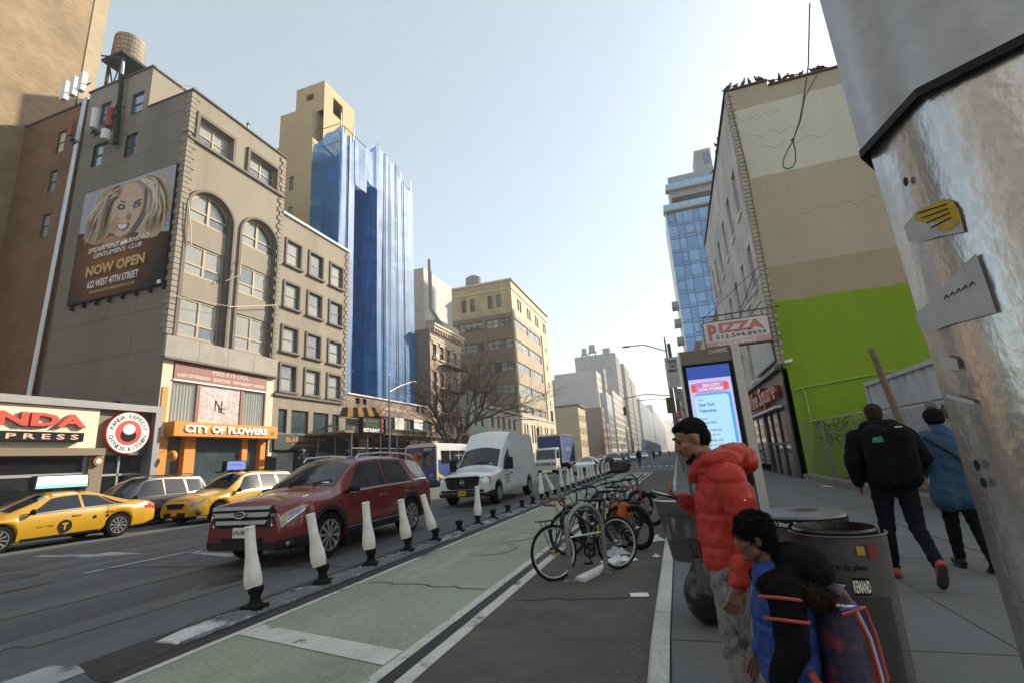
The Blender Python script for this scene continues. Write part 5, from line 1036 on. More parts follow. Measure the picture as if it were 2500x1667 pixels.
while cx < 15.5:
    wd = [2.1,1.5,2.3,1.2][ci % 4]
    for fl in range(16):
        z0 = 2+fl*3.36
        add('pane', fbox(MB(), Fg, cx+.06, cx+wd-.06, z0+.75, z0+3.28, -.05+WR.uniform(-.01,.01), .0), GPAN if (ci+fl) % 3 else GPAN2, GT); add('pane', fbox(MB(), Fg, cx+.06, cx+wd-.06, z0+.06, z0+.68, -.05, .0), GPAN2, GT)
        if (ci+2*fl) % 5 == 0: add('vent_frame', fbox(fbox(fbox(fbox(MB(), Fg, cx+.2,cx+.3,z0+.9,z0+3.1,-.12,-.05), Fg, cx+wd-.3,cx+wd-.2,z0+.9,z0+3.1,-.12,-.05), Fg, cx+.3,cx+wd-.3,z0+.9,z0+1.0,-.12,-.05), Fg, cx+.3,cx+wd-.3,z0+3.0,z0+3.1,-.12,-.05), MUL, GT)
    cx += wd; ci += 1
add('corner_fin', MB().box(4.75,4.95,110.1,124,2,56.4), WHITE_P, GT)
for z0, x0, y0 in ((56,4.4,109.4),(61.6,5.6,110.2)):
    add('terrace_slab', MB().box(x0,17.2,y0,112,z0,z0+.4), SPN, GT)
    for k in range(6): add('glass_rail', MB().box(x0+.1+k*1.9,x0+1.9+k*1.9,y0+.05,y0+.09,z0+.4,z0+1.7), M('rail_glass', (.30,.45,.58), .1, .4, bump=0, var=.05), GT)
add('terrace_shade_strip', MB().box(6.8,17.1,111.2,111.35,57.8,60.0), DARK_IN, GT)  # dark strip standing in for the shade below the upper terrace
for k in range(4): add('upper_window', MB().box(7.4+k*2.3,9.3+k*2.3,111.2,111.29,62.2,64.4), GPAN, GT)
for k in range(8): o = add('balcony', MB().box(3.3,4.8,112,116,4+k*4.2,4.3+k*4.2).box(3.3,3.36,112,116,4.3+k*4.2,5.3+k*4.2).box(3.36,4.8,112,112.06,4.3+k*4.2,5.3+k*4.2), SPN, GT)
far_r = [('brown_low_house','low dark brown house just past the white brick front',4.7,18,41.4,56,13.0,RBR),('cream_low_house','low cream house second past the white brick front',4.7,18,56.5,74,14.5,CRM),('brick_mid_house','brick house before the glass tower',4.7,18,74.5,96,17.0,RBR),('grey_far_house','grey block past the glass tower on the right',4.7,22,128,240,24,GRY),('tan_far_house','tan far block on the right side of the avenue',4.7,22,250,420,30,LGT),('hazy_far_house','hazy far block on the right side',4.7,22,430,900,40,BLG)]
for nm, lb, x0, x1, y0, y1, z1, mt in far_r:
    b = thing(nm, lb, 'building', ((x0+x1)/2, (y0+y1)/2, .13)); Fx = face('x-', x0); n = max(3, int((y1-y0)/(3.2 if y1 < 130 else 9))); hx = []
    for i in range(n):
        u = y0+(y1-y0)*(i+.5)/n
        for j in range(int(z1/3.6)-1): hx.append((u-.6, u+.6, 4.4+j*3.4, 6.3+j*3.4))
    m = MB(); wall(m, Fx, y0, y1, .1, z1, hx, .25); m.quad((x0,y0,.1),(x1,y0,.1),(x1,y0,z1),(x0,y0,z1)); m.quad((x0,y0,z1),(x1,y0,z1),(x1,y1,z1),(x0,y1,z1)); m.quad((x0,y1,.1),(x1,y1,.1),(x1,y1,z1),(x0,y1,z1)); m.quad((x1,y0,.1),(x1,y1,.1),(x1,y1,z1),(x1,y0,z1)); add('wall', m, mt, b)
    for h in hx: far_window(b, Fx, *h, FG)
# pigeons on the wall top
PGM = M('pigeon_feathers', (.075,.07,.07), .8, var=.3); pj = 0
PGN = [0]
def pigeon(x, y, z, rz, sc=1):
    PGN[0] += 1; n_ = PGN[0]; od = ['first','second','third','fourth','fifth','sixth','seventh','eighth','ninth','tenth','eleventh','twelfth','thirteenth','fourteenth'][(n_-1) % 14]
    t = thing('pigeon', ('%s dark pigeon from the corner along the top of the painted side wall' if n_ <= 14 else '%s dark pigeon from the corner along the white front roof edge') % od, 'pigeon', (x, y, z), rz, 'pigeons along the roof edge')
    m = MB(); m.sph((0,0,.13*sc), (.15*sc,.075*sc,.085*sc), 10, 7, Matrix.Rotation(-.35, 3, 'Y')); m.sph((.13*sc,0,.25*sc), (.045*sc,.04*sc,.045*sc), 8, 6); m.cyl((.09*sc,0,.15*sc),(.13*sc,0,.25*sc),.05*sc,.03*sc,8); m.prism([(-.10*sc,-.04*sc,.12*sc),(-.10*sc,.04*sc,.12*sc),(-.26*sc,.03*sc,.04*sc),(-.26*sc,-.03*sc,.04*sc)], (0,0,.02*sc)); add('body', m, PGM, t, 60, local=True)
    add('beak', MB().cyl((.17*sc,0,.25*sc),(.205*sc,0,.24*sc),.012*sc,.003,6), BLACK, t, local=True); add('legs', MB().cyl((0,.03*sc,.08*sc),(0,.03*sc,0),.01,n=5).cyl((0,-.03*sc,.08*sc),(0,-.03*sc,0),.01,n=5), FRD, t, local=True)
pr = random.Random(2)
for x in (4.72,5.05,5.39,5.68,6.03,6.2): pigeon(x, 22.5, 18.43, pr.uniform(0, 6.28), pr.uniform(.9,1.15))
for x in (6.62,6.94,7.18,7.45,7.83,8.36,8.52,8.7): pigeon(x, 22.5, 18.15, pr.uniform(0, 6.28), pr.uniform(.9,1.15))
for y in (23.7,26.6,27.3,28.1,30.0): pigeon(4.6, y, 18.45, pr.uniform(0, 6.28), pr.uniform(.9,1.15))

# the avenue goes on behind the camera: unseen blocks across the side street, added to cut the sky light
far_block('unseen_corner_block', 'unseen grey corner block behind the camera on the left side', XL-30, XL, -52, -16, 30, GRY, (9,7,5,1.4,2.0), None)
far_block('unseen_stone_block', 'unseen stone block farther behind the camera on the left', XL-30, XL, -140, -54, 44, LGT, (16,10,5,1.6,2.2), None)
for nm, lb, y0, y1, z1, mt in (('unseen_grey_corner','unseen pale grey corner house behind the camera on the right side',-50,-15,27,GWH),('unseen_grey_block','unseen grey block farther behind the camera on the right',-140,-52,48,GRY)):
    b = thing(nm, lb, 'building', (20, (y0+y1)/2, .13)); Fx = face('x-', 4.7); hx = [(y-.7, y+.7, 4.5+3.5*j, 6.6+3.5*j) for y in np.arange(y0+2.5, y1-1, 4.2) for j in range(int(z1/3.5)-1)]
    m = MB(); wall(m, Fx, y0, y1, .1, z1, hx, .25); m.quad((4.7,y1,.1),(40,y1,.1),(40,y1,z1),(4.7,y1,z1)); m.quad((4.7,y0,z1),(40,y0,z1),(40,y1,z1),(4.7,y1,z1)); m.quad((40,y0,.1),(40,y1,.1),(40,y1,z1),(40,y0,z1)); add('wall', m, mt, b)
    for h in hx: far_window(b, Fx, *h, FG)
# ================================================================ vehicles (local frame: x forward, y left, z up)
TYRE = M('tyre_rubber', (.010,.010,.011), .9, var=.3, fine=60, bump=.15, spec=.12); RIM = M('alloy_rim', (.52,.52,.53), .28, .85, var=.1, bump=0); STEELR = M('steel_rim', (.40,.40,.40), .45, .6); HLG = M('headlamp_lens', (.20,.205,.21), .12, .4, var=.4, fine=12, bump=0, coat=1); AMB = M('amber_lens', (.52,.24,.05), .25, var=.1, coat=1, bump=0); TAILR = M('tail_lens', (.38,.02,.015), .25, coat=1, var=.1, bump=0); CLAD = M('dark_grey_cladding', (.016,.016,.018), .65, var=.15, spec=.25); SEAM = M('panel_gap', (.008,.008,.008), .8, bump=0, var=0)
def wheel(parent, x, y, z, r, w, spokes=10, rim=RIM, rr=.66, twist=.0, double=True):
    s = 1 if y > 0 else -1; t = add('wheel', MB().lathe([(r*rr,-w/2),(r*.9,-w/2),(r*.985,-w*.38),(r,-w*.2),(r,w*.2),(r*.985,w*.38),(r*.9,w/2),(r*rr,w/2)], 32, (x, y, z), 'y', cap=False), TYRE, parent, 40, local=True, label=None)
    yo = y+s*w*.36; m = MB(); m.lathe([(r*rr,-w*.5),(r*rr*1.02,w*.5*s if False else -w*.5)], 4, (x, y, z), 'y', cap=False)
    m = MB(); m.lathe([(r*rr*1.01, -.03*s), (r*rr*1.01, .05*s), (r*rr*.93, .05*s), (r*rr*.90, -.03*s)], 32, (x, yo, z), 'y', cap=False); m.cyl((x,yo-.02*s,z),(x,yo+.045*s,z),r*.16,r*.13,16)
    for k in range(spokes):
        a = 2*math.pi*k/spokes+twist; wa = (math.pi/spokes)*.42
        p = [(r*.12, a-wa*1.5), (r*.12, a+wa*1.5), (r*rr*.95, a+wa), (r*rr*.95, a-wa)]
        m.prism([(x+q*math.cos(b), yo+.005*s, z+q*math.sin(b)) for q, b in p], (0, .03*s, 0))
    add('rim', m, rim, t, 40, local=True)
    add('brake_disc', MB().cyl((x,y-s*w*.15,z),(x,y+s*w*.2,z),r*rr*.9,n=24), BLACK, t, local=True)
    return t
def smooth_interp(keys, xs, sig):
    kx = [k[0] for k in keys]; kv = [k[1] for k in keys]; out = []
    for x in xs:
        acc = 0; ws = 0
        for o in (-1.5,-.75,0,.75,1.5):
            w = math.exp(-o*o/2); acc += w*float(np.interp(x+o*sig, kx, kv)); ws += w
        out.append(acc/ws)
    return out
class Car:
    def __init__(s, root, paint_, spec):
        s.root = root; s.sp = spec; s.x0, s.x1 = spec['x0'], spec['x1']; s.paint = paint_
        axl = spec['axles']; R = spec['arch']; zc = spec['wz']
        xs = set(np.linspace(s.x0, s.x1, 46).round(3))
        for a in axl:
            for k in range(17): xs.add(round(a+R*math.cos(math.pi*k/16), 3))
        xs = sorted(x for x in xs if s.x0 <= x <= s.x1); s.xs = xs
        g = lambda k, sg=.05: smooth_interp(spec[k], xs, sg)
        s.zt, s.zr, s.zb, s.wr, s.wb, s.wm, s.bot = g('zt'), g('zr'), g('zbelt'), g('wr'), g('wb'), g('wm'), g('bot', .02)
        for i, x in enumerate(xs):
            for a in axl:
                if abs(x-a) <= R: s.bot[i] = max(s.bot[i], zc+math.sqrt(max(0, R*R-(x-a)**2)))
        s.T = [0, .06, .22, .45, .7, .88, 1.0]; s.Y = spec.get('prof', [.90, .96, .99, 1.0, .985, .965, None])
        rows = []
        for i in range(len(xs)):
            h = s.half(i); rows.append([(xs[i], -y, z) for y, z in h]+[(xs[i], y, z) for y, z in reversed(h)][1:])
        m = MB(); m.grid([r for r in rows])
        for r in (rows[0], rows[-1]): m.quad(*r)
        # underside
        for i in range(len(xs)-1): m.quad(rows[i][0], rows[i][-1], rows[i+1][-1], rows[i+1][0])
        s.body = add('body', m, paint_, root, 32, local=True)
    def half(s, i):
        b, t = s.bot[i], s.zb[i]; pts = []
        for tt, yy in zip(s.T, s.Y):
            y = s.wm[i]*yy if yy is not None else s.wb[i]
            pts.append((y, b+(t-b)*tt))
        wr, zr, zt = s.wr[i], s.zr[i], s.zt[i]
        for k in (1, .8, .55, .28, 0): pts.append((wr*k, zr+(zt-zr)*(1-k*k)))
        return pts
    def at(s, arr, x): return float(np.interp(x, s.xs, arr))
    def up(s, x, t, side, off=.006):     # greenhouse: t from belt 0 to rail 1
        y0, z0, y1, z1 = s.at(s.wb, x), s.at(s.zb, x), s.at(s.wr, x), s.at(s.zr, x); n = V3((0, z1-z0, y0-y1)).normalized()
        return V3((x, side*(y0+(y1-y0)*t+n.y*off), z0+(z1-z0)*t+n.z*off))
    def low(s, x, t, side, off=.006):    # lower side: t from bottom 0 to belt 1 measured on the un-arched height
        b, zt_ = s.at(s.bot, x), s.at(s.zb, x); b0 = s.sp['z0']; z = b0+(zt_-b0)*t; z = max(z, b+.002); tt = (z-b)/max(.01, zt_-b)
        wm = s.at(s.wm, x); ys = [(q*wm if q is not None else s.at(s.wb, x)) for q in s.Y]; return V3((x, side*(float(np.interp(tt, s.T, ys))+off), z))
    def top(s, x, k, off=.006):
        kk = abs(k); z0, z1 = s.at(s.zr, x), s.at(s.zt, x); ks = [0, .28, .55, .8, 1]; zz = [z0+(z1-z0)*(1-q*q) for q in ks]
        e = .02; dzx = (s.at(s.zt, x+e)-s.at(s.zt, x-e))/(2*e); n = V3((-dzx, 0, 1)).normalized(); return V3((x, s.at(s.wr, x)*k, float(np.interp(kk, ks, zz))))+n*off
    def side_poly(s, name, pts, mt, off=.008, fn='up', both=True, sub=6):
        o = None
        for side in ((1, -1) if both else (1,)):
            f = s.up if fn == 'up' else s.low; a, b, c_, d = pts; rows = []
            for i in range(11):
                u = i/10; p = (a[0]+(d[0]-a[0])*u, a[1]+(d[1]-a[1])*u); q = (b[0]+(c_[0]-b[0])*u, b[1]+(c_[1]-b[1])*u); rows.append([f(p[0]+(q[0]-p[0])*k/10, p[1]+(q[1]-p[1])*k/10, side, off) for k in range(11)])
            o = add(name, MB().grid(rows), mt, s.root, 60, local=True)
        return o
    def side_strip(s, name, xa, xb, t0, t1, mt, off=.008, n=24, fn='low', both=True, cap_front=False):
        f = s.low if fn == 'low' else s.up; xs = [xa+(xb-xa)*i/n for i in range(n+1)]; T0 = t0 if callable(t0) else (lambda x: t0); T1 = t1 if callable(t1) else (lambda x: t1); rowsall = []
        for side in ((1, -1) if both else (1,)):
            rows = [[f(x, T0(x)+(T1(x)-T0(x))*k/5, side, off) for k in range(6)] for x in xs]; rowsall.append(rows)
            if not cap_front: add(name, MB().grid(rows), mt, s.root, 40, local=True)
        if cap_front:
            L_, R_ = rowsall; e_ = .022 if xb > xa else -.022; L_[-1] = [V3((p.x+e_, p.y*.99, p.z)) for p in L_[-1]]; R_[-1] = [V3((p.x+e_, p.y*.99, p.z)) for p in R_[-1]]; m = MB(); m.grid(L_+R_[::-1]); return add(name, m, mt, s.root, 40, local=True)
    def top_patch(s, name, xa, xb, k, mt, off=.008, n=10, ka=None):
        ka = ka or k; rows = []
        for i in range(n+1):
            x = xa+(xb-xa)*i/n; kk = ka+(k-ka)*i/n; rows.append([s.top(x, kk*j/8, off) for j in range(-8, 9)])
        return add(name, MB().grid(rows), mt, s.root, 50, local=True)
    def seam(s, pts, fn='low', both=True, w=.006):
        for side in ((1, -1) if both else (1,)):
            f = s.low if fn == 'low' else s.up; q = [f(x, t, side, .003) for x, t in pts]; add('panel_gap', MB().tube(q, w, 4, caps=False), SEAM, s.root, local=True)
    def arch_trim(s, mt, w=.07):
        for a in s.sp['axles']:
            for side in (1, -1):
                R = s.sp['arch']; zc = s.sp['wz']; rows = []
                for k in range(21):
                    an = math.pi*(-.06+1.12*k/20); r_ = []
                    for r in (R-.01, R+w*.5, R+w):
                        x, z = a+r*math.cos(an), max(s.sp['z0'], zc+r*math.sin(an)); b0, zt_ = s.at(s.bot, x), s.at(s.zb, x); wm = s.at(s.wm, x); ys = [(q*wm if q is not None else s.at(s.wb, x)) for q in s.Y]
                        y = float(np.interp((z-b0)/max(.01, zt_-b0), s.T, ys)); y = max(y, s.at(s.wm, a)*.965 if z < zc+R else y); r_.append((x, side*(y+(.016 if r < R+w*.7 else .004)), z))
                    rows.append(r_)
                add('arch_trim', MB().grid(rows), mt, s.root, 50, local=True)
def mirror(root, x, y, z, mt, sc=1):
    for s in (1, -1):
        m = MB(); m.sph((x, s*(y+.12*sc), z), (.07*sc,.13*sc,.09*sc), 10, 8); m.tube([(x, s*(y-.05), z-.06*sc),(x, s*(y+.05), z-.03*sc)], .03*sc, 6); add('mirror', m, mt, root, 60, local=True)
def handles(c, xs, t, mt):
    for x in xs:
        for s in (1, -1):
            p = c.low(x, t, s, .02); add('door_handle', MB().box(p.x-.10,p.x+.10,p.y-.015,p.y+.015,p.z-.018,p.z+.018), mt, c.root, local=True)
def plate(root, x, z, s, mt, tm, sgn=1, w=.31):
    p = add('number_plate', MB().box(x-.01*sgn if sgn > 0 else x, x if sgn > 0 else x+.01, -w/2, w/2, z-.08, z+.08), mt, root, local=True)
    if s: add('lettering', text(s, (x+.003*sgn, -w*.43*sgn, z-.04), (0,sgn,0), (0,0,1), w=w*.86, h=.075, bold=.02), tm, p, local=True)
# ---- dark red SUV, hero vehicle
SATIN = M('satin_grille', (.30,.30,.31), .33, .8, var=.15, fine=90, bump=.05)
def red_suv():
    RED = paint('dark_red_metallic', (.15,.013,.011), .3, .30)
    t = thing('red_suv', 'dark red SUV with chrome grille driving toward us in the nearest lane', 'car', (-7.02, 9.02, zr(-7)+.0), -math.pi/2)
    sp = dict(x0=-2.50, x1=2.46, axles=(1.47,-1.38), arch=.43, wz=.40, z0=.27,
      zt=[(-2.50,1.00),(-2.44,1.18),(-2.30,1.50),(-2.02,1.72),(-1.3,1.785),(-.2,1.80),(.35,1.765),(.55,1.68),(1.20,1.235),(1.32,1.195),(2.0,1.13),(2.28,1.06),(2.40,.98),(2.46,.86)],
      zr=[(-2.50,.98),(-2.44,1.14),(-2.30,1.42),(-2.05,1.60),(-1.3,1.68),(-.2,1.70),(.30,1.66),(.55,1.55),(1.18,1.19),(1.32,1.13),(2.0,1.06),(2.28,.99),(2.40,.92),(2.46,.80)],
      zbelt=[(-2.50,.92),(-2.40,1.10),(-2.2,1.17),(-1.4,1.14),(0,1.11),(1.2,1.07),(2.0,1.0),(2.28,.93),(2.40,.86),(2.46,.76)],
      wr=[(-2.50,.70),(-2.3,.72),(-1.9,.71),(0,.70),(.55,.71),(1.2,.80),(1.4,.84),(2.1,.83),(2.38,.74),(2.46,.62)], wb=[(-2.50,.80),(-2.3,.90),(-1.5,.93),(0,.93),(1.3,.93),(2.1,.90),(2.36,.80),(2.46,.66)],
      wm=[(-2.50,.84),(-2.35,.95),(-1.6,.985),(0,.975),(1.5,.985),(2.1,.955),(2.33,.86),(2.46,.72)], bot=[(-2.50,.42),(-2.2,.34),(-1.9,.30),(0,.30),(1.9,.28),(2.46,.30)])
    c = Car(t, RED, sp)
    c.side_poly('side_window', [(.98,.06),(.42,.90),(-.34,.93),(-.34,.06)], G_CAR); c.side_poly('side_window', [(-.44,.06),(-.44,.93),(-1.22,.92),(-1.42,.07)], G_CAR); c.side_poly('quarter_window', [(-1.62,.10),(-1.44,.90),(-1.92,.86),(-2.16,.14)], G_CAR)
    c.side_strip('window_trim', 1.05, -1.45, -.03, .03, CHROME, .012, fn='up'); c.side_strip('quarter_trim', -1.55, -2.16, lambda x: .02, lambda x: .08, CHROME, .012, 10, fn='up')
    c.top_patch('windscreen', 1.17, .50, .90, G_CAR, ka=.95); c.top_patch('rear_window', -2.10, -2.40, .85, G_CAR)
    for y in (-.3,.28): add('wiper', MB().tube([c.top(1.16, y/.8, .03), c.top(1.02, (y+.38)/.8, .03)], .012, 5), BLACK, t, local=True)
    for y in (.16,.26): add('windscreen_sticker', MB().quad(*[c.top(x, k, .013) for x, k in ((1.11,.42+y),(1.11,.52+y),(1.07,.52+y),(1.07,.42+y))]), WHITE_S, t, local=True)
    c.side_strip('lower_cladding', 1.02, -.92, 0, .20, CLAD, .012); c.side_strip('sill_chrome', 1.0, -.9, .205, .235, CHROME, .022)
    c.arch_trim(CLAD)
    c.side_strip('front_bumper_cladding', 1.93, 2.455, 0, lambda x: .30, CLAD, .014, 14, cap_front=True); c.side_strip('rear_bumper_cladding', -1.86, -2.49, 0, .26, CLAD, .014, 14, cap_front=True)
    c.seam([(1.06,.22),(1.03,.5),(1.05,.98)]); c.seam([(-.38,.22),(-.38,.98)]); c.seam([(-1.40,.55),(-1.45,.80),(-1.42,.98)]); c.seam([(2.28,.80),(2.2,.93),(1.3,.99)])
    handles(c, (-.22,-1.22), .80, CHROME); mirror(t, .92, .93, 1.13, BLACK, 1.05); add('mirror_chrome', MB().box(.86,.98,1.0,1.16,1.06,1.085), CHROME, t, local=True)
    for k, (z0, z1) in enumerate(((.945,1.0),(.83,.90),(.715,.775))):
        add('grille_bar', MB().prism([(2.47,-.60+.04*k,z0),(2.47,.60-.04*k,z0),(2.44,.63-.04*k,z1),(2.44,-.63+.04*k,z1)], (.05,0,0)), SATIN, t, local=True)
    add('grille_surround', MB().box(2.44,2.486,-.66,.66,.905,.935).box(2.44,2.486,-.63,.63,.785,.815), CLAD, t, local=True)
    add('grille', MB().box(2.40,2.478,-.60,.60,.66,1.0), CLAD, t, local=True)
    for s in (1, -1): add('grille_cheek', MB().prism([(2.42,s*.56,.66),(2.38,s*.72,.70),(2.36,s*.72,.86),(2.42,s*.58,.88)], (.06,0,0)), CHROME, t, local=True)
    m = MB(); n = 28; m.quad(*[(2.535,.115*math.cos(2*math.pi*i/n),.865+.048*math.sin(2*math.pi*i/n)) for i in range(n)]); bd = add('oval_badge', m, M('badge_blue', (.012,.03,.10), .2, .3, coat=1, bump=0), t, local=True); add('badge_ring', MB().tube([(2.533,.118*math.cos(2*math.pi*i/n),.865+.050*math.sin(2*math.pi*i/n)) for i in range(n+1)], .008, 5), CHROME, bd, local=True); add('lettering', text('Ford', (2.54,-.075,.845), (0,1,0), (0,0,1), w=.15, h=.045, shear=.3), CHROME, bd, local=True)
    c.side_strip('headlight', 1.93, 2.43, lambda x: float(np.interp(x,[1.93,2.43],[.965,.70])), lambda x: .985, HLG, .010, 14); c.side_strip('amber_lens', 1.98, 2.38, lambda x: .925, lambda x: .968, AMB, .018, 10)
    c.side_strip('headlight_trim', 1.95, 2.42, lambda x: float(np.interp(x,[1.93,2.43],[.955,.68])), lambda x: float(np.interp(x,[1.93,2.43],[.965,.70])), CHROME, .014, 12)
    for s in (1, -1):
        p = c.low(2.33, .18, s, .02); add('fog_lamp', MB().sph(p, (.05,.05,.05), 12, 8), HLG, t, True, local=True); add('fog_lamp_bezel', MB().sph(p+V3((-.03,-.01*s,0)), (.06,.10,.09), 12, 8), BLACK, t, True, local=True)
        add('tail_light', MB().grid([[c.low(x, tt, s, .012) for tt in (.70,.8,.9,.98)] for x in (-2.49,-2.42,-2.3,-2.2)]), TAILR, t, local=True)
        add('roof_rail', MB().tube([(.35,s*.66,1.70),(.28,s*.66,1.785),(-.5,s*.67,1.825),(-1.5,s*.67,1.80),(-1.85,s*.67,1.74),(-1.95,s*.67,1.66)], .022, 8), ALU, t, True, local=True)
        add('mud_flap', MB().box(.99,1.02,s*.80 if s > 0 else -.98,s*.98 if s > 0 else -.80,.12,.46), BLACK, t, local=True)
    add('air_intake', MB().box(2.455,2.485,-.42,.42,.33,.50), BLACK, t, local=True)
    plate(t, 2.50, .585, 'HYH-7840', WHITE_S, BLACK_S)
    for a in sp['axles']:
        for s in (1, -1): wheel(t, a, s*.83, .385, .385, .25, 10, RIM, .68, .1 if a > 0 else .5)
    return t
red_suv()
# ---- white cargo van
def white_van():
    WP = paint('white_van_paint', (.66,.68,.69), .0, .45)
    t = thing('white_van', 'white high roof cargo van with black grille behind the red SUV', 'van', (-7.28, 18.98, zr(-7)), -math.pi/2)
    sp = dict(x0=-3.05, x1=3.02, axles=(1.98,-1.86), arch=.44, wz=.41, z0=.30,
      zt=[(-3.05,2.30),(-2.98,2.62),(-2.7,2.70),(0,2.72),(.15,2.70),(.35,2.58),(1.02,1.98),(1.62,1.36),(1.75,1.30),(2.6,1.18),(2.90,1.12),(2.97,1.05),(3.02,.90)],
      zr=[(-3.05,2.24),(-2.98,2.52),(-2.7,2.60),(0,2.62),(.12,2.60),(.32,2.48),(1.0,1.86),(1.60,1.26),(1.75,1.19),(2.6,1.09),(2.90,1.03),(2.97,.97),(3.02,.84)],
      zbelt=[(-3.05,1.20),(-2.9,1.22),(0,1.22),(1.5,1.16),(2.0,1.10),(2.7,1.0),(2.95,.92),(3.02,.78)],
      wr=[(-3.05,.86),(-2.7,.88),(0,.86),(.4,.84),(1.0,.80),(1.6,.84),(2.6,.82),(2.95,.76),(3.02,.70)], wb=[(-3.05,.97),(-2.8,1.0),(0,1.0),(1.5,.99),(2.2,.97),(2.8,.92),(2.96,.86),(3.02,.80)],
      wm=[(-3.05,.98),(-2.8,1.01),(0,1.01),(2.0,1.01),(2.7,.97),(2.94,.92),(3.02,.86)], bot=[(-3.05,.50),(-2.6,.40),(0,.40),(2.4,.36),(3.02,.34)], prof=[.96,.985,1,1,1,.995,None])
    c = Car(t, WP, sp)
    c.top_patch('windscreen', 1.58, .95, .93, G_CAR, ka=.97)
    c.side_poly('door_window', [(1.42,.10),(1.00,.62),(.52,.72),(.52,.10)], G_CAR)
    c.seam([(1.62,.06),(1.62,.96)]); c.seam([(.44,.06),(.44,.99)]); c.seam([(-.9,.06),(-.9,.99)]); c.seam([(.44,.02),(.44,.6)], 'up'); c.seam([(.3,.52),(-2.9,.52)], 'up', w=.010); c.seam([(.3,.92),(-2.9,.92)], 'up', w=.008); c.seam([(.3,.96),(-2.9,.96)])
    handles(c, (.62,), .82, BLACK)
    for s in (1, -1): add('mirror', MB().box(1.18,1.30,s*1.06,s*1.30,1.18,1.62).tube([(1.25,s*.96,1.30),(1.24,s*1.1,1.34)], .04, 6).tube([(1.25,s*.96,1.2),(1.24,s*1.1,1.24)], .04, 6), BLACK, t, 40, local=True)
    gp = [(-.66,.98),(-.58,.66),(-.45,.60),(.45,.60),(.58,.66),(.66,.98),(.60,1.03),(-.60,1.03)]
    add('grille', MB().prism([(2.98,y,z) for y, z in gp], (.06,0,0)), CLAD, t, local=True)
    for y0, y1 in ((-.52,-.36),(-.24,.24),(.36,.52)): add('grille_slot', MB().box(3.035,3.052,y0,y1,.68,.97), BLACK, t, local=True)
    n = 24; add('round_badge', MB().tube([(3.06,.075*math.cos(2*math.pi*i/n),.83+.075*math.sin(2*math.pi*i/n)) for i in range(n+1)], .012, 6).box(3.05,3.07,-.085,.085,.81,.85), CHROME, t, local=True)
    for s in (1, -1):
        add('headlight', MB().prism([(2.96,s*.68,.68),(2.82,s*.93,.70),(2.74,s*.945,1.0),(2.94,s*.70,.99)], (.05,0,0)), HLG, t, local=True); add('amber_lens', MB().prism([(2.84,s*.90,.70),(2.74,s*.965,.72),(2.70,s*.965,.98),(2.80,s*.92,.98)], (.03,s*.012,0)), AMB, t, local=True)
        add('windscreen_sticker', MB().quad(*[c.top(x, s*k, .013) for x, k in ((1.53,.58),(1.53,.68),(1.50,.68),(1.50,.58))]), WHITE_S, t, local=True) if s > 0 else None
        add('wiper', MB().tube([c.top(1.60, s*.15, .03), c.top(1.48, s*.15+.45, .03)], .013, 5), BLACK, t, local=True)
    c.side_strip('front_bumper', 2.50, 3.015, 0, lambda x: .33, CLAD, .03, 14, cap_front=True); add('bumper_lip', MB().box(2.92,3.08,-.80,.80,.50,.58), CLAD, t, local=True)
    plate(t, 3.09, .47, '', M('yellow_plate', (.58,.36,.02), .5, var=.1), BLACK_S); add('lettering', text('57194-MK', (3.094,-.13,.43), (0,1,0), (0,0,1), w=.26, h=.07, bold=.02), BLACK_S, t, local=True)
    for i, s_ in enumerate(('MILANO', 'BLDRS', 'NY NY')): add('lettering', text(s_, (1.35,1.018,.93-i*.13), (-1,0,0), (0,0,1), w=.5, h=.085, bold=.01), M('grey_ink2', (.10,.10,.11), .6, bump=0), t, local=True)
    for a in sp['axles']:
        for s in (1, -1): wheel(t, a, s*.87, .39, .39, .25, 8, STEELR, .58, .2)
    return t
white_van()
def sedan_spec(L=4.9, W=1.84, H=1.45):
    h = L/2; w = W/2; f = H/1.45
    return dict(x0=-h, x1=h, axles=(h-.95, h-.95-2.80), arch=.375, wz=.34, z0=.22,
      zt=[(-h,.92),(-h+.08,1.02),(-h+.55,1.07),(-h+.75,1.09),(-h+1.55,1.38*f),(-.35,H),(.25,H-.02),(.45,H-.08),(1.25,1.02),(1.4,.98),(h-.5,.88),(h-.12,.78),(h,.62)],
      zr=[(-h,.88),(-h+.08,.97),(-h+.55,1.02),(-h+.75,1.03),(-h+1.5,1.27*f),(-.35,H-.10),(.2,H-.12),(.45,H-.18),(1.23,.96),(1.4,.92),(h-.5,.82),(h-.12,.72),(h,.56)],
      zbelt=[(-h,.84),(-h+.2,.93),(-h+1,.95),(0,.91),(1.2,.87),(h-.5,.77),(h-.12,.66),(h,.52)],
      wr=[(-h,.60),(-h+.6,.66),(-h+1.5,.56),(0,.56),(.45,.58),(1.25,.70),(h-.5,.68),(h-.1,.58),(h,.48)], wb=[(-h,.72),(-h+.3,w-.10),(0,w-.06),(1.2,w-.06),(h-.5,w-.12),(h-.1,w-.28),(h,w-.40)],
      wm=[(-h,.76),(-h+.3,w-.04),(-h+.8,w),(h-.9,w),(h-.4,w-.07),(h-.1,w-.22),(h,w-.36)], bot=[(-h,.36),(-h+.4,.26),(0,.22),(h-.4,.21),(h,.24)])
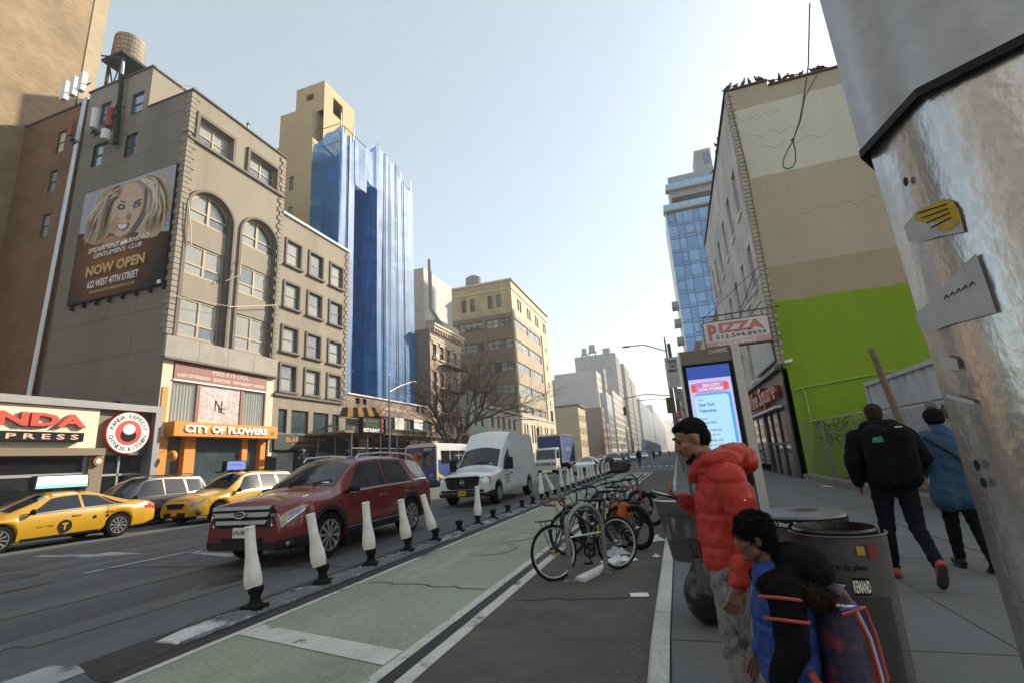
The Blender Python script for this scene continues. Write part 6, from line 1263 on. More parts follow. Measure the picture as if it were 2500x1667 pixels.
def suv_spec(L=4.7, W=1.9, H=1.68, van=False):
    h = L/2; w = W/2
    return dict(x0=-h, x1=h, axles=(h-.95, -h+.98), arch=.40, wz=.37, z0=.26,
      zt=[(-h,.98),(-h+.10,1.2),(-h+.30,1.5),(-h+.6,H-.04),(0,H),(.3,H-.03),(.5,H-.12),(1.15,1.16),(1.28,1.10),(h-.5,1.0),(h-.12,.90),(h,.74)],
      zr=[(-h,.95),(-h+.10,1.15),(-h+.30,1.42),(-h+.6,H-.13),(0,H-.10),(.28,H-.13),(.5,H-.23),(1.13,1.10),(1.28,1.03),(h-.5,.93),(h-.12,.84),(h,.69)],
      zbelt=[(-h,.90),(-h+.2,1.04),(0,1.02),(1.2,.98),(h-.5,.88),(h-.12,.78),(h,.64)],
      wr=[(-h,.66),(-h+.5,.66),(0,.66),(.5,.67),(1.2,.76),(h-.5,.74),(h-.1,.62),(h,.52)], wb=[(-h,.78),(-h+.3,w-.06),(0,w-.05),(1.2,w-.05),(h-.5,w-.10),(h-.1,w-.26),(h,w-.38)],
      wm=[(-h,.80),(-h+.3,w-.02),(0,w),(h-.9,w),(h-.4,w-.06),(h-.1,w-.20),(h,w-.33)], bot=[(-h,.40),(-h+.4,.32),(0,.28),(h-.4,.27),(h,.30)])
YELP = paint('taxi_yellow', (.43,.235,.005), .0, .35)
def dress(c, t, kind, trim=CHROME, lamp=HLG):
    h = c.x1
    c.top_patch('windscreen', 1.22 if kind == 'sedan' else 1.12, .42, .90, G_CAR, ka=.95)
    if kind == 'sedan':
        c.side_poly('side_window', [(.98,.08),(.36,.88),(-.30,.92),(-.30,.08)], G_CAR); c.side_poly('side_window', [(-.38,.08),(-.38,.92),(-.82,.90),(-1.18,.10)], G_CAR); c.side_poly('quarter_window', [(-1.24,.10),(-.90,.86),(-1.02,.80),(-1.50,.16)], G_CAR); c.top_patch('rear_window', -c.x1+.82, -c.x1+1.5, .86, G_CAR)
        c.side_strip('window_trim', 1.02, -1.5, -.02, .04, trim, .012, fn='up')
    else:
        c.side_poly('side_window', [(.92,.08),(.40,.90),(-.26,.93),(-.26,.08)], G_CAR); c.side_poly('side_window', [(-.34,.08),(-.34,.93),(-1.10,.92),(-1.16,.08)], G_CAR); c.side_poly('quarter_window', [(-1.26,.12),(-1.22,.90),(-h+.62,.85),(-h+.42,.2)], G_CAR); c.top_patch('rear_window', -h+.45, -h+.16, .85, G_CAR)
        c.side_strip('window_trim', .98, -h+.5, -.02, .04, trim, .012, fn='up')
    c.seam([(1.0,.10),(1.0,.97)]); c.seam([(-.34,.10),(-.34,.97)]); c.seam([(-1.18,.5),(-1.2,.97)])
    handles(c, (-.18,-1.05), .78, c.paint)
    c.side_strip('headlight', h-.5, h-.03, lambda x: float(np.interp(x,[h-.5,h],[.94,.66])), lambda x: .98, lamp, .010, 10); c.side_strip('tail_light', -h+.4, -h+.01, lambda x: .76, lambda x: .96, TAILR, .010, 8)
    c.side_strip('sill', c.sp['axles'][0]-.46, c.sp['axles'][1]+.46, 0, .12, CLAD, .006)
    add('grille', MB().box(h-.06,h+.012,-.36,.36,c.at(c.zb,h-.05)-.14,c.at(c.zb,h-.05)-.04), BLACK, t, local=True); add('lower_grille', MB().box(h-.10,h+.008,-.50,.50,.26,.44), BLACK, t, local=True)
    mirror(t, .88, c.at(c.wb,.88), c.at(c.zb,.88)+.07, BLACK, .85)
def wheels4(c, t, r=.335, w=.21, spokes=10, rim=RIM, rr=.66):
    for a in c.sp['axles']:
        for s in (1, -1): wheel(t, a, s*(c.at(c.wm, a)-w*.62), r, r, w, spokes, rim, rr, .15)
SCRN = {}
def roof_ad(t, z, x, ln, mt, words=None, tm=None):
    b = add('roof_advert', MB().prism([(x-ln/2,-.12,z),(x+ln/2,-.12,z),(x+ln/2-.03,-.12,z+.38),(x-ln/2+.03,-.12,z+.38)], (0,.24,0)), BLACK, t, local=True)
    for s in (1, -1):
        add('screen', MB().quad((x-ln/2+.04,s*.125,z+.03),(x+ln/2-.04,s*.125,z+.03),(x+ln/2-.06,s*.125,z+.35),(x-ln/2+.06,s*.125,z+.35)), mt, b, local=True)
        add('mount', MB().box(x-.4,x-.34,s*.1,s*.5,z-.06,z).box(x+.34,x+.4,s*.1,s*.5,z-.06,z), BLACK, b, local=True)
        if words: add('lettering', text(words, (x+ln*.28,.129,z+.18), (-1,0,0), (0,0,1), w=ln*.5, h=.07), tm, b, local=True)
    return b
def glow(name, col, e):
    return M(name, col, .3, bump=0, var=0, emit=e)
# taxi in front (its tail towards the right of the picture)
def taxi_sedan():
    t = thing('yellow_taxi_sedan', 'yellow taxi sedan with a white lit roof screen at the left edge', 'taxi', (-17.22, 9.43, zr(-17)), -math.pi/2); c = Car(t, YELP, sedan_spec()); dress(c, t, 'sedan'); wheels4(c, t, .34, .22, 10, RIM, .68)
    roof_ad(t, 1.52, -.15, 1.35, glow('white_screen', (.72,.80,.84), .75), 'advertising', M('grey_print', (.25,.30,.34), .5, bump=0)); add('screen_band', MB().quad((-.78,.128,1.555),(.48,.128,1.555),(.48,.128,1.63),(-.78,.128,1.63)), glow('teal_band', (.15,.55,.50), .5), t, local=True)
    n = 30; y = .925; cx, cz = .10, .50
    d = add('round_taxi_logo', MB().quad(*[(cx+.17*math.cos(2*math.pi*i/n), y, cz+.17*math.sin(2*math.pi*i/n)) for i in range(n)]), BLACK_S, t, local=True); add('lettering', text('T', (cx+.07,y+.004,cz-.09), (-1,0,0), (0,0,1), w=.14, h=.18, bold=.06), YELP, d, local=True)
    add('lettering', text('NYC TAXI', (.75,y,.52), (-1,0,0), (0,0,1), w=.38, h=.06), BLACK_S, t, local=True); add('lettering', text('6J48', (-1.55,.80,1.0), (-1,0,0), (0,0,1), w=.2, h=.06), BLACK_S, t, local=True)
    for x in (-.62,-.95): add('small_decal', MB().quad(*[(x+.045*math.cos(2*math.pi*i/16), .927, .66+.045*math.sin(2*math.pi*i/16)) for i in range(16)]), BLACK_S, t, local=True)
taxi_sedan()
def taxi_van():
    t = thing('yellow_taxi_minivan', 'yellow taxi minivan with a small blue roof screen behind the red SUV', 'taxi', (-16.85, 15.42, zr(-17)), -math.pi/2); c = Car(t, YELP, suv_spec(5.1, 1.98, 1.76)); dress(c, t, 'suv'); wheels4(c, t, .34, .22, 7, RIM, .68)
    add('nose_grille', MB().prism([(2.50,-.48,.62),(2.50,.48,.62),(2.53,.40,.74),(2.53,-.40,.74)], (.04,0,0)), BLACK, t, local=True); plate(t, 2.575, .42, '', M('orange_plate', (.55,.25,.02), .5), BLACK_S, w=.26)
    for s in (1, -1): p = c.low(2.32, .30, s, .012); add('fog_recess', MB().sph(p, (.10,.05,.09), 10, 8), BLACK, t, local=True)
    b = roof_ad(t, 1.80, .25, .95, glow('blue_screen', (.10,.13,.34), .6), 'advertising', M('white_print', (.8,.8,.85), .5, bump=0))
taxi_van()
def black_suv():
    t = thing('black_suv', 'glossy black SUV parked between the two taxis', 'car', (-19.65, 13.6, zr(-19)), -math.pi/2); c = Car(t, paint('gloss_black', (.010,.011,.016), .2, .28), suv_spec(4.95, 1.95, 1.80)); dress(c, t, 'suv', BLACK); wheels4(c, t, .36, .24, 8)
    c.side_strip('sill_chrome', .9, -.9, .10, .13, CHROME, .016)
    for s in (1, -1): add('roof_rail', MB().tube([(.3,s*.62,1.72),(.2,s*.62,1.80),(-1.4,s*.63,1.82),(-1.7,s*.63,1.74)], .02, 6), BLACK, t, local=True)
black_suv()
# ---- blue box truck, bus and following traffic
def box_truck():
    t = thing('blue_box_truck', 'white cab truck with a dark blue box body behind the white van', 'truck', (-12.0, 49.6, zr(-12)), -math.pi/2); TW = paint('truck_white', (.66,.66,.64), 0, .5); TB = M('blue_box_side', (.018,.055,.20), .5, var=.2, scale=.5, bump=.02)
    m = MB(); m.box(-4.0,2.2,-1.22,1.22,1.05,3.75); add('box_body', m, TB, t, local=True); m = MB()
    for y in (-1.23,1.23): m.box(-4.02,2.22,y-.04,y+.04,3.66,3.80).box(-4.02,2.22,y-.04,y+.04,1.0,1.12)
    for x in (-4.0,2.18): m.box(x-.05,x+.05,-1.27,-1.17,1.0,3.8).box(x-.05,x+.05,1.17,1.27,1.0,3.8)
    m.box(2.16,2.24,-1.23,1.23,3.62,3.80); add('box_edge', m, ALU, t, local=True)
    add('lettering', text('FrostKing', (.4,1.225,2.1), (-1,0,0), (0,0,1), w=2.2, h=.4, bold=.02), M('pale_blue_print', (.30,.36,.46), .5, bump=0), t, local=True)
    pr_ = [(2.45,.55),(4.15,.55),(4.20,1.15),(4.05,1.35),(3.70,2.35),(3.4,2.48),(2.45,2.48)]; add('cab', MB().prism([(x,-1.02,z) for x, z in pr_], (0,2.04,0)), TW, t, local=True)
    add('windscreen', MB().quad((4.045,-.92,1.42),(4.045,.92,1.42),(3.745,.88,2.28),(3.745,-.88,2.28)), G_CAR, t, local=True)
    for s in (1, -1): add('door_window', MB().quad((3.85,s*1.026,1.45),(2.7,s*1.026,1.45),(2.7,s*1.026,2.3),(3.6,s*1.026,2.3)), G_CAR, t, local=True); add('mirror', MB().box(3.9,4.0,s*1.1,s*1.32,1.5,2.05), BLACK, t, local=True); add('headlight', MB().box(4.17,4.22,s*.62,s*.95,.85,1.05), HLG, t, local=True)
    add('grille', MB().box(4.18,4.225,-.5,.5,1.0,1.06).box(4.18,4.225,-.5,.5,.88,.94), BLACK, t, local=True); add('bumper', MB().box(4.0,4.3,-1.02,1.02,.42,.72), TW, t, local=True); add('chassis', MB().box(-3.9,4.0,-.5,.5,.5,1.05), BLACK, t, local=True)
    for x in (3.3,-2.4):
        for s in (1, -1): wheel(t, x, s*.88, .42, .42, .28, 6, STEELR, .55)
box_truck()
def bus():
    t = thing('city_bus', 'white blue and yellow city bus seen from behind in the far lane', 'bus', (-17.6, 37.6, zr(-17)), -math.pi/2); BW = M('bus_white', (.60,.62,.63), .4, coat=.4, var=.05, bump=0); BB_ = M('bus_blue', (.012,.05,.22), .4, coat=.5, var=.08, bump=0); BY = M('bus_yellow', (.56,.36,.02), .4, coat=.4, bump=0)
    add('body', MB().box(-6,5.9,-1.27,1.27,.35,1.9), BB_, t, local=True); add('roof', MB().prism([(5.95,-1.27,1.9),(5.95,-1.22,2.95),(5.95,-1.0,3.1),(5.95,1.0,3.1),(5.95,1.22,2.95),(5.95,1.27,1.9)], (-11.9,0,0)), BW, t, 30, local=True)
    for s in (1, -1):
        for k in range(7): add('side_window', MB().box(-5.4+k*1.55,-4.0+k*1.55,s*1.262,s*1.282,1.6,2.55), G_CAR, t, local=True)
        add('yellow_sweep', MB().quad((5.9,s*1.276,.75),(4.6,s*1.276,.36),(4.1,s*1.276,.36),(5.9,s*1.276,1.05)), BY, t, local=True)
        for x in (4.0,-3.4): wheel(t, x, s*1.14, .48, .48, .3, 8, STEELR, .55)
    add('end_panel', MB().box(5.9,5.97,-1.2,1.2,.5,2.85), BB_, t, local=True); add('end_window', MB().box(5.97,5.99,-.98,.98,1.5,2.45), G_DARK, t, local=True); add('corner_edge', MB().box(5.88,6.0,1.2,1.29,.5,2.9).box(5.88,6.0,-1.29,-1.2,.5,2.9).box(5.88,6.0,-1.2,1.2,2.85,3.02), CREAM, t, local=True); add('lettering', text('MTA', (6.0,.3,2.58), (0,1,0), (0,0,1), w=.6, h=.16), WHITE_S, t, local=True)
    add('yellow_sweep', MB().quad((5.985,-1.2,.95),(5.985,.2,.5),(5.985,-.3,.5),(5.985,-1.2,.72)), BY, t, local=True); add('headlight', MB().box(5.97,6.0,.7,1.0,.75,.95).box(5.97,6.0,-1.0,-.7,.75,.95), HLG, t, local=True)
bus()
def traffic(name, label, x, y, kind, col, L=4.7, metal=.3):
    t = thing(name, label, 'car', (x, y, zr(x)), -math.pi/2); c = Car(t, paint('paint_'+name, col, metal), sedan_spec(4.7) if kind == 'sedan' else suv_spec(L)); dress(c, t, kind); wheels4(c, t); return t
SILV = traffic('silver_sedan', 'silver sedan just right of the blue truck', -7.5, 42.4, 'sedan', (.42,.43,.44)); traffic('dark_sedan', 'small dark sedan behind the silver one', -11.8, 80, 'sedan', (.06,.065,.07))
traffic('silver_grey_suv', 'silver grey SUV behind the brown tarpaulin heap', -6.05, 49.4, 'suv', (.34,.35,.36)); traffic('dark_grey_suv', 'dark grey SUV directly behind the silver grey one', -6.2, 57, 'suv', (.09,.10,.11), 5.0)
g_ = 'far cars in the traffic queue'
for i, (x, y, nm, cl) in enumerate(((-7.6,92,'white_far_car',(.55,.55,.55)),(-11.4,98,'grey_far_car',(.22,.23,.24)),(-6.9,112,'silver_far_car',(.4,.41,.42)),(-15,120,'black_far_car',(.03,.03,.035)),(-8.8,135,'pale_far_car',(.5,.5,.48)),(-12.4,150,'red_far_car',(.25,.03,.02)),(-6.6,160,'blue_far_car',(.05,.08,.15)))):
    t = clone(SILV, (x, y, zr(x)), -math.pi/2, ['white far car in the middle of the queue','grey far car behind the dark sedan','silver far car next to the cyclists','black far car near the left pavement','pale far car deep in the queue','red far car deep in the queue','blue far car last by the bike lane'][i], g_); t.name = nm; pm = paint('paint_'+nm, cl)
    for ch in t.children:
        if ch.name.startswith('body'): ch.data = ch.data.copy(); ch.data.materials[0] = pm
# ================================================================ lane bollards and divider
BOLW = M('scuffed_white_plastic', (.80,.785,.72), .6, var=.10, scale=5, fine=40, bump=.12, stain=(.36,.33,.25), stain_amt=.6)
ordn = ['nearest','second','third','fourth','fifth','sixth','seventh','eighth','ninth','tenth','eleventh','twelfth','thirteenth','fourteenth','fifteenth','sixteenth','seventeenth','eighteenth','nineteenth','twentieth','twenty first','twenty second','twenty third','twenty fourth','twenty fifth','twenty sixth','last']
BOL = [(4.79,1,(-.14,.05)),(5.93,1,(-.20,.03)),(7.05,1,(-.10,-.05)),(8.19,1,(-.13,.06)),(9.26,1,(-.27,.02)),(10.40,0,0),(11.48,1,(.02,0)),(12.55,0,0),(13.8,0,0),(15.2,0,0),(16.5,0,0),(17.7,1,(.02,0)),(18.6,0,0),(19.9,1,(-.42,.05)),(21.3,1,(-.03,.05)),(22.6,1,(.05,0)),(23.9,1,(-.06,-.05)),(25.4,1,(.04,.08)),(26.8,1,(-.08,0)),(28.2,1,(.03,.06)),(29.5,1,(.02,0)),(30.8,1,(-.03,0)),(32.6,1,(0,0)),(34.8,1,(.02,0)),(36.7,1,(.0,0)),(38.5,1,(-.04,0))]
def base_mesh():
    m = MB(); prof = [(.115,0),(.112,.025),(.075,.05),(.058,.09),(.060,.14),(.082,.165),(.085,.225),(.07,.235),(0,.235)]
    m.lathe(prof, 18); 
    for k in range(4): a = math.pi/4+k*math.pi/2; m.obox((.115*math.cos(a),.115*math.sin(a),.016), (.07,.06,.03), Matrix.Rotation(a, 3, 'Z'))
    me = m.mesh('base', smooth=40); me.materials.append(RUBBER); return me
def post_mesh():
    rows = []; 
    for z, a, b in ((.225,.072,.070),(.30,.084,.078),(.40,.080,.070),(.52,.064,.058),(.62,.054,.050),(.72,.050,.047),(.86,.049,.046),(.90,.050,.047),(.905,.052,.049),(.925,.052,.049),(.935,.044,.042)):
        rows.append([(1.24*a*math.cos(t), 1.22*b*math.sin(t), z) for t in [2*math.pi*k/18 for k in range(18)]])
    m = MB(); m.grid(rows, close=True); m.quad(*rows[-1]); me = m.mesh('post', smooth=40); me.materials.append(BOLW); return me
BM_, PM_ = base_mesh(), post_mesh()
for i, (y, has, tl) in enumerate(BOL):
    x = -4.86 if y < 12 else -4.86-(y-12)*.012
    lb = ('%s white lane bollard of the row, counted from the camera' if has else '%s bollard of the row, broken off to its black base') % ordn[i]
    if i == 4: lb = 'fifth white lane bollard, bent to the left beside the SUV rear wheel'
    if i == 13: lb = 'yellowed lane bollard leaning far over behind the van'
    t = thing('lane_bollard', lb, 'bollard', (x, y, zr(x)+.03), (i*1.7) % .6, 'flexible bollards along the bike lane')
    add('base', BM_, None, t, local=True)
    if has: o = add('post', PM_, None, t, local=True); o.rotation_euler = (tl[1]*.6, tl[0], 0) if tl else (0,0,0); o.scale = (1, 1, 1.0+.03*((i*7) % 3-1))
DV = thing('lane_divider', 'low worn white rubber divider under the row of bollards', 'lane divider', (-4.86, 20, .07)); DVM = M('worn_divider', (.13,.13,.135), .75, var=.35, scale=3, fine=30, bump=.25, stain=(.55,.55,.53), stain_amt=.95, sharp=.8, stretch=(1,.5,1))
y = 3.75
while y < 39.5:
    L_ = 1.05; x = -4.86 if y < 12 else -4.86-(y-12)*.012; z0 = zr(x); rows = []
    for yy in np.linspace(y, y+L_-.05, 5):
        e = .4 if yy in (y, y+L_-.05) else 1; rows.append([(x-.16,yy,z0+.002),(x-.12,yy,z0+.045*e),(x-.05,yy,z0+.06*e),(x+.05,yy,z0+.06*e),(x+.10,yy,z0+.045*e),(x+.14,yy,z0+.002)])
    m = MB().grid(rows); m.quad(*rows[0]); m.quad(*rows[-1]); add('divider_segment', m, DVM, DV, 30)
    m = MB().tube([(x+.20,y,z0+.012),(x+.20,y+L_-.02,z0+.012)], .022, 6); add('edge_rail', m, DVM, DV)
    add('bolt', MB().cyl((x+.02,y+.55,z0+.055),(x+.02,y+.55,z0+.085),.03,n=8), GALV, DV); y += L_
# ================================================================ hoop racks
def hoop(x0, y0, x1, y1, h, label):
    t = thing('bike_rack', label, 'bike rack', ((x0+x1)/2, (y0+y1)/2, zr(x0)), 0, 'steel hoop bike racks'); a, b = V3((x0,y0,zr(x0))), V3((x1,y1,zr(x1))); d = (b-a); w = d.length/2; c = (a+b)/2; u = d.normalized(); pts = [a, a+V3((0,0,h-w))]
    for k in range(1, 12): an = math.pi*(1-k/12); pts.append(c+u*w*math.cos(an)+V3((0,0,h-w+w*math.sin(an))))
    pts += [b+V3((0,0,h-w)), b]; add('hoop', MB().tube(pts, .034, 8), GALV, t, 40); add('cross_bar', MB().tube([a+V3((0,0,h-w-.06)), b+V3((0,0,h-w-.06))], .012, 6), ALU, t)
    for p in (a, b): add('foot_plate', MB().box(p.x-.08,p.x+.08,p.y-.08,p.y+.08,p.z+.004,p.z+.02), GALV, t)
for i, q in enumerate(((-1.50,6.48,-1.12,6.98,.90,'nearest steel hoop bike rack with a bike through it'),(-1.68,8.95,-1.26,9.45,.90,'second steel hoop bike rack, hidden behind bikes'),(-1.70,11.2,-1.28,11.7,.90,'third steel hoop bike rack from the camera'),(-1.74,13.5,-1.3,14.0,.90,'fourth steel hoop bike rack from the camera'),(-1.78,15.8,-1.34,16.3,.90,'farthest steel hoop bike rack of the row'))): hoop(*q)
WB = thing('white_ground_bar', 'flat white bar lying at the foot of the nearest bike rack', 'bar', (-1.2, 7.2, 0)); add('bar', MB().obox((-1.22,7.05,zr(-1.2)+.03), (.13,1.15,.05), Matrix.Rotation(-.30, 3, 'Z')), WHITE_P, WB)
# ================================================================ bicycles
def bicycle(label, rear, front, frame_col, lean=0.0, bars='flat', rack=None, fat=0, fender=False, rimm=None, grip=None, steer=0.0, name='bicycle', battery=False, saddle=True, bag=None):
    d = V3((front[0]-rear[0], front[1]-rear[1], 0)); ang = math.atan2(d.y, d.x); t = thing(name, label, 'bicycle', (rear[0], rear[1], zr(rear[0])+.005), ang, 'bicycles at the racks'); t.rotation_euler = (lean, 0, ang)
    wb = 1.02; r = .345; FM = M('frame_'+label[:18], frame_col, .4, .2, coat=.4, var=.1, bump=0); rm = rimm or BLACK; tw = .020+fat*.016
    def wh(x, rot=0):
        n = 40; w = add('wheel', MB().tube([(x+(r-tw)*math.cos(2*math.pi*k/n), 0, r+(r-tw)*math.sin(2*math.pi*k/n)) for k in range(n+1)], tw, 7, caps=False), TYRE, t, True, local=True)
        m = MB(); ri = r-2*tw-.012; m.grid([[(x+q*math.cos(2*math.pi*k/n), yy, r+q*math.sin(2*math.pi*k/n)) for k in range(n+1)] for q, yy in ((ri+.022,-.012),(ri,-.011),(ri-.004,0),(ri,.011),(ri+.022,.012))]); add('rim', m, rm, w, True, local=True)
        m = MB()
        for k in range(18): a = 2*math.pi*k/18; s = 1 if k % 2 else -1; m.tube([(x+.02*math.cos(a+.9), .025*s, r+.02*math.sin(a+.9)), (x+ri*math.cos(a), 0, r+ri*math.sin(a))], .0016, 3, caps=False)
        add('spokes', m, GALV, w, local=True); add('hub', MB().cyl((x,-.045,r),(x,.045,r),.022+.012*(grip is not None),n=12), M('brass_hub', (.45,.27,.03), .35, .6) if grip and x > .5 else ALU, w, True, local=True); return w
    wh(0); fw = wh(wb)
    bb, st, hb, ht = (.43,0,.29), (.27,0,.80), (.86,0,.64), (.80,0,.84); fa = (wb,0,r)
    m = MB(); m.tube([bb, st], .017).tube([st, ht], .017 if not battery else .02).tube([bb, hb], .021 if not battery else .04).tube([hb, ht], .022)
    for s in (1, -1): m.tube([(.0,.06*s,r),(.40,.04*s,.29)], .010, 6).tube([(.0,.06*s,r),(.27,.03*s,.76)], .009, 6)
    add('frame', m, FM, t, True, local=True); m = MB()
    for s in (1, -1): m.tube([(.855,.045*s,.63),(.93,.055*s,.50),(wb,.055*s,r)], [.014,.013,.011], 7)
    m.tube([(.86,-.05,.63),(.86,.05,.63)], .018, 7); add('fork', m, FM, t, True, local=True)
    if saddle:
        m = MB(); m.sph((.20,0,.93), (.09,.075,.03), 12, 8); m.sph((.32,0,.935), (.11,.03,.022), 10, 7); add('saddle', m, BLACK, t, True, local=True); add('seat_post', MB().tube([st, (.24,0,.92)], .014), ALU, t, True, local=True)
    add('stem', MB().tube([ht, (.78,0,.95), (.85,0,.99)], .016), BLACK, t, True, local=True)
    c0 = V3((.85,0,.99)); gm = grip or BLACK; m = MB(); g2 = MB()
    if bars == 'flat':
        P_ = [(-.34,-.08,.03),(-.18,-.02,.03),(0,0,0),(.18,-.02,.03),(.34,-.08,.03)]
        m.tube([c0+V3((q[1],q[0],q[2])) for q in P_], .012, 7); 
        for s in (1, -1): g2.tube([c0+V3((-.04,.22*s,.03)), c0+V3((-.08,.34*s,.03))], .018, 7); m.tube([c0+V3((-.03,.20*s,.03)), c0+V3((.05,.24*s,.0)), c0+V3((.03,.32*s,-.01))], .006, 5)
    else:
        for s in (1, -1):
            g2.tube([c0, c0+V3((.0,.10*s,.0)), c0+V3((.03,.20*s,.02)), c0+V3((.12,.23*s,.04)), c0+V3((.16,.24*s,0)), c0+V3((.12,.24*s,-.06)), c0+V3((-.05,.25*s,-.08))], .016, 7)
    if m.v: add('handlebar', m, BLACK, t, True, local=True)
    add('grip', g2, gm, t, True, local=True)
    add('brake_cable', MB().tube([c0+V3((.02,.1,0)), c0+V3((.12,.06,.02)), c0+V3((.08,.02,-.12)), V3((.84,.02,.72))], .004, 4).tube([c0+V3((.02,-.1,0)), c0+V3((.14,-.05,-.02)), V3((.80,-.02,.78)), V3((.5,-.02,.79))], .004, 4), BLACK, t, local=True)
    m = MB(); m.lathe([(.095,-.004),(.10,0),(.095,.004),(.06,.004),(.06,-.004)], 28, (.43,-.055,.29), 'y', cap=False); m.tube([(.43,-.07,.29),(.43,-.07,.12)], .011, 6).tube([(.43,.07,.29),(.43,.07,.46)], .011, 6); add('crank', m, BLACK, t, local=True)
    add('pedal', MB().box(.385,.475,-.16,-.08,.105,.135).box(.385,.475,.08,.16,.445,.475), BLACK, t, local=True); add('chain', MB().tube([(.43,-.055,.385),(0,-.055,r+.045)], .005, 4).tube([(.43,-.055,.195),(0,-.055,r-.045)], .005, 4), BLACK, t, local=True)
    def rk(x, z, s_):
        m = MB(); 
        for y in (-.07,-.035,0,.035,.07): m.tube([(x-.16,y,z),(x+.16,y,z)], .005, 5)
        for xx in (-.16,-.05,.05,.16): m.tube([(x+xx,-.075,z),(x+xx,.075,z)], .005, 5)
        for s in (1, -1): m.tube([(x-.10,.07*s,z),(s_,.06*s,r)], .006, 5).tube([(x+.08,.07*s,z),(s_,.06*s,r)], .006, 5)
        add('luggage_rack', m, BLACK, t, local=True)
    if rack == 'front': rk(wb+.05, .74, wb)
    if rack == 'rear': rk(-.08, .76, 0)
    if fender:
        for x, a0, a1 in ((0, .1, 2.6), (wb, .3, 2.4)):
            R_ = r+.03; rows = [[(x+R_*math.cos(a), yy, r+R_*math.sin(a)-abs(yy)*.25) for yy in (-.035,-.018,0,.018,.035)] for a in np.linspace(a0, a1, 16)]; add('mudguard', MB().grid(rows), BLACK, t, True, local=True)
    if battery: add('battery', MB().obox((.62,0,.47), (.34,.07,.08), Matrix.Rotation(-.68, 3, 'Y')), BLACK, t, local=True)
    if bag: add('pannier', MB().sph((-.02,.12,.56), (.15,.07,.18), 12, 8).sph((-.02,-.12,.56), (.15,.07,.18), 12, 8), bag, t, True, local=True)
    add('lock', MB().tube([(.3,.03,.6),(.36,.1,.5),(.45,.06,.42),(.38,-.05,.5),(.3,.03,.6)], .012, 6), M('lock_yellow', (.42,.33,.02), .5), t, local=True); return t
BROWNG = M('brown_bar_tape', (.17,.065,.040), .7); RIMG = M('silver_rim', (.45,.46,.45), .35, .5)
bicycle('black road bicycle with brown bullhorn bars and a front rack at the nearest hoop', (-.96,7.23), (-1.69,6.53), (.012,.012,.013), .05, 'bull', 'front', 0, False, RIMG, BROWNG)
bicycle('dark electric bicycle with fat rear tyre and rear rack behind the nearest hoop', (-.80,8.62), (-1.62,9.20), (.014,.016,.024), -.06, 'flat', 'rear', 1, True, None, None, battery=True)
bicycle('dark blue bicycle with orange panniers in the middle of the tangle', (-1.05,8.75), (-1.84,8.12), (.014,.022,.05), .06, 'flat', None, 0, False, bag=M('orange_pannier', (.42,.09,.015), .7, var=.3))
bicycle('black city bicycle leaning on the second hoop', (-1.10,9.95), (-1.95,9.45), (.02,.02,.022), -.08, 'flat', None, 1, True)
bicycle('red framed bicycle nearest the kerb at the third hoop', (-1.62,11.6), (-.70,11.15), (.22,.025,.02), .08, 'flat', None, 1, False)
bicycle('black mountain bicycle at the third hoop', (-1.0,12.2), (-1.8,11.7), (.02,.022,.026), .05, 'flat', None, 1, False)
# litter on the ground
rl = random.Random(9)
def litter(x, y, sx, sy, sz, label, z=None, rot=.3, mt=WHITE_P):
    t = thing('litter', label, 'litter', (x, y, z if z is not None else zr(x)), rot); m = MB(); n = 7
    pts = [[(sx*(i/n-.5), sy*(j/n-.5), sz*(.15+rl.random())*math.sin(math.pi*min(.95, max(.05, i/n)))*math.sin(math.pi*min(.95, max(.05, j/n)))+.006) for i in range(n+1)] for j in range(n+1)]; m.grid(pts); add('sheet', m, mt, t, local=True); add('fold', MB().box(-sx*.3,sx*.25,-sy*.3,sy*.2,.004,sz*.35), mt, t, local=True)
litter(-.55,9.5,.24,.2,.10,'white foam box lying near the kerb beside the bikes'); litter(-.52,8.1,.12,.1,.05,'small white crumpled paper near the kerb', rot=1); litter(-1.05,7.75,.55,.2,.08,'long white torn packaging under the nearest bicycle', rot=.5); litter(-1.15,8.2,.4,.3,.16,'crumpled pale plastic sheet under the bikes', rot=.9, mt=M('pale_plastic', (.42,.45,.48), .4)); litter(-.62,6.0,.2,.16,.01,'flat scrap of paper on the brown asphalt', rot=.2); litter(4.35,18.2,.14,.5,.02,'white card leaning at the lot step',.135)
m = MB()
for k in range(420):
    x, y = (KX-.02-abs(rl.gauss(0,.10)), rl.uniform(3.4,20)); a = rl.uniform(.008,.03); m.obox((x, y, zr(x)+.006), (a, a*rl.uniform(.4,1.2), .006), Matrix.Rotation(rl.uniform(0,3), 3, 'Z'))
for k in range(260): x, y = rl.uniform(-1.9,-.5), rl.uniform(6.2,10.5); a = rl.uniform(.008,.028); m.obox((x, y, zr(x)+.008), (a, a*.6, .006), Matrix.Rotation(rl.uniform(0,3), 3, 'Z'))
o = add('gutter_debris', m, M('leaf_debris', (.17,.14,.11), .9, var=.5)); tag(o, 'dry leaves and grit scattered along the gutter', 'debris', kind='stuff')
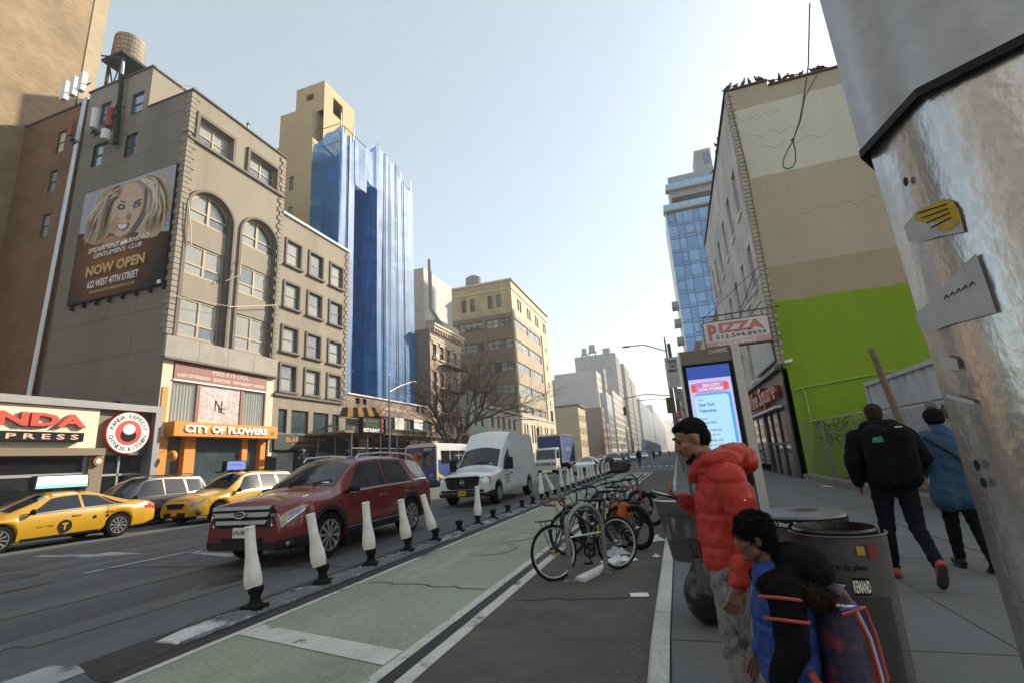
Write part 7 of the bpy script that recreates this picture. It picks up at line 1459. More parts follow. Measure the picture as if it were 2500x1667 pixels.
# ================================================================ kiosk
KS = thing('link_kiosk', 'tall grey information kiosk with a lit blue screen behind the man', 'kiosk', (.6, 7.35, .13)); Fk = face('y-', 7.2); KGR = M('kiosk_bronze_grey', (.16,.14,.115), .5, .3, var=.1); KAL = M('kiosk_aluminium', (.46,.46,.44), .5, .35, var=.08)
add('body', MB().box(.21,.90,7.2,7.50,.13,2.92), KGR, KS); add('lower_panel', MB().box(.22,.89,7.19,7.2,.15,1.02), M('kiosk_lower_grey', (.19,.19,.195), .6), KS)
add('side_frame', MB().prism([(.895,7.16,2.94),(1.0,7.16,2.94),(1.025,7.16,.13),(.91,7.16,.13)], (0,.36,0)), KAL, KS); add('left_edge', MB().box(.19,.215,7.17,7.5,.13,2.92), KAL, KS)
add('bezel', MB().box(.22,.885,7.185,7.2,1.04,2.72), BLACK_S, KS)
sc_ = add('screen', MB().quad(Fk(.27,1.22,.017-.035),Fk(.835,1.22,-.018),Fk(.835,2.68,-.018),Fk(.27,2.68,-.018)), glow('screen_blue', (.025,.06,.28), .5), KS)
def kq(u0, u1, v0, v1, mt, d, nm='screen_panel', rr=.03):
    pts = []; 
    for cx_, cz_, a0 in ((u1-rr, v1-rr, 0), (u0+rr, v1-rr, 90), (u0+rr, v0+rr, 180), (u1-rr, v0+rr, 270)):
        for k in range(5): a = rad(a0+90*k/4); pts.append(Fk(cx_+rr*math.cos(a), cz_+rr*math.sin(a), d))
    return add(nm, MB().quad(*pts), mt, sc_)
kq(.275,.83,1.22,2.50,glow('screen_lilac', (.42,.40,.66), .5),-.0195, rr=.004); kq(.33,.80,1.24,2.30,glow('screen_azure', (.06,.30,.62), .5),-.021,rr=.04); kq(.325,.765,1.26,2.27,glow('screen_pale', (.34,.58,.72), .5),-.0225,rr=.04); kq(.32,.78,2.31,2.45,glow('screen_purple', (.42,.16,.42), .5),-.0225,rr=.06); kq(.30,.36,2.32,2.44,glow('screen_red', (.55,.08,.07), .5),-.024,rr=.028); kq(.72,.79,2.32,2.44,glow('screen_red2', (.55,.10,.08), .5),-.024,rr=.028)
def kt(s, u, v, w, h, mt, **k): add('lettering', text(s, Fk(u, v, -.026), UX, UZ, w=w, h=h, **k), mt, sc_)
SW_, SB_, SR_ = glow('screen_text_white', (.75,.72,.60), .5), glow('screen_text_blue', (.01,.09,.36), .5), glow('screen_text_plum', (.22,.03,.09), .5)
kt('BIG CITY', .46, 2.385, .22, .042, SW_, bold=.02); kt('LOVE STORIES', .395, 2.33, .32, .042, SW_, bold=.02)
kt('Book:', .365, 2.195, .075, .03, SR_); kt('New York', .365, 2.115, .205, .052, SB_, bold=.02); kt('Valentine', .365, 2.035, .215, .048, SB_, bold=.02); kt('Author', .365, 1.935, .10, .032, SR_); kt('Carmen Reid', .365, 1.88, .19, .035, SB_, bold=.01)
for i, s_ in enumerate(('Annie lands her', 'dream job in', 'Manhattan and', 'brings her teen', 'daughter—what', 'could go wrong?')): kt(s_, .365, 1.775-i*.068, [.25,.205,.24,.25,.25,.265][i], .038, SR_, bold=.008)
add('lettering', text('Link', (.615,7.197,2.85), UX, UZ, w=.10, h=.055), ALU, KS); add('lettering', text('NYC', (.722,7.197,2.85), UX, UZ, w=.125, h=.055, bold=.01), WHITE_S, KS)
# ================================================================ near signal pole
PO = thing('signal_pole', 'thick silver painted street pole with stickers filling the right edge', 'pole', (.69, 1.06, 0)); PST = M('silver_street_paint', (.56,.56,.56), .26, .85, var=.16, scale=9, fine=60, bump=.10, stain=(.36,.34,.31), stain_amt=.5, stretch=(1,1,.6)); PSL = M('grey_sleeve', (.44,.44,.445), .38, .5, var=.12, scale=4, fine=30, bump=.05, stain=(.26,.24,.22))
pc = (.69, 1.06)
def octa(r0, r1, z0, z1, ph=0, n=8):
    m = MB(); rows = [[(pc[0]+(2.14-min(z, 2.14))*.022+r*math.cos(2*math.pi*(k+.5)/n+ph), pc[1]+r*math.sin(2*math.pi*(k+.5)/n+ph), z) for k in range(n)] for r, z in ((r0, z0), (r1, z1))]; m.grid(rows, close=True); return m
PH = .18
add('shaft', octa(.232,.222,-.05,2.16,PH), PST, PO, 60); add('base_casting', octa(.30,.27,-.05,.55,PH), PST, PO)
m = octa(.2365,.235,2.14,4.6,PH); add('upper_sleeve', m, PSL, PO, 60); add('black_strap', octa(.2395,.239,2.132,2.149,PH), BLACK, PO)
def onpole(az, z, w, h, r=.243, tilt=0.0):
    """small rectangle on the faceted shaft; az in degrees about the pole axis"""
    k0 = None; pts = []
    for du, dv in ((-w/2,-h/2),(w/2,-h/2),(w/2,h/2),(-w/2,h/2)):
        u = du*math.cos(tilt)-dv*math.sin(tilt); v = du*math.sin(tilt)+dv*math.cos(tilt); a = rad(az)
        n_ = V3((math.cos(a), math.sin(a), 0)); s_ = V3((-math.sin(a), math.cos(a), 0)); p = V3((pc[0], pc[1], z))+n_*r*math.cos(math.pi/8)+s_*u; pts.append(p+V3((0,0,v)))
    return MB().quad(*pts)
fa_ = [math.degrees(2*math.pi*k/8+PH) for k in range(8)]
def pq(name, pts, mt, d, r=.2285, k=4):
    a = 2*math.pi*k/8+PH; n_ = V3((math.cos(a), math.sin(a), 0)); s_ = V3((-math.sin(a), math.cos(a), 0)); c = V3((pc[0], pc[1], 0)); return add(name, MB().quad(*[c+n_*(r*math.cos(math.pi/8)+d)+s_*u+V3(((2.14-z)*.022,0,z)) for u, z in pts]), mt, PO)
YST = M('yellow_sticker_torn', (.50,.34,.015), .5, var=.15, scale=30); WST = M('white_sticker_residue', (.48,.48,.49), .6, var=.12, scale=12)
pq('sticker', [(-.045,1.946),(.010,1.958),(.084,1.915),(.080,1.872),(.03,1.888),(-.02,1.900),(-.046,1.914)], WST, .0006); pq('sticker', [(-.010,1.955),(.060,1.945),(.080,1.929),(.084,1.898),(.076,1.892),(-.012,1.938)], YST, .0012); pq('sticker', [(.028,1.911),(.082,1.889),(.050,1.888),(.030,1.900)], YST, .0014)
pq('sticker', [(-.086,1.776),(-.010,1.796),(.055,1.821),(.088,1.83),(.088,1.728),(-.010,1.735),(-.080,1.735)], WST, .0006); fc_ = lambda u, z, d: V3((pc[0]+(2.14-z)*.022,pc[1],z))+V3((math.cos(math.pi+PH),math.sin(math.pi+PH),0))*(.2285*math.cos(math.pi/8)+d)+V3((-math.sin(math.pi+PH),math.cos(math.pi+PH),0))*u
for k in range(5): add('sticker_print', MB().tube([fc_(-.004+.015*k, 1.781+.0008*k, .0012), fc_(.004+.015*k, 1.786+.0008*k, .0012), fc_(.007+.015*k, 1.780+.0008*k, .0012)], .0011, 4), BLACK_S, PO)
for k in range(4): add('sticker_print', MB().tube([fc_(.0+.006*k, 1.950-.004*k-.009*k, .0018), fc_(.066, 1.932-.0085*k, .0018)], .0011, 4), BLACK_S, PO)
pq('sticker', [(-.057,1.690),(-.018,1.675),(-.020,1.655),(-.060,1.665)], WST, .0008); pq('tape_strip', [(-.07,1.62),(-.01,1.60),(-.01,1.592),(-.07,1.612)], WST, .0008)
for u, z in ((-.047,1.492),(-.044,1.463),(-.005,2.02)): pq('bolt_hole', [(u+.007*math.cos(i), z+.009*math.sin(i)) for i in [.628*j for j in range(10)]], BLACK, .0012)
# mast arm and sign hardware are above the picture; the arm carries the cable loop
add('mast_arm', MB().tube([(pc[0],pc[1],4.4),(1.5,3.4,6.2),(2.4,6.0,7.3)], [.09,.07,.05], 8), PST, PO, True)
# ================================================================ sign post with white panel, street lamps, signals
TS = thing('trades_sign_post', 'street post with a white TRADES ONLY panel left of the kiosk', 'sign', (.20, 14.5, .13)); add('post', MB().cyl((.22,14.5,.13),(.17,14.5,4.6),.05,n=8), M('brown_post', (.10,.085,.07), .7), TS, True)
pn = add('white_panel', MB().box(-.01,.36,14.40,14.44,3.30,4.18), M('dirty_white_panel', (.42,.42,.42), .6), TS)
for i, s_ in enumerate(('TRADES', 'ONLY', 'REMAND')): add('lettering', text(s_, (.06+.05*(i == 1),14.396,4.00-i*.13), UX, UZ, w=.25 if i != 1 else .2, h=.10, bold=.03), BLACK_S, pn)
add('drawn_square', MB().tube([(.10,14.39,3.42),(.26,14.39,3.42),(.26,14.39,3.60),(.10,14.39,3.60),(.10,14.39,3.42)], .004, 4), BLACK_S, pn)
add('control_box', MB().box(.14,.34,14.42,14.62,2.95,3.26), M('box_grey', (.20,.19,.18), .7), TS); add('brown_sign', MB().box(-.12,.08,14.55,14.58,2.6,3.05), M('brown_plate', (.09,.065,.05), .7), TS); add('sticker', MB().box(.15,.23,14.43,14.445,2.45,2.62), RED_P, TS); add('sticker', MB().box(.16,.24,14.43,14.445,2.2,2.42), WHITE_P, TS)
def lamp(label, x, y, h, dx, ztip, name='street_lamp', base=.13):
    t = thing(name, label, 'street lamp', (x, y, base)); add('pole', MB().tube([(x,y,base),(x,y,h+1.0)], [.11,.06], 8), GALV, t, True); add('arm', MB().tube([(x,y,h),(x+dx*.5,y,h+.75*(ztip-h)+.15),(x+dx*.85,y,ztip)], .045, 7), GALV, t, True); add('lamp_head', MB().sph((x+dx*.93,y,ztip), (abs(dx)*.12,.14,.07), 12, 6), GALV, t, True); return t
lamp('nearest tall street lamp arching over the right kerb', .2, 36, 8.6, -3.0, 9.3); lamp('second street lamp far along the right kerb', .3, 70, 8.4, -4.6, 8.7)
lamp('street lamp standing before the netted hotel', -21.3, 33.3, 7.7, 0.01, 9.0, base=.23)
o = thing('lamp_arm_reach', 'slanted lamp arm reaching across the blue netting', 'street lamp', (-21.3, 33.4, 7.6)); add('arm', MB().tube([(-21.3,33.3,7.6),(-21.3,35,8.3),(-21.3,36.9,8.9)], .05, 7), GALV, o, True); add('head', MB().sph((-21.3,37.3,8.95), (.12,.45,.07), 12, 6), ALU, o, True)
SGY = M('signal_yellow', (.46,.30,.03), .6)
def signal(label, x, y, z, polex, name='traffic_signal'):
    t = thing(name, label, 'traffic light', (polex, y, .13)); add('pole', MB().tube([(polex,y,.13),(polex,y,z+2.2)], .10, 8), GALV, t, True); add('mast_arm', MB().tube([(polex,y,z+1.3),((polex+x)/2,y,z+1.8),(x,y,z+1.5)], .06, 7), GALV, t, True); b = add('housing', MB().box(x-.18,x+.18,y-.15,y+.15,z-.5,z+.5), SGY, t)
    for k in range(3): add('lens', MB().cyl((x,y-.15,z+.33-k*.33),(x,y-.20,z+.33-k*.33),.11,n=12), BLACK, b)
    add('hanger', MB().cyl((x,y,z+.5),(x,y,z+1.5),.03,n=6), GALV, t)
signal('yellow traffic signal hanging over the far crossing', -5.4, 60, 6.6, .1); signal('yellow traffic signal in front of the beige loft building', -16.5, 60, 5.0, -21.2)
# ================================================================ bins and bag
def perf(name, col, sc, dens=.34):
    m = bpy.data.materials.new(name); m.use_nodes = True; t = m.node_tree; N = t.nodes; L = t.links; b = N['Principled BSDF']; b.inputs['Base Color'].default_value = (*col, 1); b.inputs['Roughness'].default_value = .5; b.inputs['Metallic'].default_value = .4
    tc = N.new('ShaderNodeTexCoord'); v = N.new('ShaderNodeTexVoronoi'); v.inputs['Scale'].default_value = sc; v.inputs['Randomness'].default_value = 0; 
    at_ = N.new('ShaderNodeUVMap'); at_.uv_map = 'UVMap'; L.new(at_.outputs[0], v.inputs['Vector'])
    c = N.new('ShaderNodeMath'); c.operation = 'LESS_THAN'; c.inputs[1].default_value = dens; L.new(v.outputs['Distance'], c.inputs[0])
    tr = N.new('ShaderNodeBsdfTransparent'); mx = N.new('ShaderNodeMixShader'); L.new(c.outputs[0], mx.inputs[0]); L.new(b.outputs[0], mx.inputs[1]); L.new(tr.outputs[0], mx.inputs[2]); L.new(mx.outputs[0], N['Material Output'].inputs[0]); return m
BINM = M('bin_grey_metal', (.085,.08,.082), .5, .35, var=.18, scale=4, bump=.06); BINP = perf('bin_perforated', (.075,.073,.075), 84, .30)
def cyl_sheet(cx, cy, r0, r1, z0, z1, a0, a1, n=40):
    m = MB(); m.grid([[(cx+r*math.cos(a), cy+r*math.sin(a), z) for a in np.linspace(a0, a1, n+1)] for r, z in ((r0, z0), (r1, z1))]); return m
def add_uv(o, n, circ, h):
    me = o.data; uv = me.uv_layers.new(name='UVMap'); nv = n+1
    for l in me.loops: i = l.vertex_index; uv.data[l.index].uv = ((i % nv)/n*circ, (i//nv)*h)
def curved_text(s, cx, cy, r, z, w, h, a_mid, bold=.02): return text(s, (0,0,0), (1,0,0), (0,0,1), w=w, h=h, bold=bold, align='c', bend=lambda a, b, d: (cx+r*math.cos(a_mid+a/r), cy+r*math.sin(a_mid+a/r), z+b))
BA = thing('ring_top_litter_bin', 'grey litter bin with a ring lid lettered in white behind the boy', 'litter bin', (.77, 4.08, .11)); cx, cy = .77, 4.08; toc = math.atan2(-cy, -cx)
add('shell', cyl_sheet(cx, cy, .235, .265, .13, .99, 0, 2*math.pi), BINM, BA, True); add('lid_ring', MB().lathe([(.275,.98),(.282,.985),(.282,1.055),(.275,1.065),(.20,1.085),(.115,1.082),(.11,1.06),(.11,.95)], 44, (cx,cy,0), cap=False), M('lid_grey', (.15,.15,.16), .4, .4, var=.2, scale=5), BA, 35); add('black_band', MB().lathe([(.2835,.99),(.2835,1.05)], 44, (cx,cy,0), cap=False), BLACK_S, BA, True); add('dark_inside', MB().cyl((cx,cy,.95),(cx,cy,.96),.24,n=24), DARK_IN, BA)
for k, a in enumerate((-.55,.10,.75,-1.2)): add('lettering', curved_text("Don't litter", cx, cy, .2845, 1.002, .155, .034, toc+a), WHITE_S, BA)
add('lettering', text('Put litter in its place', (0,0,0), (1,0,0), (0,0,1), w=.40, h=.032, bold=.02, align='c', bend=lambda a, b, d: (cx+(.235-b)*math.cos(toc+a/.235), cy+(.235-b)*math.sin(toc+a/.235), 1.079+.0)), WHITE_S, BA)
BBn = thing('open_litter_bin', 'open topped perforated litter bin with a black liner in front of the ring lid bin', 'litter bin', (.76, 3.10, .03)); cx, cy = .725, 3.06; toc = math.atan2(-cy, -cx); a0, a1 = toc-1.5, toc+1.75
add('upper_shell', cyl_sheet(cx, cy, .205, .214, .82, 1.09, a0, a1), BINM, BBn, True); o = add('perforated_shell', cyl_sheet(cx, cy, .196, .205, .30, .82, a0, a1), BINP, BBn, True, fix=False); add_uv(o, 40, .85, .54); add('lower_shell', cyl_sheet(cx, cy, .188, .196, .03, .30, a0, a1), BINM, BBn, True); add('rim', MB().tube([(cx+.215*math.cos(a), cy+.215*math.sin(a), 1.09) for a in np.linspace(a0, a1, 36)], .006, 6), BINM, BBn, True); add('liner', MB().lathe([(.0,.10),(.17,.10),(.185,.9),(.195,1.10),(.185,1.11),(.17,1.0),(0,.95)], 24, (cx,cy+.03,0), cap=False), M('black_bag_plastic', (.010,.010,.012), .3, var=.2, bump=.3), BBn, True)
add('lettering', curved_text('Put litter in its place', cx, cy, .2155, .935, .25, .036, toc-.10), BLACK_S, BBn); s_ = add('sticker', cyl_sheet(cx, cy, .2165, .2168, .860, .888, toc-.45, toc-.02, 8), BLACK_S, BBn); add('lettering', curved_text('LISTEN TO DEAFUP', cx, cy, .218, .866, .09, .016, toc-.235), WHITE_S, s_)
s_ = add('sticker', cyl_sheet(cx, cy, .2165, .2168, .835, .91, toc+.12, toc+.44, 8), BLACK_S, BBn); add('lettering', curved_text('REMAND', cx, cy, .218, .845, .07, .055, toc+.28, .03), WHITE_S, s_); add('sticker', cyl_sheet(cx, cy, .2172, .2175, .99, 1.06, toc+.55, toc+.8, 6), M('dark_red_sticker', (.16,.02,.02), .5), BBn); add('sticker', cyl_sheet(cx, cy, .2172, .2175, 1.01, 1.05, toc+.32, toc+.48, 6), M('yellow_sticker', (.45,.32,.02), .5), BBn)
MBk = thing('kerb_mesh_basket', 'grey perforated basket on a post at the kerb in front of the man', 'litter basket', (0, 5.05, .13)); cx, cy = .0, 5.05
o = add('perforated_wall', cyl_sheet(cx, cy, .205, .265, .72, 1.0, 0, 2*math.pi), perf('basket_perforated', (.09,.09,.095), 70, .32), MBk, True, fix=False); add_uv(o, 40, 1.4, .3); add('lower_wall', cyl_sheet(cx, cy, .18, .205, .58, .72, 0, 2*math.pi), BINM, MBk, True); add('upper_wall', cyl_sheet(cx, cy, .265, .275, 1.0, 1.10, 0, 2*math.pi), BINM, MBk, True); add('rim', MB().lathe([(.275,1.09),(.285,1.10),(.275,1.112)], 36, (cx,cy,0), cap=False), ALU, MBk, True); add('floor', MB().cyl((cx,cy,.57),(cx,cy,.585),.18,n=24), BINM, MBk); add('post', MB().cyl((cx+.05,cy,.13),(cx+.05,cy,.58),.03,n=10), GALV, MBk, True); add('rubbish', MB().sph((cx,cy,.98), (.2,.2,.06), 14, 8), M('basket_rubbish', (.20,.08,.03), .7, var=.6, scale=9), MBk, True)
# ================================================================ bare trees
BARK = M('bark', (.060,.045,.036), .95, var=.35, scale=3, fine=30, bump=.4); TWIG = M('twig_bark', (.085,.060,.048), .95, var=.25)
def tree(label, base, limbs, depth, seed, twig_r=.006, name='bare_tree', kids=(2,3), group=None, seg=.55, tl=1.0):
    t = thing(name, label, 'tree', base); r = random.Random(seed); trunk = MB(); tw = MB()
    def grow(p, d, L_, rad_, lev):
        n = max(2, int(L_/seg)); pts = [p]; q = p
        for i in range(n):
            d = (d+V3((r.gauss(0,.13), r.gauss(0,.13), r.gauss(.04,.10)))).normalized(); q = q+d*L_/n; pts.append(q)
        rs = [max(twig_r*.6, rad_*(1-.45*i/n)) for i in range(n+1)]
        (trunk if lev <= 1 else tw).tube(pts, rs, 7 if lev == 0 else (5 if lev == 1 else 3), caps=False)
        if lev < depth:
            for i in range(1, n+1):
                k = r.randint(*kids) if i == n else (1 if r.random() < .9 else 2)
                for _ in range(k):
                    ax = V3((r.gauss(0,1), r.gauss(0,1), r.gauss(0,.7))).normalized(); nd = (d+ax*r.uniform(.5,.95)).normalized()
                    if nd.z < -.25: nd.z *= -.3; nd.normalize()
                    grow(pts[i], nd, L_*r.uniform(.48,.74)*tl, rs[i]*r.uniform(.45,.62), lev+1)
    for (p, d, L_, rad_, lev) in limbs: grow(V3(p), V3(d).normalized(), L_, rad_, lev)
    add('trunk', trunk, BARK, t, 60, fix=False); add('crown', tw, TWIG, t, fix=False); return t
bx, by = -20.4, 42.0
tree('bare leaning street tree with two stems behind the white van', (bx,by,.23), [((bx,by,.2),(.02,0,1),2.8,.32,0),((bx,by,2.5),(.0,.05,1),4.4,.22,0),((bx+.1,by,1.8),(.55,.0,1),3.6,.22,0),((bx+1.7,by,4.6),(.8,.1,.9),4.2,.15,1),((bx+1.6,by,4.4),(.15,.2,1),4.2,.13,1),((bx,by,4.2),(-.8,.05,.75),4.2,.12,1),((bx+.1,by,5.6),(.4,-.1,1),4.4,.13,1),((bx+2.6,by,5.4),(1,.1,.22),4.6,.11,1),((bx+.2,by,5.2),(-.35,.1,1),4.2,.12,1)], 4, 7, tl=1.06)
for i, (x, y, h) in enumerate(((-21.5,150,9),(-21.5,205,11),(-21.5,262,13),(2.6,58,7),(2.4,92,9),(2.2,135,11))):
    tree(['bare street tree beside the yellow corner house','bare street tree by the glass grid building','bare street tree before the long stone building','first bare tree along the right pavement','second bare tree along the right pavement','third bare tree along the right pavement'][i], (x,y,.13), [((x,y,.13),(.02,0,1),h*.35,.16,0),((x,y,h*.34),(.3,.1,1),h*.35,.11,0),((x,y,h*.34),(-.5,-.1,.9),h*.32,.09,0),((x,y,h*.30),(.1,.5,.9),h*.32,.08,0)], 3, 20+i, .015, group='bare street trees', seg=.9)
# ================================================================ people
def blob(prims, voxel, sm=4, post=None, name='b'):
    m = MB()
    for p in prims:
        if p[0] == 'c':
            _, a, b, r0, r1 = p; a, b = V3(a), V3(b)
            if (a-b).length > 1e-4: m.tube([a, a*.67+b*.33, a*.33+b*.67, b], [r0, r0*.67+r1*.33, r0*.33+r1*.67, r1], 12)
            m.sph(a, r0, 12, 8); m.sph(b, r1, 12, 8)
        else: m.sph(p[1], p[2], 18, 12, p[3] if len(p) > 3 else None)
    me = m.mesh(name); ob = bpy.data.objects.new(name, me); TMP.collection.objects.link(ob)
    md = ob.modifiers.new('r', 'REMESH'); md.mode = 'VOXEL'; md.voxel_size = voxel; md.adaptivity = 0
    ms = ob.modifiers.new('s', 'SMOOTH'); ms.iterations = sm; ms.factor = .5
    vl = TMP.view_layers[0]; vl.update(); dg = vl.depsgraph; out = bpy.data.meshes.new_from_object(ob.evaluated_get(dg), depsgraph=dg); bpy.data.objects.remove(ob); bpy.data.meshes.remove(me)
    if post:
        n = len(out.vertices); co = np.empty(n*3); out.vertices.foreach_get('co', co); no = np.empty(n*3); out.vertices.foreach_get('normal', no); co = post(co.reshape(-1, 3), no.reshape(-1, 3)); out.vertices.foreach_set('co', np.asarray(co).ravel()); out.update()
    out.shade_smooth(); return out
def badd(name, prims, voxel, mt, parent, sm=4, post=None):
    me = blob(prims, voxel, sm, post, name); me.materials.clear(); me.materials.append(mt); return add(name, me, None, parent, local=True)
def fuzz(src, n, ln, mt, parent, seed=1, w=.0016, droop=.3, name='hair_strands'):
    r = random.Random(seed); me = src.data; vs = me.vertices; m = MB(); k = len(vs)
    for _ in range(n):
        v = vs[r.randrange(k)]; p, nn = v.co, v.normal; d = (nn+V3((r.gauss(0,.5), r.gauss(0,.5), r.gauss(-droop*.3,.5)))).normalized(); s_ = d.cross(V3((r.random()-.5, r.random()-.5, r.random()-.5))).normalized()*w; L_ = ln*r.uniform(.5,1.3); q = p-nn*.002; mid = q+d*L_*.6; tip = q+d*L_+V3((0,0,-droop*L_))
        b = len(m.v); m.v += [tuple(q-s_), tuple(q+s_), tuple(mid+s_*.7), tuple(mid-s_*.7), tuple(tip)]; m.f += [(b,b+1,b+2,b+3), (b+3,b+2,b+4)]
    return add(name, m, mt, parent, local=True, fix=False, kind='stuff')
SKIN = M('skin_brown', (.26,.135,.085), .55, var=.08, scale=9, fine=60, bump=.04, sub=.1); SKIN2 = M('skin_dark', (.15,.075,.045), .55, var=.08, scale=9, fine=60, bump=.04, sub=.1); HAIRB = M('black_hair', (.009,.0075,.0065), .85, var=.4, scale=30, fine=160, bump=.7, spec=.15)
def quilt(amp, pitch, axis=2, ph=0.0, wr=.004):
    def f(co, no):
        z = co[:, axis]; r = np.abs(np.sin(np.pi*(z+ph)/pitch)); d = amp*(np.minimum(r*2.2, 1)**.5-.85)
        w = np.sin(co[:, 0]*61+co[:, 2]*23)*np.sin(co[:, 1]*57-co[:, 2]*31)+.6*np.sin(co[:, 2]*83+co[:, 0]*40+co[:, 1]*37); return co+no*(d+wr*w)[:, None]
    return f
def wrinkle(amp, f1=47, f2=70):
    return lambda co, no: co+no*(amp*.7*(np.sin(co[:, 0]*f1+co[:, 2]*f2*.35)*np.sin(co[:, 1]*f1*.9-co[:, 2]*f2*.5)+.5*np.sin(co[:, 2]*f2*.6+co[:, 0]*f1*.8-co[:, 1]*f1*.6)))[:, None]
def lerp(a, b, t): return V3(a)*(1-t)+V3(b)*t
def hand(prims, w, d, side, curl=.5, sc=1.0, nrm=None):
    """palm and five fingers from the wrist w along direction d; nrm = palm normal"""
    d = V3(d).normalized(); nrm = V3(nrm or (1,0,0)); nrm = (nrm-d*nrm.dot(d)).normalized(); s = d.cross(nrm)*side; p = V3(w)+d*.045*sc
    prims.append(('c', V3(w), V3(w)+d*.02, .024*sc, .026*sc))
    for k in range(4): o = s*(.030-.020*k)*sc; prims.append(('c', V3(w)+d*.02*sc+o*.7, V3(w)+d*.085*sc+o, .016*sc, .0125*sc))
    for k, ln in enumerate((.070,.080,.074,.058)):
        o = s*(.031-.0205*k)*sc; a = V3(w)+d*.088*sc+o; dd = (d*(1-curl*.3)+nrm*curl*.6).normalized(); b = a+dd*ln*.5*sc; d2 = (d*(1-curl)+nrm*curl*1.1).normalized(); prims.append(('c', a, b, .0088*sc, .0082*sc)); prims.append(('c', b, b+d2*ln*.5*sc, .0080*sc, .0070*sc))
    a = V3(w)+d*.025*sc+s*.030*sc; b = a+(d*.6+s*.55+nrm*.35).normalized()*.045*sc; prims.append(('c', a, b, .012*sc, .010*sc)); prims.append(('c', b, b+(d*.85+s*.15+nrm*.4).normalized()*.030*sc, .0095*sc, .008*sc))
DJ = dict(hip=(0,.095,.93), knee=(.02,.10,.50), ank=(0,.10,.08), hip2=(0,-.095,.93), knee2=(.02,-.10,.50), ank2=(0,-.10,.08), chest=(0,0,1.28), belly=(0,0,1.05), sh=(0,.185,1.42), el=(-.03,.24,1.13), wr=(.02,.25,.88), sh2=(0,-.185,1.42), el2=(-.03,-.24,1.13), wr2=(.02,-.25,.88), neck=(0,0,1.49), head=(.02,0,1.64), toe=(1,0,0), toe2=(1,0,0))
def person(label, loc, yaw, J, cl, vox=.012, sc=1.0, fine=False, hands=(.4,.4), puff=0.0, bulk=1.0, hem=.86, name='person', group=None, pitch=0.0, sk=SKIN, hair='short', palm=(None, None)):
    J = {**DJ, **J}; J = {k: V3(v) for k, v in J.items()}; t = thing(name, label, 'person', loc, yaw, group); t.scale = (sc, sc, sc)
    H = J['head']; Rp = Matrix.Rotation(pitch, 3, 'Y')
    def h(x, y, z): return H+Rp@V3((x, y, z))
    E_ = Rp
    b = [('e', h(-.012,0,.035), (.098,.076,.090), E_), ('e', h(.025,0,-.02), (.070,.064,.085), E_), ('c', h(.045,0,-.085), h(.02,0,-.075), .034, .046), ('c', h(.01,.045,-.06), h(.04,.02,-.088), .026, .024), ('c', h(.01,-.045,-.06), h(.04,-.02,-.088), .026, .024)]
    if fine: b += [('c', h(.086,0,.028), h(.104,0,-.012), .010, .015), ('e', h(.100,.013,-.016), (.011,.008,.008), E_), ('e', h(.100,-.013,-.016), (.011,.008,.008), E_), ('c', h(.078,.034,.040), h(.082,.010,.040), .012, .012), ('c', h(.078,-.034,.040), h(.082,-.010,.040), .012, .012), ('e', h(.082,0,-.046), (.016,.024,.008), E_), ('e', h(.080,0,-.059), (.015,.020,.009), E_), ('e', h(.072,0,-.095), (.022,.022,.018), E_), ('e', h(.055,.045,-.012), (.026,.020,.022), E_), ('e', h(.055,-.045,-.012), (.026,.020,.022), E_)]
    for s in (1, -1): b += [('e', h(-.012,.076*s,.0), (.020,.010,.032), E_), ('e', h(-.004,.083*s,.018), (.016,.008,.014), E_)]
    b += [('c', h(-.02,0,-.06), J['neck'], .050, .056), ('c', J['neck'], J['chest'], .06, .12), ('c', J['chest'], J['belly'], .115, .105), ('c', lerp(J['hip'], J['hip2'], .2), lerp(J['hip'], J['hip2'], .8), .10, .10), ('c', J['belly'], lerp(J['hip'], J['hip2'], .5), .11, .11)]
    for q in ('', '2'):
        b += [('c', lerp(J['neck'], J['chest'], .25), J['sh'+q], .05, .055), ('c', J['sh'+q], J['el'+q], .046, .036), ('c', J['el'+q], J['wr'+q], .036, .025), ('c', J['hip'+q], J['knee'+q], .075, .052), ('c', J['knee'+q], J['ank'+q], .050, .036)]
        ft = J['toe'+q].normalized(); b += [('c', J['ank'+q], J['ank'+q]+ft*.14+V3((0,0,-.045)), .038, .030)]
        dd = J['wr'+q]-J['el'+q]
        if fine: hand(b, J['wr'+q], dd, 1 if q == '' else -1, hands[0 if q == '' else 1], 1.0, palm[0 if q == '' else 1] or ((0,-1,0) if q == '' else (0,1,0)))
        else:
            dn = dd.normalized(); b += [('c', J['wr'+q], J['wr'+q]+dn*.08, .03, .028)]
            for k in range(4): o = V3((.027-.018*k,0,0)); b.append(('c', J['wr'+q]+dn*.08+o, J['wr'+q]+dn*.15+o+V3((.0,0,0)), .010, .008))
            b.append(('c', J['wr'+q]+dn*.03, J['wr'+q]+dn*.09+V3((.04,0,0)), .012, .009))
    body = badd('body', b, vox*.55 if fine else vox, sk, t, 3)
    # upper garment
    k = bulk; top = [('c', lerp(J['neck'], J['chest'], .15), J['chest'], .10*k, .155*k), ('c', J['chest'], J['belly'], .155*k, .150*k)]
    hipm = lerp(J['hip'], J['hip2'], .5)
    top += [('c', J['belly']+V3((0,.05,0)), hipm+V3((0,.06,hem-.93+.10)), .13*k, .125*k), ('c', J['belly']+V3((0,-.05,0)), hipm+V3((0,-.06,hem-.93+.10)), .13*k, .125*k), ('c', J['chest']+V3((0,.07,.05)), J['belly']+V3((0,.05,0)), .125*k, .12*k), ('c', J['chest']+V3((0,-.07,.05)), J['belly']+V3((0,-.05,0)), .125*k, .12*k)]
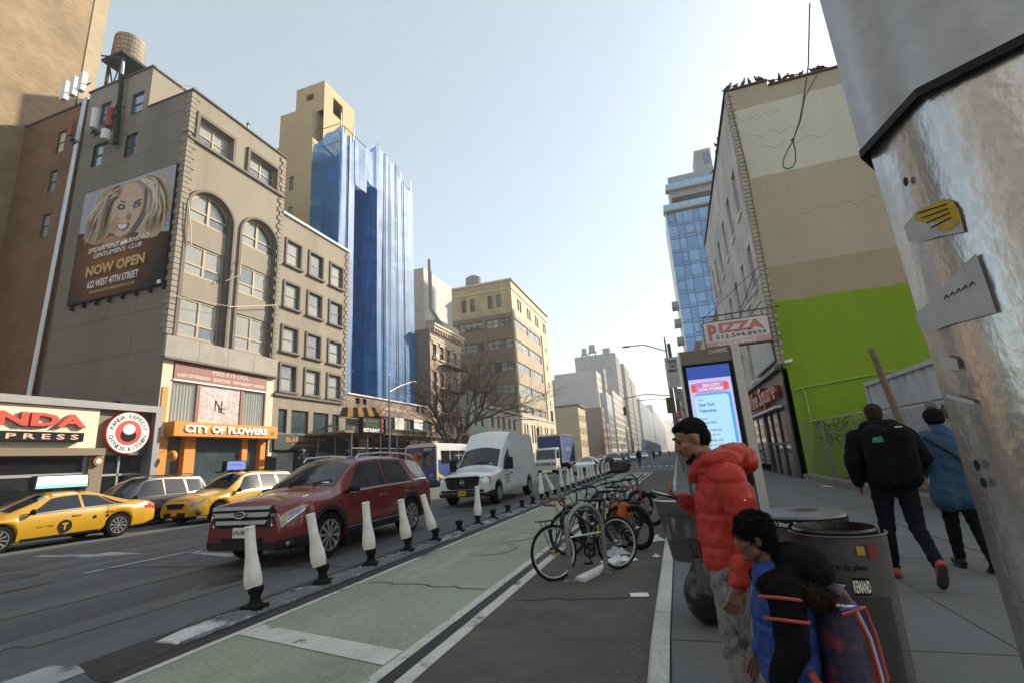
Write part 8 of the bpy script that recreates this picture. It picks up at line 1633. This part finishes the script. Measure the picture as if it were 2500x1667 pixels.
    for q in ('', '2'): top += [('c', lerp(J['neck'], J['chest'], .3), J['sh'+q], .075*k, .078*k), ('c', J['sh'+q], J['el'+q], .080*k, .066*k), ('c', J['el'+q], lerp(J['el'+q], J['wr'+q], .94), .066*k, .047*k)]
    def cut(co, no):
        co = (quilt(puff, .17, 2, .02, .0022) if puff else wrinkle(.005))(co, no); zc = hipm.z+hem-.93; m_ = co[:, 2] < zc; inner = (np.abs(co[:, 1]) < .30); co[m_ & inner & (co[:, 2] < zc), 2] = np.maximum(co[m_ & inner, 2], zc-.03+.3*(co[m_ & inner, 2]-zc)); return co
    badd('jacket', top, vox*.8, cl['top'], t, 5, cut)
    leg = [('c', lerp(J['hip'], J['hip2'], .15), lerp(J['hip'], J['hip2'], .85), .125, .125), ('c', J['belly']+V3((0,0,-.08)), hipm, .12, .13)]
    for q in ('', '2'): leg += [('c', J['hip'+q], J['knee'+q], .100, .072), ('c', J['knee'+q], J['ank'+q]+V3((0,0,.01)), .068, .054)]
    badd('trousers', leg, vox*.9, cl['leg'], t, 4, wrinkle(.006, 35, 90))
    for q in ('', '2'):
        a = J['ank'+q]; ft = J['toe'+q].normalized(); up_ = V3((0,0,1))-ft*ft.z; up_.normalize(); s_ = [('c', a-ft*.05-up_*.035, a+ft*.16-up_*.045, .042, .034), ('c', a-up_*.01, a+ft*.03-up_*.02, .045, .04), ('e', a+ft*.15-up_*.045, (.05,.044,.035), ft.to_track_quat('X', 'Z').to_matrix())]; sh_ = badd('shoe', s_, .010, cl['shoe'], t, 3)
        so = [('c', a-ft*.05-up_*.066, a+ft*.18-up_*.072, .030, .030)]; Mr = ft.to_track_quat('X', 'Z').to_matrix(); add('sole', MB().sph(a+ft*.09-up_*.074, (.115,.046,.020), 14, 8, Mr).sph(a-ft*.02-up_*.072, (.075,.038,.020), 12, 8, Mr), cl.get('sole', WHITE_P), sh_, True, local=True)
    if hair == 'short':
        hp = [('e', h(-.020,0,.050), (.096,.0785,.082), E_), ('e', h(-.050,0,.005), (.062,.070,.070), E_), ('e', h(.028,0,.092), (.052,.056,.030), E_)]; fuzz(badd('hair', hp, vox*.6, cl['hair'], t, 3), 2600 if vox < .02 else 0, .009, cl['hair'], t) if vox < .02 else badd('hair', hp, vox*.6, cl['hair'], t, 3)
    elif hair == 'curly':
        r = random.Random(1); hp = [('e', h(-.02,0,.055), (.108,.092,.092), E_), ('e', h(-.055,0,.0), (.07,.082,.085), E_)]
        for i in range(70):
            a, e = r.uniform(0, 6.28), r.uniform(-.1,1.5); hp.append(('e', h(-.02+.105*math.cos(a)*math.cos(e), .09*math.sin(a)*math.cos(e), .06+.092*math.sin(e)), (.018,.018,.018)))
        hp = [q for q in hp if (Rp.transposed()@(V3(q[1])-H)).x < .085 or (Rp.transposed()@(V3(q[1])-H)).z > .085]; fuzz(badd('hair', hp, vox*.6, cl['hair'], t, 2), 4200, .024, cl['hair'], t, 2)
    if fine:
        for s in (1, -1):
            add('eye', MB().sph(h(.078,.032*s,.018), (.010,.015,.0045), 10, 6, E_), M('eye_dark', (.02,.015,.012), .3, bump=0), t, True, local=True); add('eyebrow', MB().tube([h(.082,.050*s,.043), h(.092,.034*s,.052), h(.095,.014*s,.046)], [.003,.0055,.004], 6), cl['hair'], t, True, local=True)
        add('lips', MB().sph(h(.092,0,-.0525), (.007,.022,.0035), 10, 6, E_), M('lip_brown', (.16,.06,.05), .5, bump=0), t, True, local=True)
    return t, J, h, vox
# ---- man in the red puffer jacket
REDJ = M('red_puffer_nylon', (.43,.040,.028), .48, var=.12, scale=7, fine=26, bump=.38, spec=.22); CAMO = M('grey_camouflage', (.20,.195,.185), .85, var=.45, scale=22, fine=60, bump=.15, stain=(.035,.034,.033), stain_amt=.95, sharp=.8, stretch=(1,1,.5))
J = dict(head=(.075,0,1.575), neck=(.0,0,1.43), chest=(-.055,0,1.24), belly=(-.03,0,1.03), sh=(-.06,.19,1.36), el=(-.10,.255,1.08), wr=(.0,.265,.845), sh2=(-.05,-.19,1.36), el2=(-.02,-.25,1.10), wr2=(.165,-.13,1.235), hip=(-.01,.095,.90), knee=(.03,.10,.49), ank=(-.02,.11,.08), hip2=(-.01,-.095,.90), knee2=(-.02,-.10,.49), ank2=(-.07,-.11,.08))
t, J, h, vx = person('man in a red hooded puffer jacket and grey camouflage trousers looking at his phone', (.165, 3.10, sw(3.1)), math.pi+.12, J, dict(top=REDJ, leg=CAMO, shoe=BLACK, hair=HAIRB), .0095, 1.0, True, (.55,.75), .011, 1.06, .86, pitch=.36, palm=((.3,-1,0),(0,.5,.9)))
fuzz(badd('beard', [('c', h(.042,.050,-.078), h(.070,.020,-.100), .012, .015), ('c', h(.042,-.050,-.078), h(.070,-.020,-.100), .012, .015), ('c', h(.076,.016,-.100), h(.076,-.016,-.100), .016, .016), ('c', h(.006,.058,-.050), h(.040,.049,-.078), .005, .009), ('c', h(.006,-.058,-.050), h(.040,-.049,-.078), .005, .009), ('c', h(.091,.018,-.036), h(.091,-.018,-.036), .005, .005)], .005, HAIRB, t, 2), 900, .007, HAIRB, t, 4)
badd('hood', [('e', (-.135,0,1.465), (.125,.14,.080)), ('e', (-.19,0,1.44), (.075,.12,.070)), ('c', (-.10,.12,1.445), (.02,.085,1.455), .060, .045), ('c', (-.10,-.12,1.445), (.02,-.085,1.455), .060, .045), ('c', (.02,.085,1.455), (.075,.04,1.425), .042, .032), ('c', (.02,-.085,1.455), (.075,-.04,1.425), .042, .032), ('c', (.075,.04,1.42), (.10,.0,1.36), .032, .03), ('c', (.075,-.04,1.42), (.10,.0,1.36), .032, .03), ('c', (-.06,-.09,1.46), (-.06,.09,1.46), .05, .05), ('e', (-.02,0,1.40), (.11,.13,.05))], .008, REDJ, t, 3, quilt(.006, .07, 0, 0, .005))
m = MB().obox((-.085,.318,1.22), (.11,.012,.085), Matrix.Rotation(.06, 3, 'Y')); add('sleeve_pocket', m, REDJ, t, local=True); add('pocket_snap', MB().sph((-.085,.327,1.255), (.006,.004,.006), 8, 6), CHROME, t, True, local=True)
add('zip', MB().tube([(.075,0,1.36),(.112,0,1.2),(.125,0,1.03),(.12,0,.90)], .008, 6), M('zip_dark', (.10,.012,.012), .5), t, local=True)
ph = thing('phone', 'dark phone held level in the hand of the man in red', 'phone', (.165, 3.10, sw(3.1)), math.pi+.12); add('body', MB().obox((.275,-.085,1.268), (.15,.075,.009), Matrix.Rotation(-.30, 3, 'Y')), BLACK_S, ph, local=True); add('screen', MB().obox((.2735,-.085,1.274), (.138,.066,.002), Matrix.Rotation(-.30, 3, 'Y')), G_DARK, ph, local=True)
# ---- boy with the backpack
BLUEC = M('royal_blue_nylon', (.007,.042,.215), .6, var=.15, scale=8, fine=40, bump=.12); BLKC = M('black_fabric', (.008,.008,.010), .95, var=.3, scale=10, bump=.15, spec=.06); FUR = M('fur_trim', (.040,.030,.023), .95, var=.5, scale=30, fine=120, bump=.8, spec=.05)
J = dict(head=(.06,0,1.60), neck=(.0,0,1.43), chest=(-.03,0,1.22), belly=(-.02,0,1.0), sh=(-.03,.16,1.36), el=(.0,.23,1.10), wr=(.10,.23,.92), sh2=(-.03,-.16,1.36), el2=(.0,-.23,1.10), wr2=(.10,-.23,.92))
t, J, h, vx = person('boy in a royal blue coat with a bright backpack standing beside the man in red', (.31, 2.48, sw(2.48)-.04), math.pi+.05, J, dict(top=BLUEC, leg=BLKC, shoe=BLACK, hair=HAIRB), .010, .735, True, (.4,.4), .008, 1.12, .80, pitch=.12, sk=SKIN2, hair='curly')
badd('hood', [('e', (-.15,0,1.46), (.16,.17,.13)), ('e', (-.21,0,1.40), (.12,.15,.13)), ('c', (-.05,.15,1.42), (.06,.10,1.38), .06, .05), ('c', (-.05,-.15,1.42), (.06,-.10,1.38), .06, .05)], .011, BLKC, t, 3, wrinkle(.006))
fuzz(badd('fur_trim', [('c', (-.02,.14,1.395), (-.16,.20,1.34), .04, .05), ('c', (-.16,.20,1.34), (-.27,.13,1.30), .05, .05), ('c', (.06,.11,1.36), (-.02,.15,1.39), .035, .04)], .010, FUR, t, 1, wrinkle(.009, 190, 170)), 3500, .03, FUR, t, 5, .002, .3, 'fur_strands')
badd('dark_sleeve', [('c', (-.03,.17,1.36), (.0,.24,1.10), .098, .085), ('c', (.0,.24,1.10), (.085,.235,.94), .083, .062)], .010, BLKC, t, 3, wrinkle(.005))
BPK = M('patterned_backpack', (.020,.022,.05), .7, var=.3, bump=.1, scale=14, fine=40, stain=(.36,.05,.04), stain_amt=.95)
badd('backpack', [('c', (-.27,.10,1.30), (-.27,.10,.88), .09, .11), ('c', (-.27,-.10,1.30), (-.27,-.10,.88), .09, .11), ('c', (-.33,0,1.22), (-.34,0,.90), .09, .10)], .012, BPK, t, 3)
for dx, col, nm in ((.0, (.48,.05,.045), 'red'), (.022, (.62,.62,.62), 'white'), (.044, (.03,.07,.28), 'blue'), (.066, (.50,.06,.05), 'red2')):
    mt = M('stripe_'+nm, col, .6, var=.1, bump=.05); add('backpack_stripe', MB().tube([(-.24-dx*.5,.195,1.32-dx),(-.33-dx,.16,1.28),(-.40-dx*.6,.10,1.12),(-.42-dx*.5,.09,.92),(-.40,.10,.80)], .010, 6), mt, t, True, local=True)
STRAP = M('coral_strap', (.42,.07,.045), .7, var=.1); [add('sleeve_stripe', MB().tube([(-.025+zz*.02+.104*math.cos(rad(a)), .185+(1.33-zz)*.27+.104*math.sin(rad(a)), zz+.02*math.sin(rad(a*1.3))) for a in range(-50, 190, 15)], .009, 6), STRAP, t, True, local=True) for zz in (1.335,1.235)]; add('drawstring', MB().obox((-.10,.24,.90), (.035,.02,.20), Matrix.Rotation(.35, 3, 'Y')), STRAP, t, local=True)
# ---- two walkers seen from behind
J = dict(head=(.10,0,1.60), neck=(.08,0,1.45), chest=(.03,0,1.25), belly=(.0,0,1.02), hip=(0,.10,.92), knee=(.08,.11,.50), ank=(.22,.10,.09), toe=(1,0,.0), hip2=(0,-.10,.92), knee2=(-.02,-.11,.50), ank2=(-.34,-.12,.22), toe2=(.55,0,-.85), el=(-.05,.30,1.15), wr=(.06,.27,.93), el2=(.0,-.30,1.15), wr2=(.12,-.24,.98), sh=(.02,.21,1.38), sh2=(.02,-.21,1.38))
REDS = M('red_sneaker', (.42,.05,.03), .7, var=.1); DSOLE = M('dark_sole', (.03,.03,.032), .8)
t, J, h, vx = person('walker in black with a big black backpack and red sneakers striding away', (2.06, 6.15, .13), math.pi/2-.10, J, dict(top=BLKC, leg=M('black_denim', (.010,.011,.017), .95, var=.2, bump=.15, spec=.06), shoe=REDS, sole=DSOLE, hair=M('brown_hair', (.018,.011,.007), .85, var=.3, fine=120, bump=.6)), .016, 1.03, False, bulk=1.22, hem=.88)
badd('backpack', [('c', (-.20,.09,1.38), (-.20,.09,1.0), .13, .13), ('c', (-.20,-.09,1.38), (-.20,-.09,1.0), .13, .13)], .018, M('black_backpack', (.006,.006,.008), .85, var=.3, bump=.15, spec=.08), t, 3); badd('hood', [('c', (-.02,.10,1.47), (-.02,-.10,1.47), .085, .085), ('c', (.1,.1,1.47), (-.02,.1,1.47), .06, .07), ('c', (.1,-.1,1.47), (-.02,-.1,1.47), .06, .07)], .016, BLKC, t, 3)
add('green_badge', MB().quad((-.335,.16,1.33),(-.338,.06,1.33),(-.335,.07,1.385),(-.328,.14,1.38)), M('badge_green', (.02,.16,.10), .5), t, local=True); add('white_logo', MB().quad((-.30,-.06,1.46),(-.30,-.12,1.46),(-.30,-.12,1.47),(-.30,-.06,1.47)), WHITE_S, t, local=True)
J = dict(head=(.05,0,1.60), hip=(0,.08,.90), knee=(.05,.085,.48), ank=(.10,.08,.09), hip2=(0,-.08,.90), knee2=(-.02,-.09,.50), ank2=(-.22,-.09,.13), toe2=(.8,0,-.55), el=(-.04,.22,1.14), wr=(.12,.18,1.02), el2=(.0,-.22,1.14), wr2=(.12,-.16,1.0), sh=(0,.17,1.40), sh2=(0,-.17,1.40))
COATB = M('blue_wool_coat', (.024,.068,.125), .9, var=.15, bump=.1)
t, J, h, vx = person('walker in a blue coat and black bobble hat beside the signal pole', (2.82, 6.75, .13), math.pi/2-.08, J, dict(top=COATB, leg=BLKC, shoe=BLACK, hair=HAIRB, sole=BLACK), .016, .98, False, bulk=1.05, hem=.76)
badd('coat_skirt', [('c', (0,.05,1.0), (0,.08,.74), .14, .155), ('c', (0,-.05,1.0), (0,-.08,.74), .14, .155)], .016, COATB, t, 3, wrinkle(.004)); badd('bobble_hat', [('e', h(-.01,0,.05), (.112,.10,.095)), ('e', h(-.03,0,.0), (.10,.095,.06))], .012, BLKC, t, 3); badd('bobble', [('e', h(-.02,0,.17), (.055,.055,.05))], .010, M('grey_fur', (.16,.14,.125), .95, var=.4, fine=120, bump=.8), t, 1, wrinkle(.006, 150, 130)); badd('grey_scarf', [('c', (.0,.08,1.46), (.0,-.08,1.46), .065, .065), ('c', (.06,.06,1.46), (.06,-.06,1.46), .05, .05)], .014, M('grey_scarf_knit', (.14,.14,.145), .9), t, 3); add('bag_strap', MB().tube([(-.10,.19,1.42),(-.17,.02,1.25),(-.16,-.14,1.08)], .012, 6), BLACK, t, True, local=True); badd('shoulder_bag', [('c', (-.05,-.22,.98), (.08,-.22,.98), .09, .09)], .016, M('brown_bag', (.10,.045,.025), .6), t, 3)
# ---- people farther down the lane
WK = dict(hip=(0,.09,.92), knee=(.08,.09,.50), ank=(.14,.09,.08), hip2=(0,-.09,.92), knee2=(-.04,-.09,.50), ank2=(-.20,-.09,.12))
person('man in a dark jacket and jeans walking in the bike lane past the bollards', (-4.2, 57, zr(-4.2)), math.pi/2, WK, dict(top=BLKC, leg=M('blue_jeans', (.03,.045,.09), .9), shoe=BLACK, hair=HAIRB), .03, 1.05)
person('worker in a hi-vis yellow vest beside the street tree', (-20.3, 39.5, .23), -1.2, WK, dict(top=M('hi_vis', (.36,.50,.04), .7), leg=BLKC, shoe=BLACK, hair=HAIRB), .03, 1.0)
person('pedestrian in a yellow vest far down the bike lane', (-2.2, 138, .13), math.pi/2, WK, dict(top=M('hi_vis_far', (.40,.42,.05), .7), leg=BLKC, shoe=BLACK, hair=HAIRB), .05, 1.0)
CY = dict(hip=(0,.09,.98), knee=(.30,.10,.72), ank=(.18,.10,.35), hip2=(0,-.09,.98), knee2=(.22,-.10,.58), ank2=(.12,-.10,.18), chest=(.22,0,1.28), belly=(.10,0,1.12), neck=(.32,0,1.46), head=(.40,0,1.60), sh=(.28,.18,1.40), sh2=(.28,-.18,1.40), el=(.45,.22,1.2), el2=(.45,-.22,1.2), wr=(.62,.20,1.05), wr2=(.62,-.20,1.05))
for i, (x, y) in enumerate(((-4.25,94),(-4.2,128))):
    person(['nearer cyclist in dark clothes riding down the bike lane','farther cyclist in dark clothes riding down the bike lane'][i], (x, y, zr(x)+.06), math.pi/2, CY, dict(top=BLKC, leg=BLKC, shoe=BLACK, hair=HAIRB), .04, 1.0, group='cyclists riding away'); o = bicycle(['bicycle under the nearer dark cyclist','bicycle under the farther dark cyclist'][i], (x, y-.25), (x, y+.77), (.02,.02,.02)); o['group'] = 'ridden bicycles'
# ---- black bag by the man's feet and the tarpaulin heap
GB = thing('rubbish_bag', 'knotted black plastic rubbish bag on the pavement behind the man in red', 'rubbish bag', (.08, 4.72, .13)); rb = random.Random(6)
badd('sack', [('e', (0,0,.22), (.20,.22,.22)), ('e', (.10,.05,.16), (.18,.2,.16)), ('e', (-.02,.02,.36), (.11,.12,.14)), ('c', (-.02,0,.45), (-.04,0,.54), .05, .03)], .014, M('glossy_black_bag', (.010,.011,.014), .22, var=.2, bump=.2, fine=12), GB, 3, wrinkle(.012, 23, 31)); badd('knot', [('e', (-.04,0,.53), (.04,.05,.03)), ('c', (-.04,0,.54), (-.09,.02,.60), .02, .012), ('c', (-.04,0,.54), (.02,-.02,.60), .02, .012)], .008, BLACK, GB, 2)
TP = thing('tarpaulin_heap', 'dark brown tarpaulin covered heap at the end of the bollard row', 'covered heap', (-4.95, 41.5, zr(-5))); badd('tarpaulin', [('e', (-.55,0,.6), (.5,.5,.75)), ('e', (.35,0,.45), (.75,.6,.55)), ('e', (0,0,.25), (1.0,.7,.3))], .04, M('brown_tarpaulin', (.052,.032,.024), .8, var=.3, bump=.2), TP, 3, wrinkle(.03, 9, 14)); badd('strap', [('c', (-.6,-.5,.05), (-.45,-.35,1.1), .03, .03), ('c', (-.45,-.35,1.1), (.6,.0,.95), .03, .03)], .02, BLACK, TP, 1)
# ---------------------------------------------------------------- haze over the avenue
HZ = bpy.data.materials.new('haze_air'); HZ.use_nodes = True; N = HZ.node_tree.nodes; L = HZ.node_tree.links; N.remove(N['Principled BSDF']); pv = N.new('ShaderNodeVolumePrincipled'); pv.inputs['Color'].default_value = (.93,.95,1,1); pv.inputs['Density'].default_value = HAZE_D; pv.inputs['Anisotropy'].default_value = .1; L.new(pv.outputs[0], N['Material Output'].inputs['Volume'])
o = add('haze', MB().box(-120, 90, -60, 1850, -2, 95), HZ); tag(o, 'thin pale winter haze filling the avenue', 'haze', kind='stuff')
bpy.data.scenes.remove(TMP)
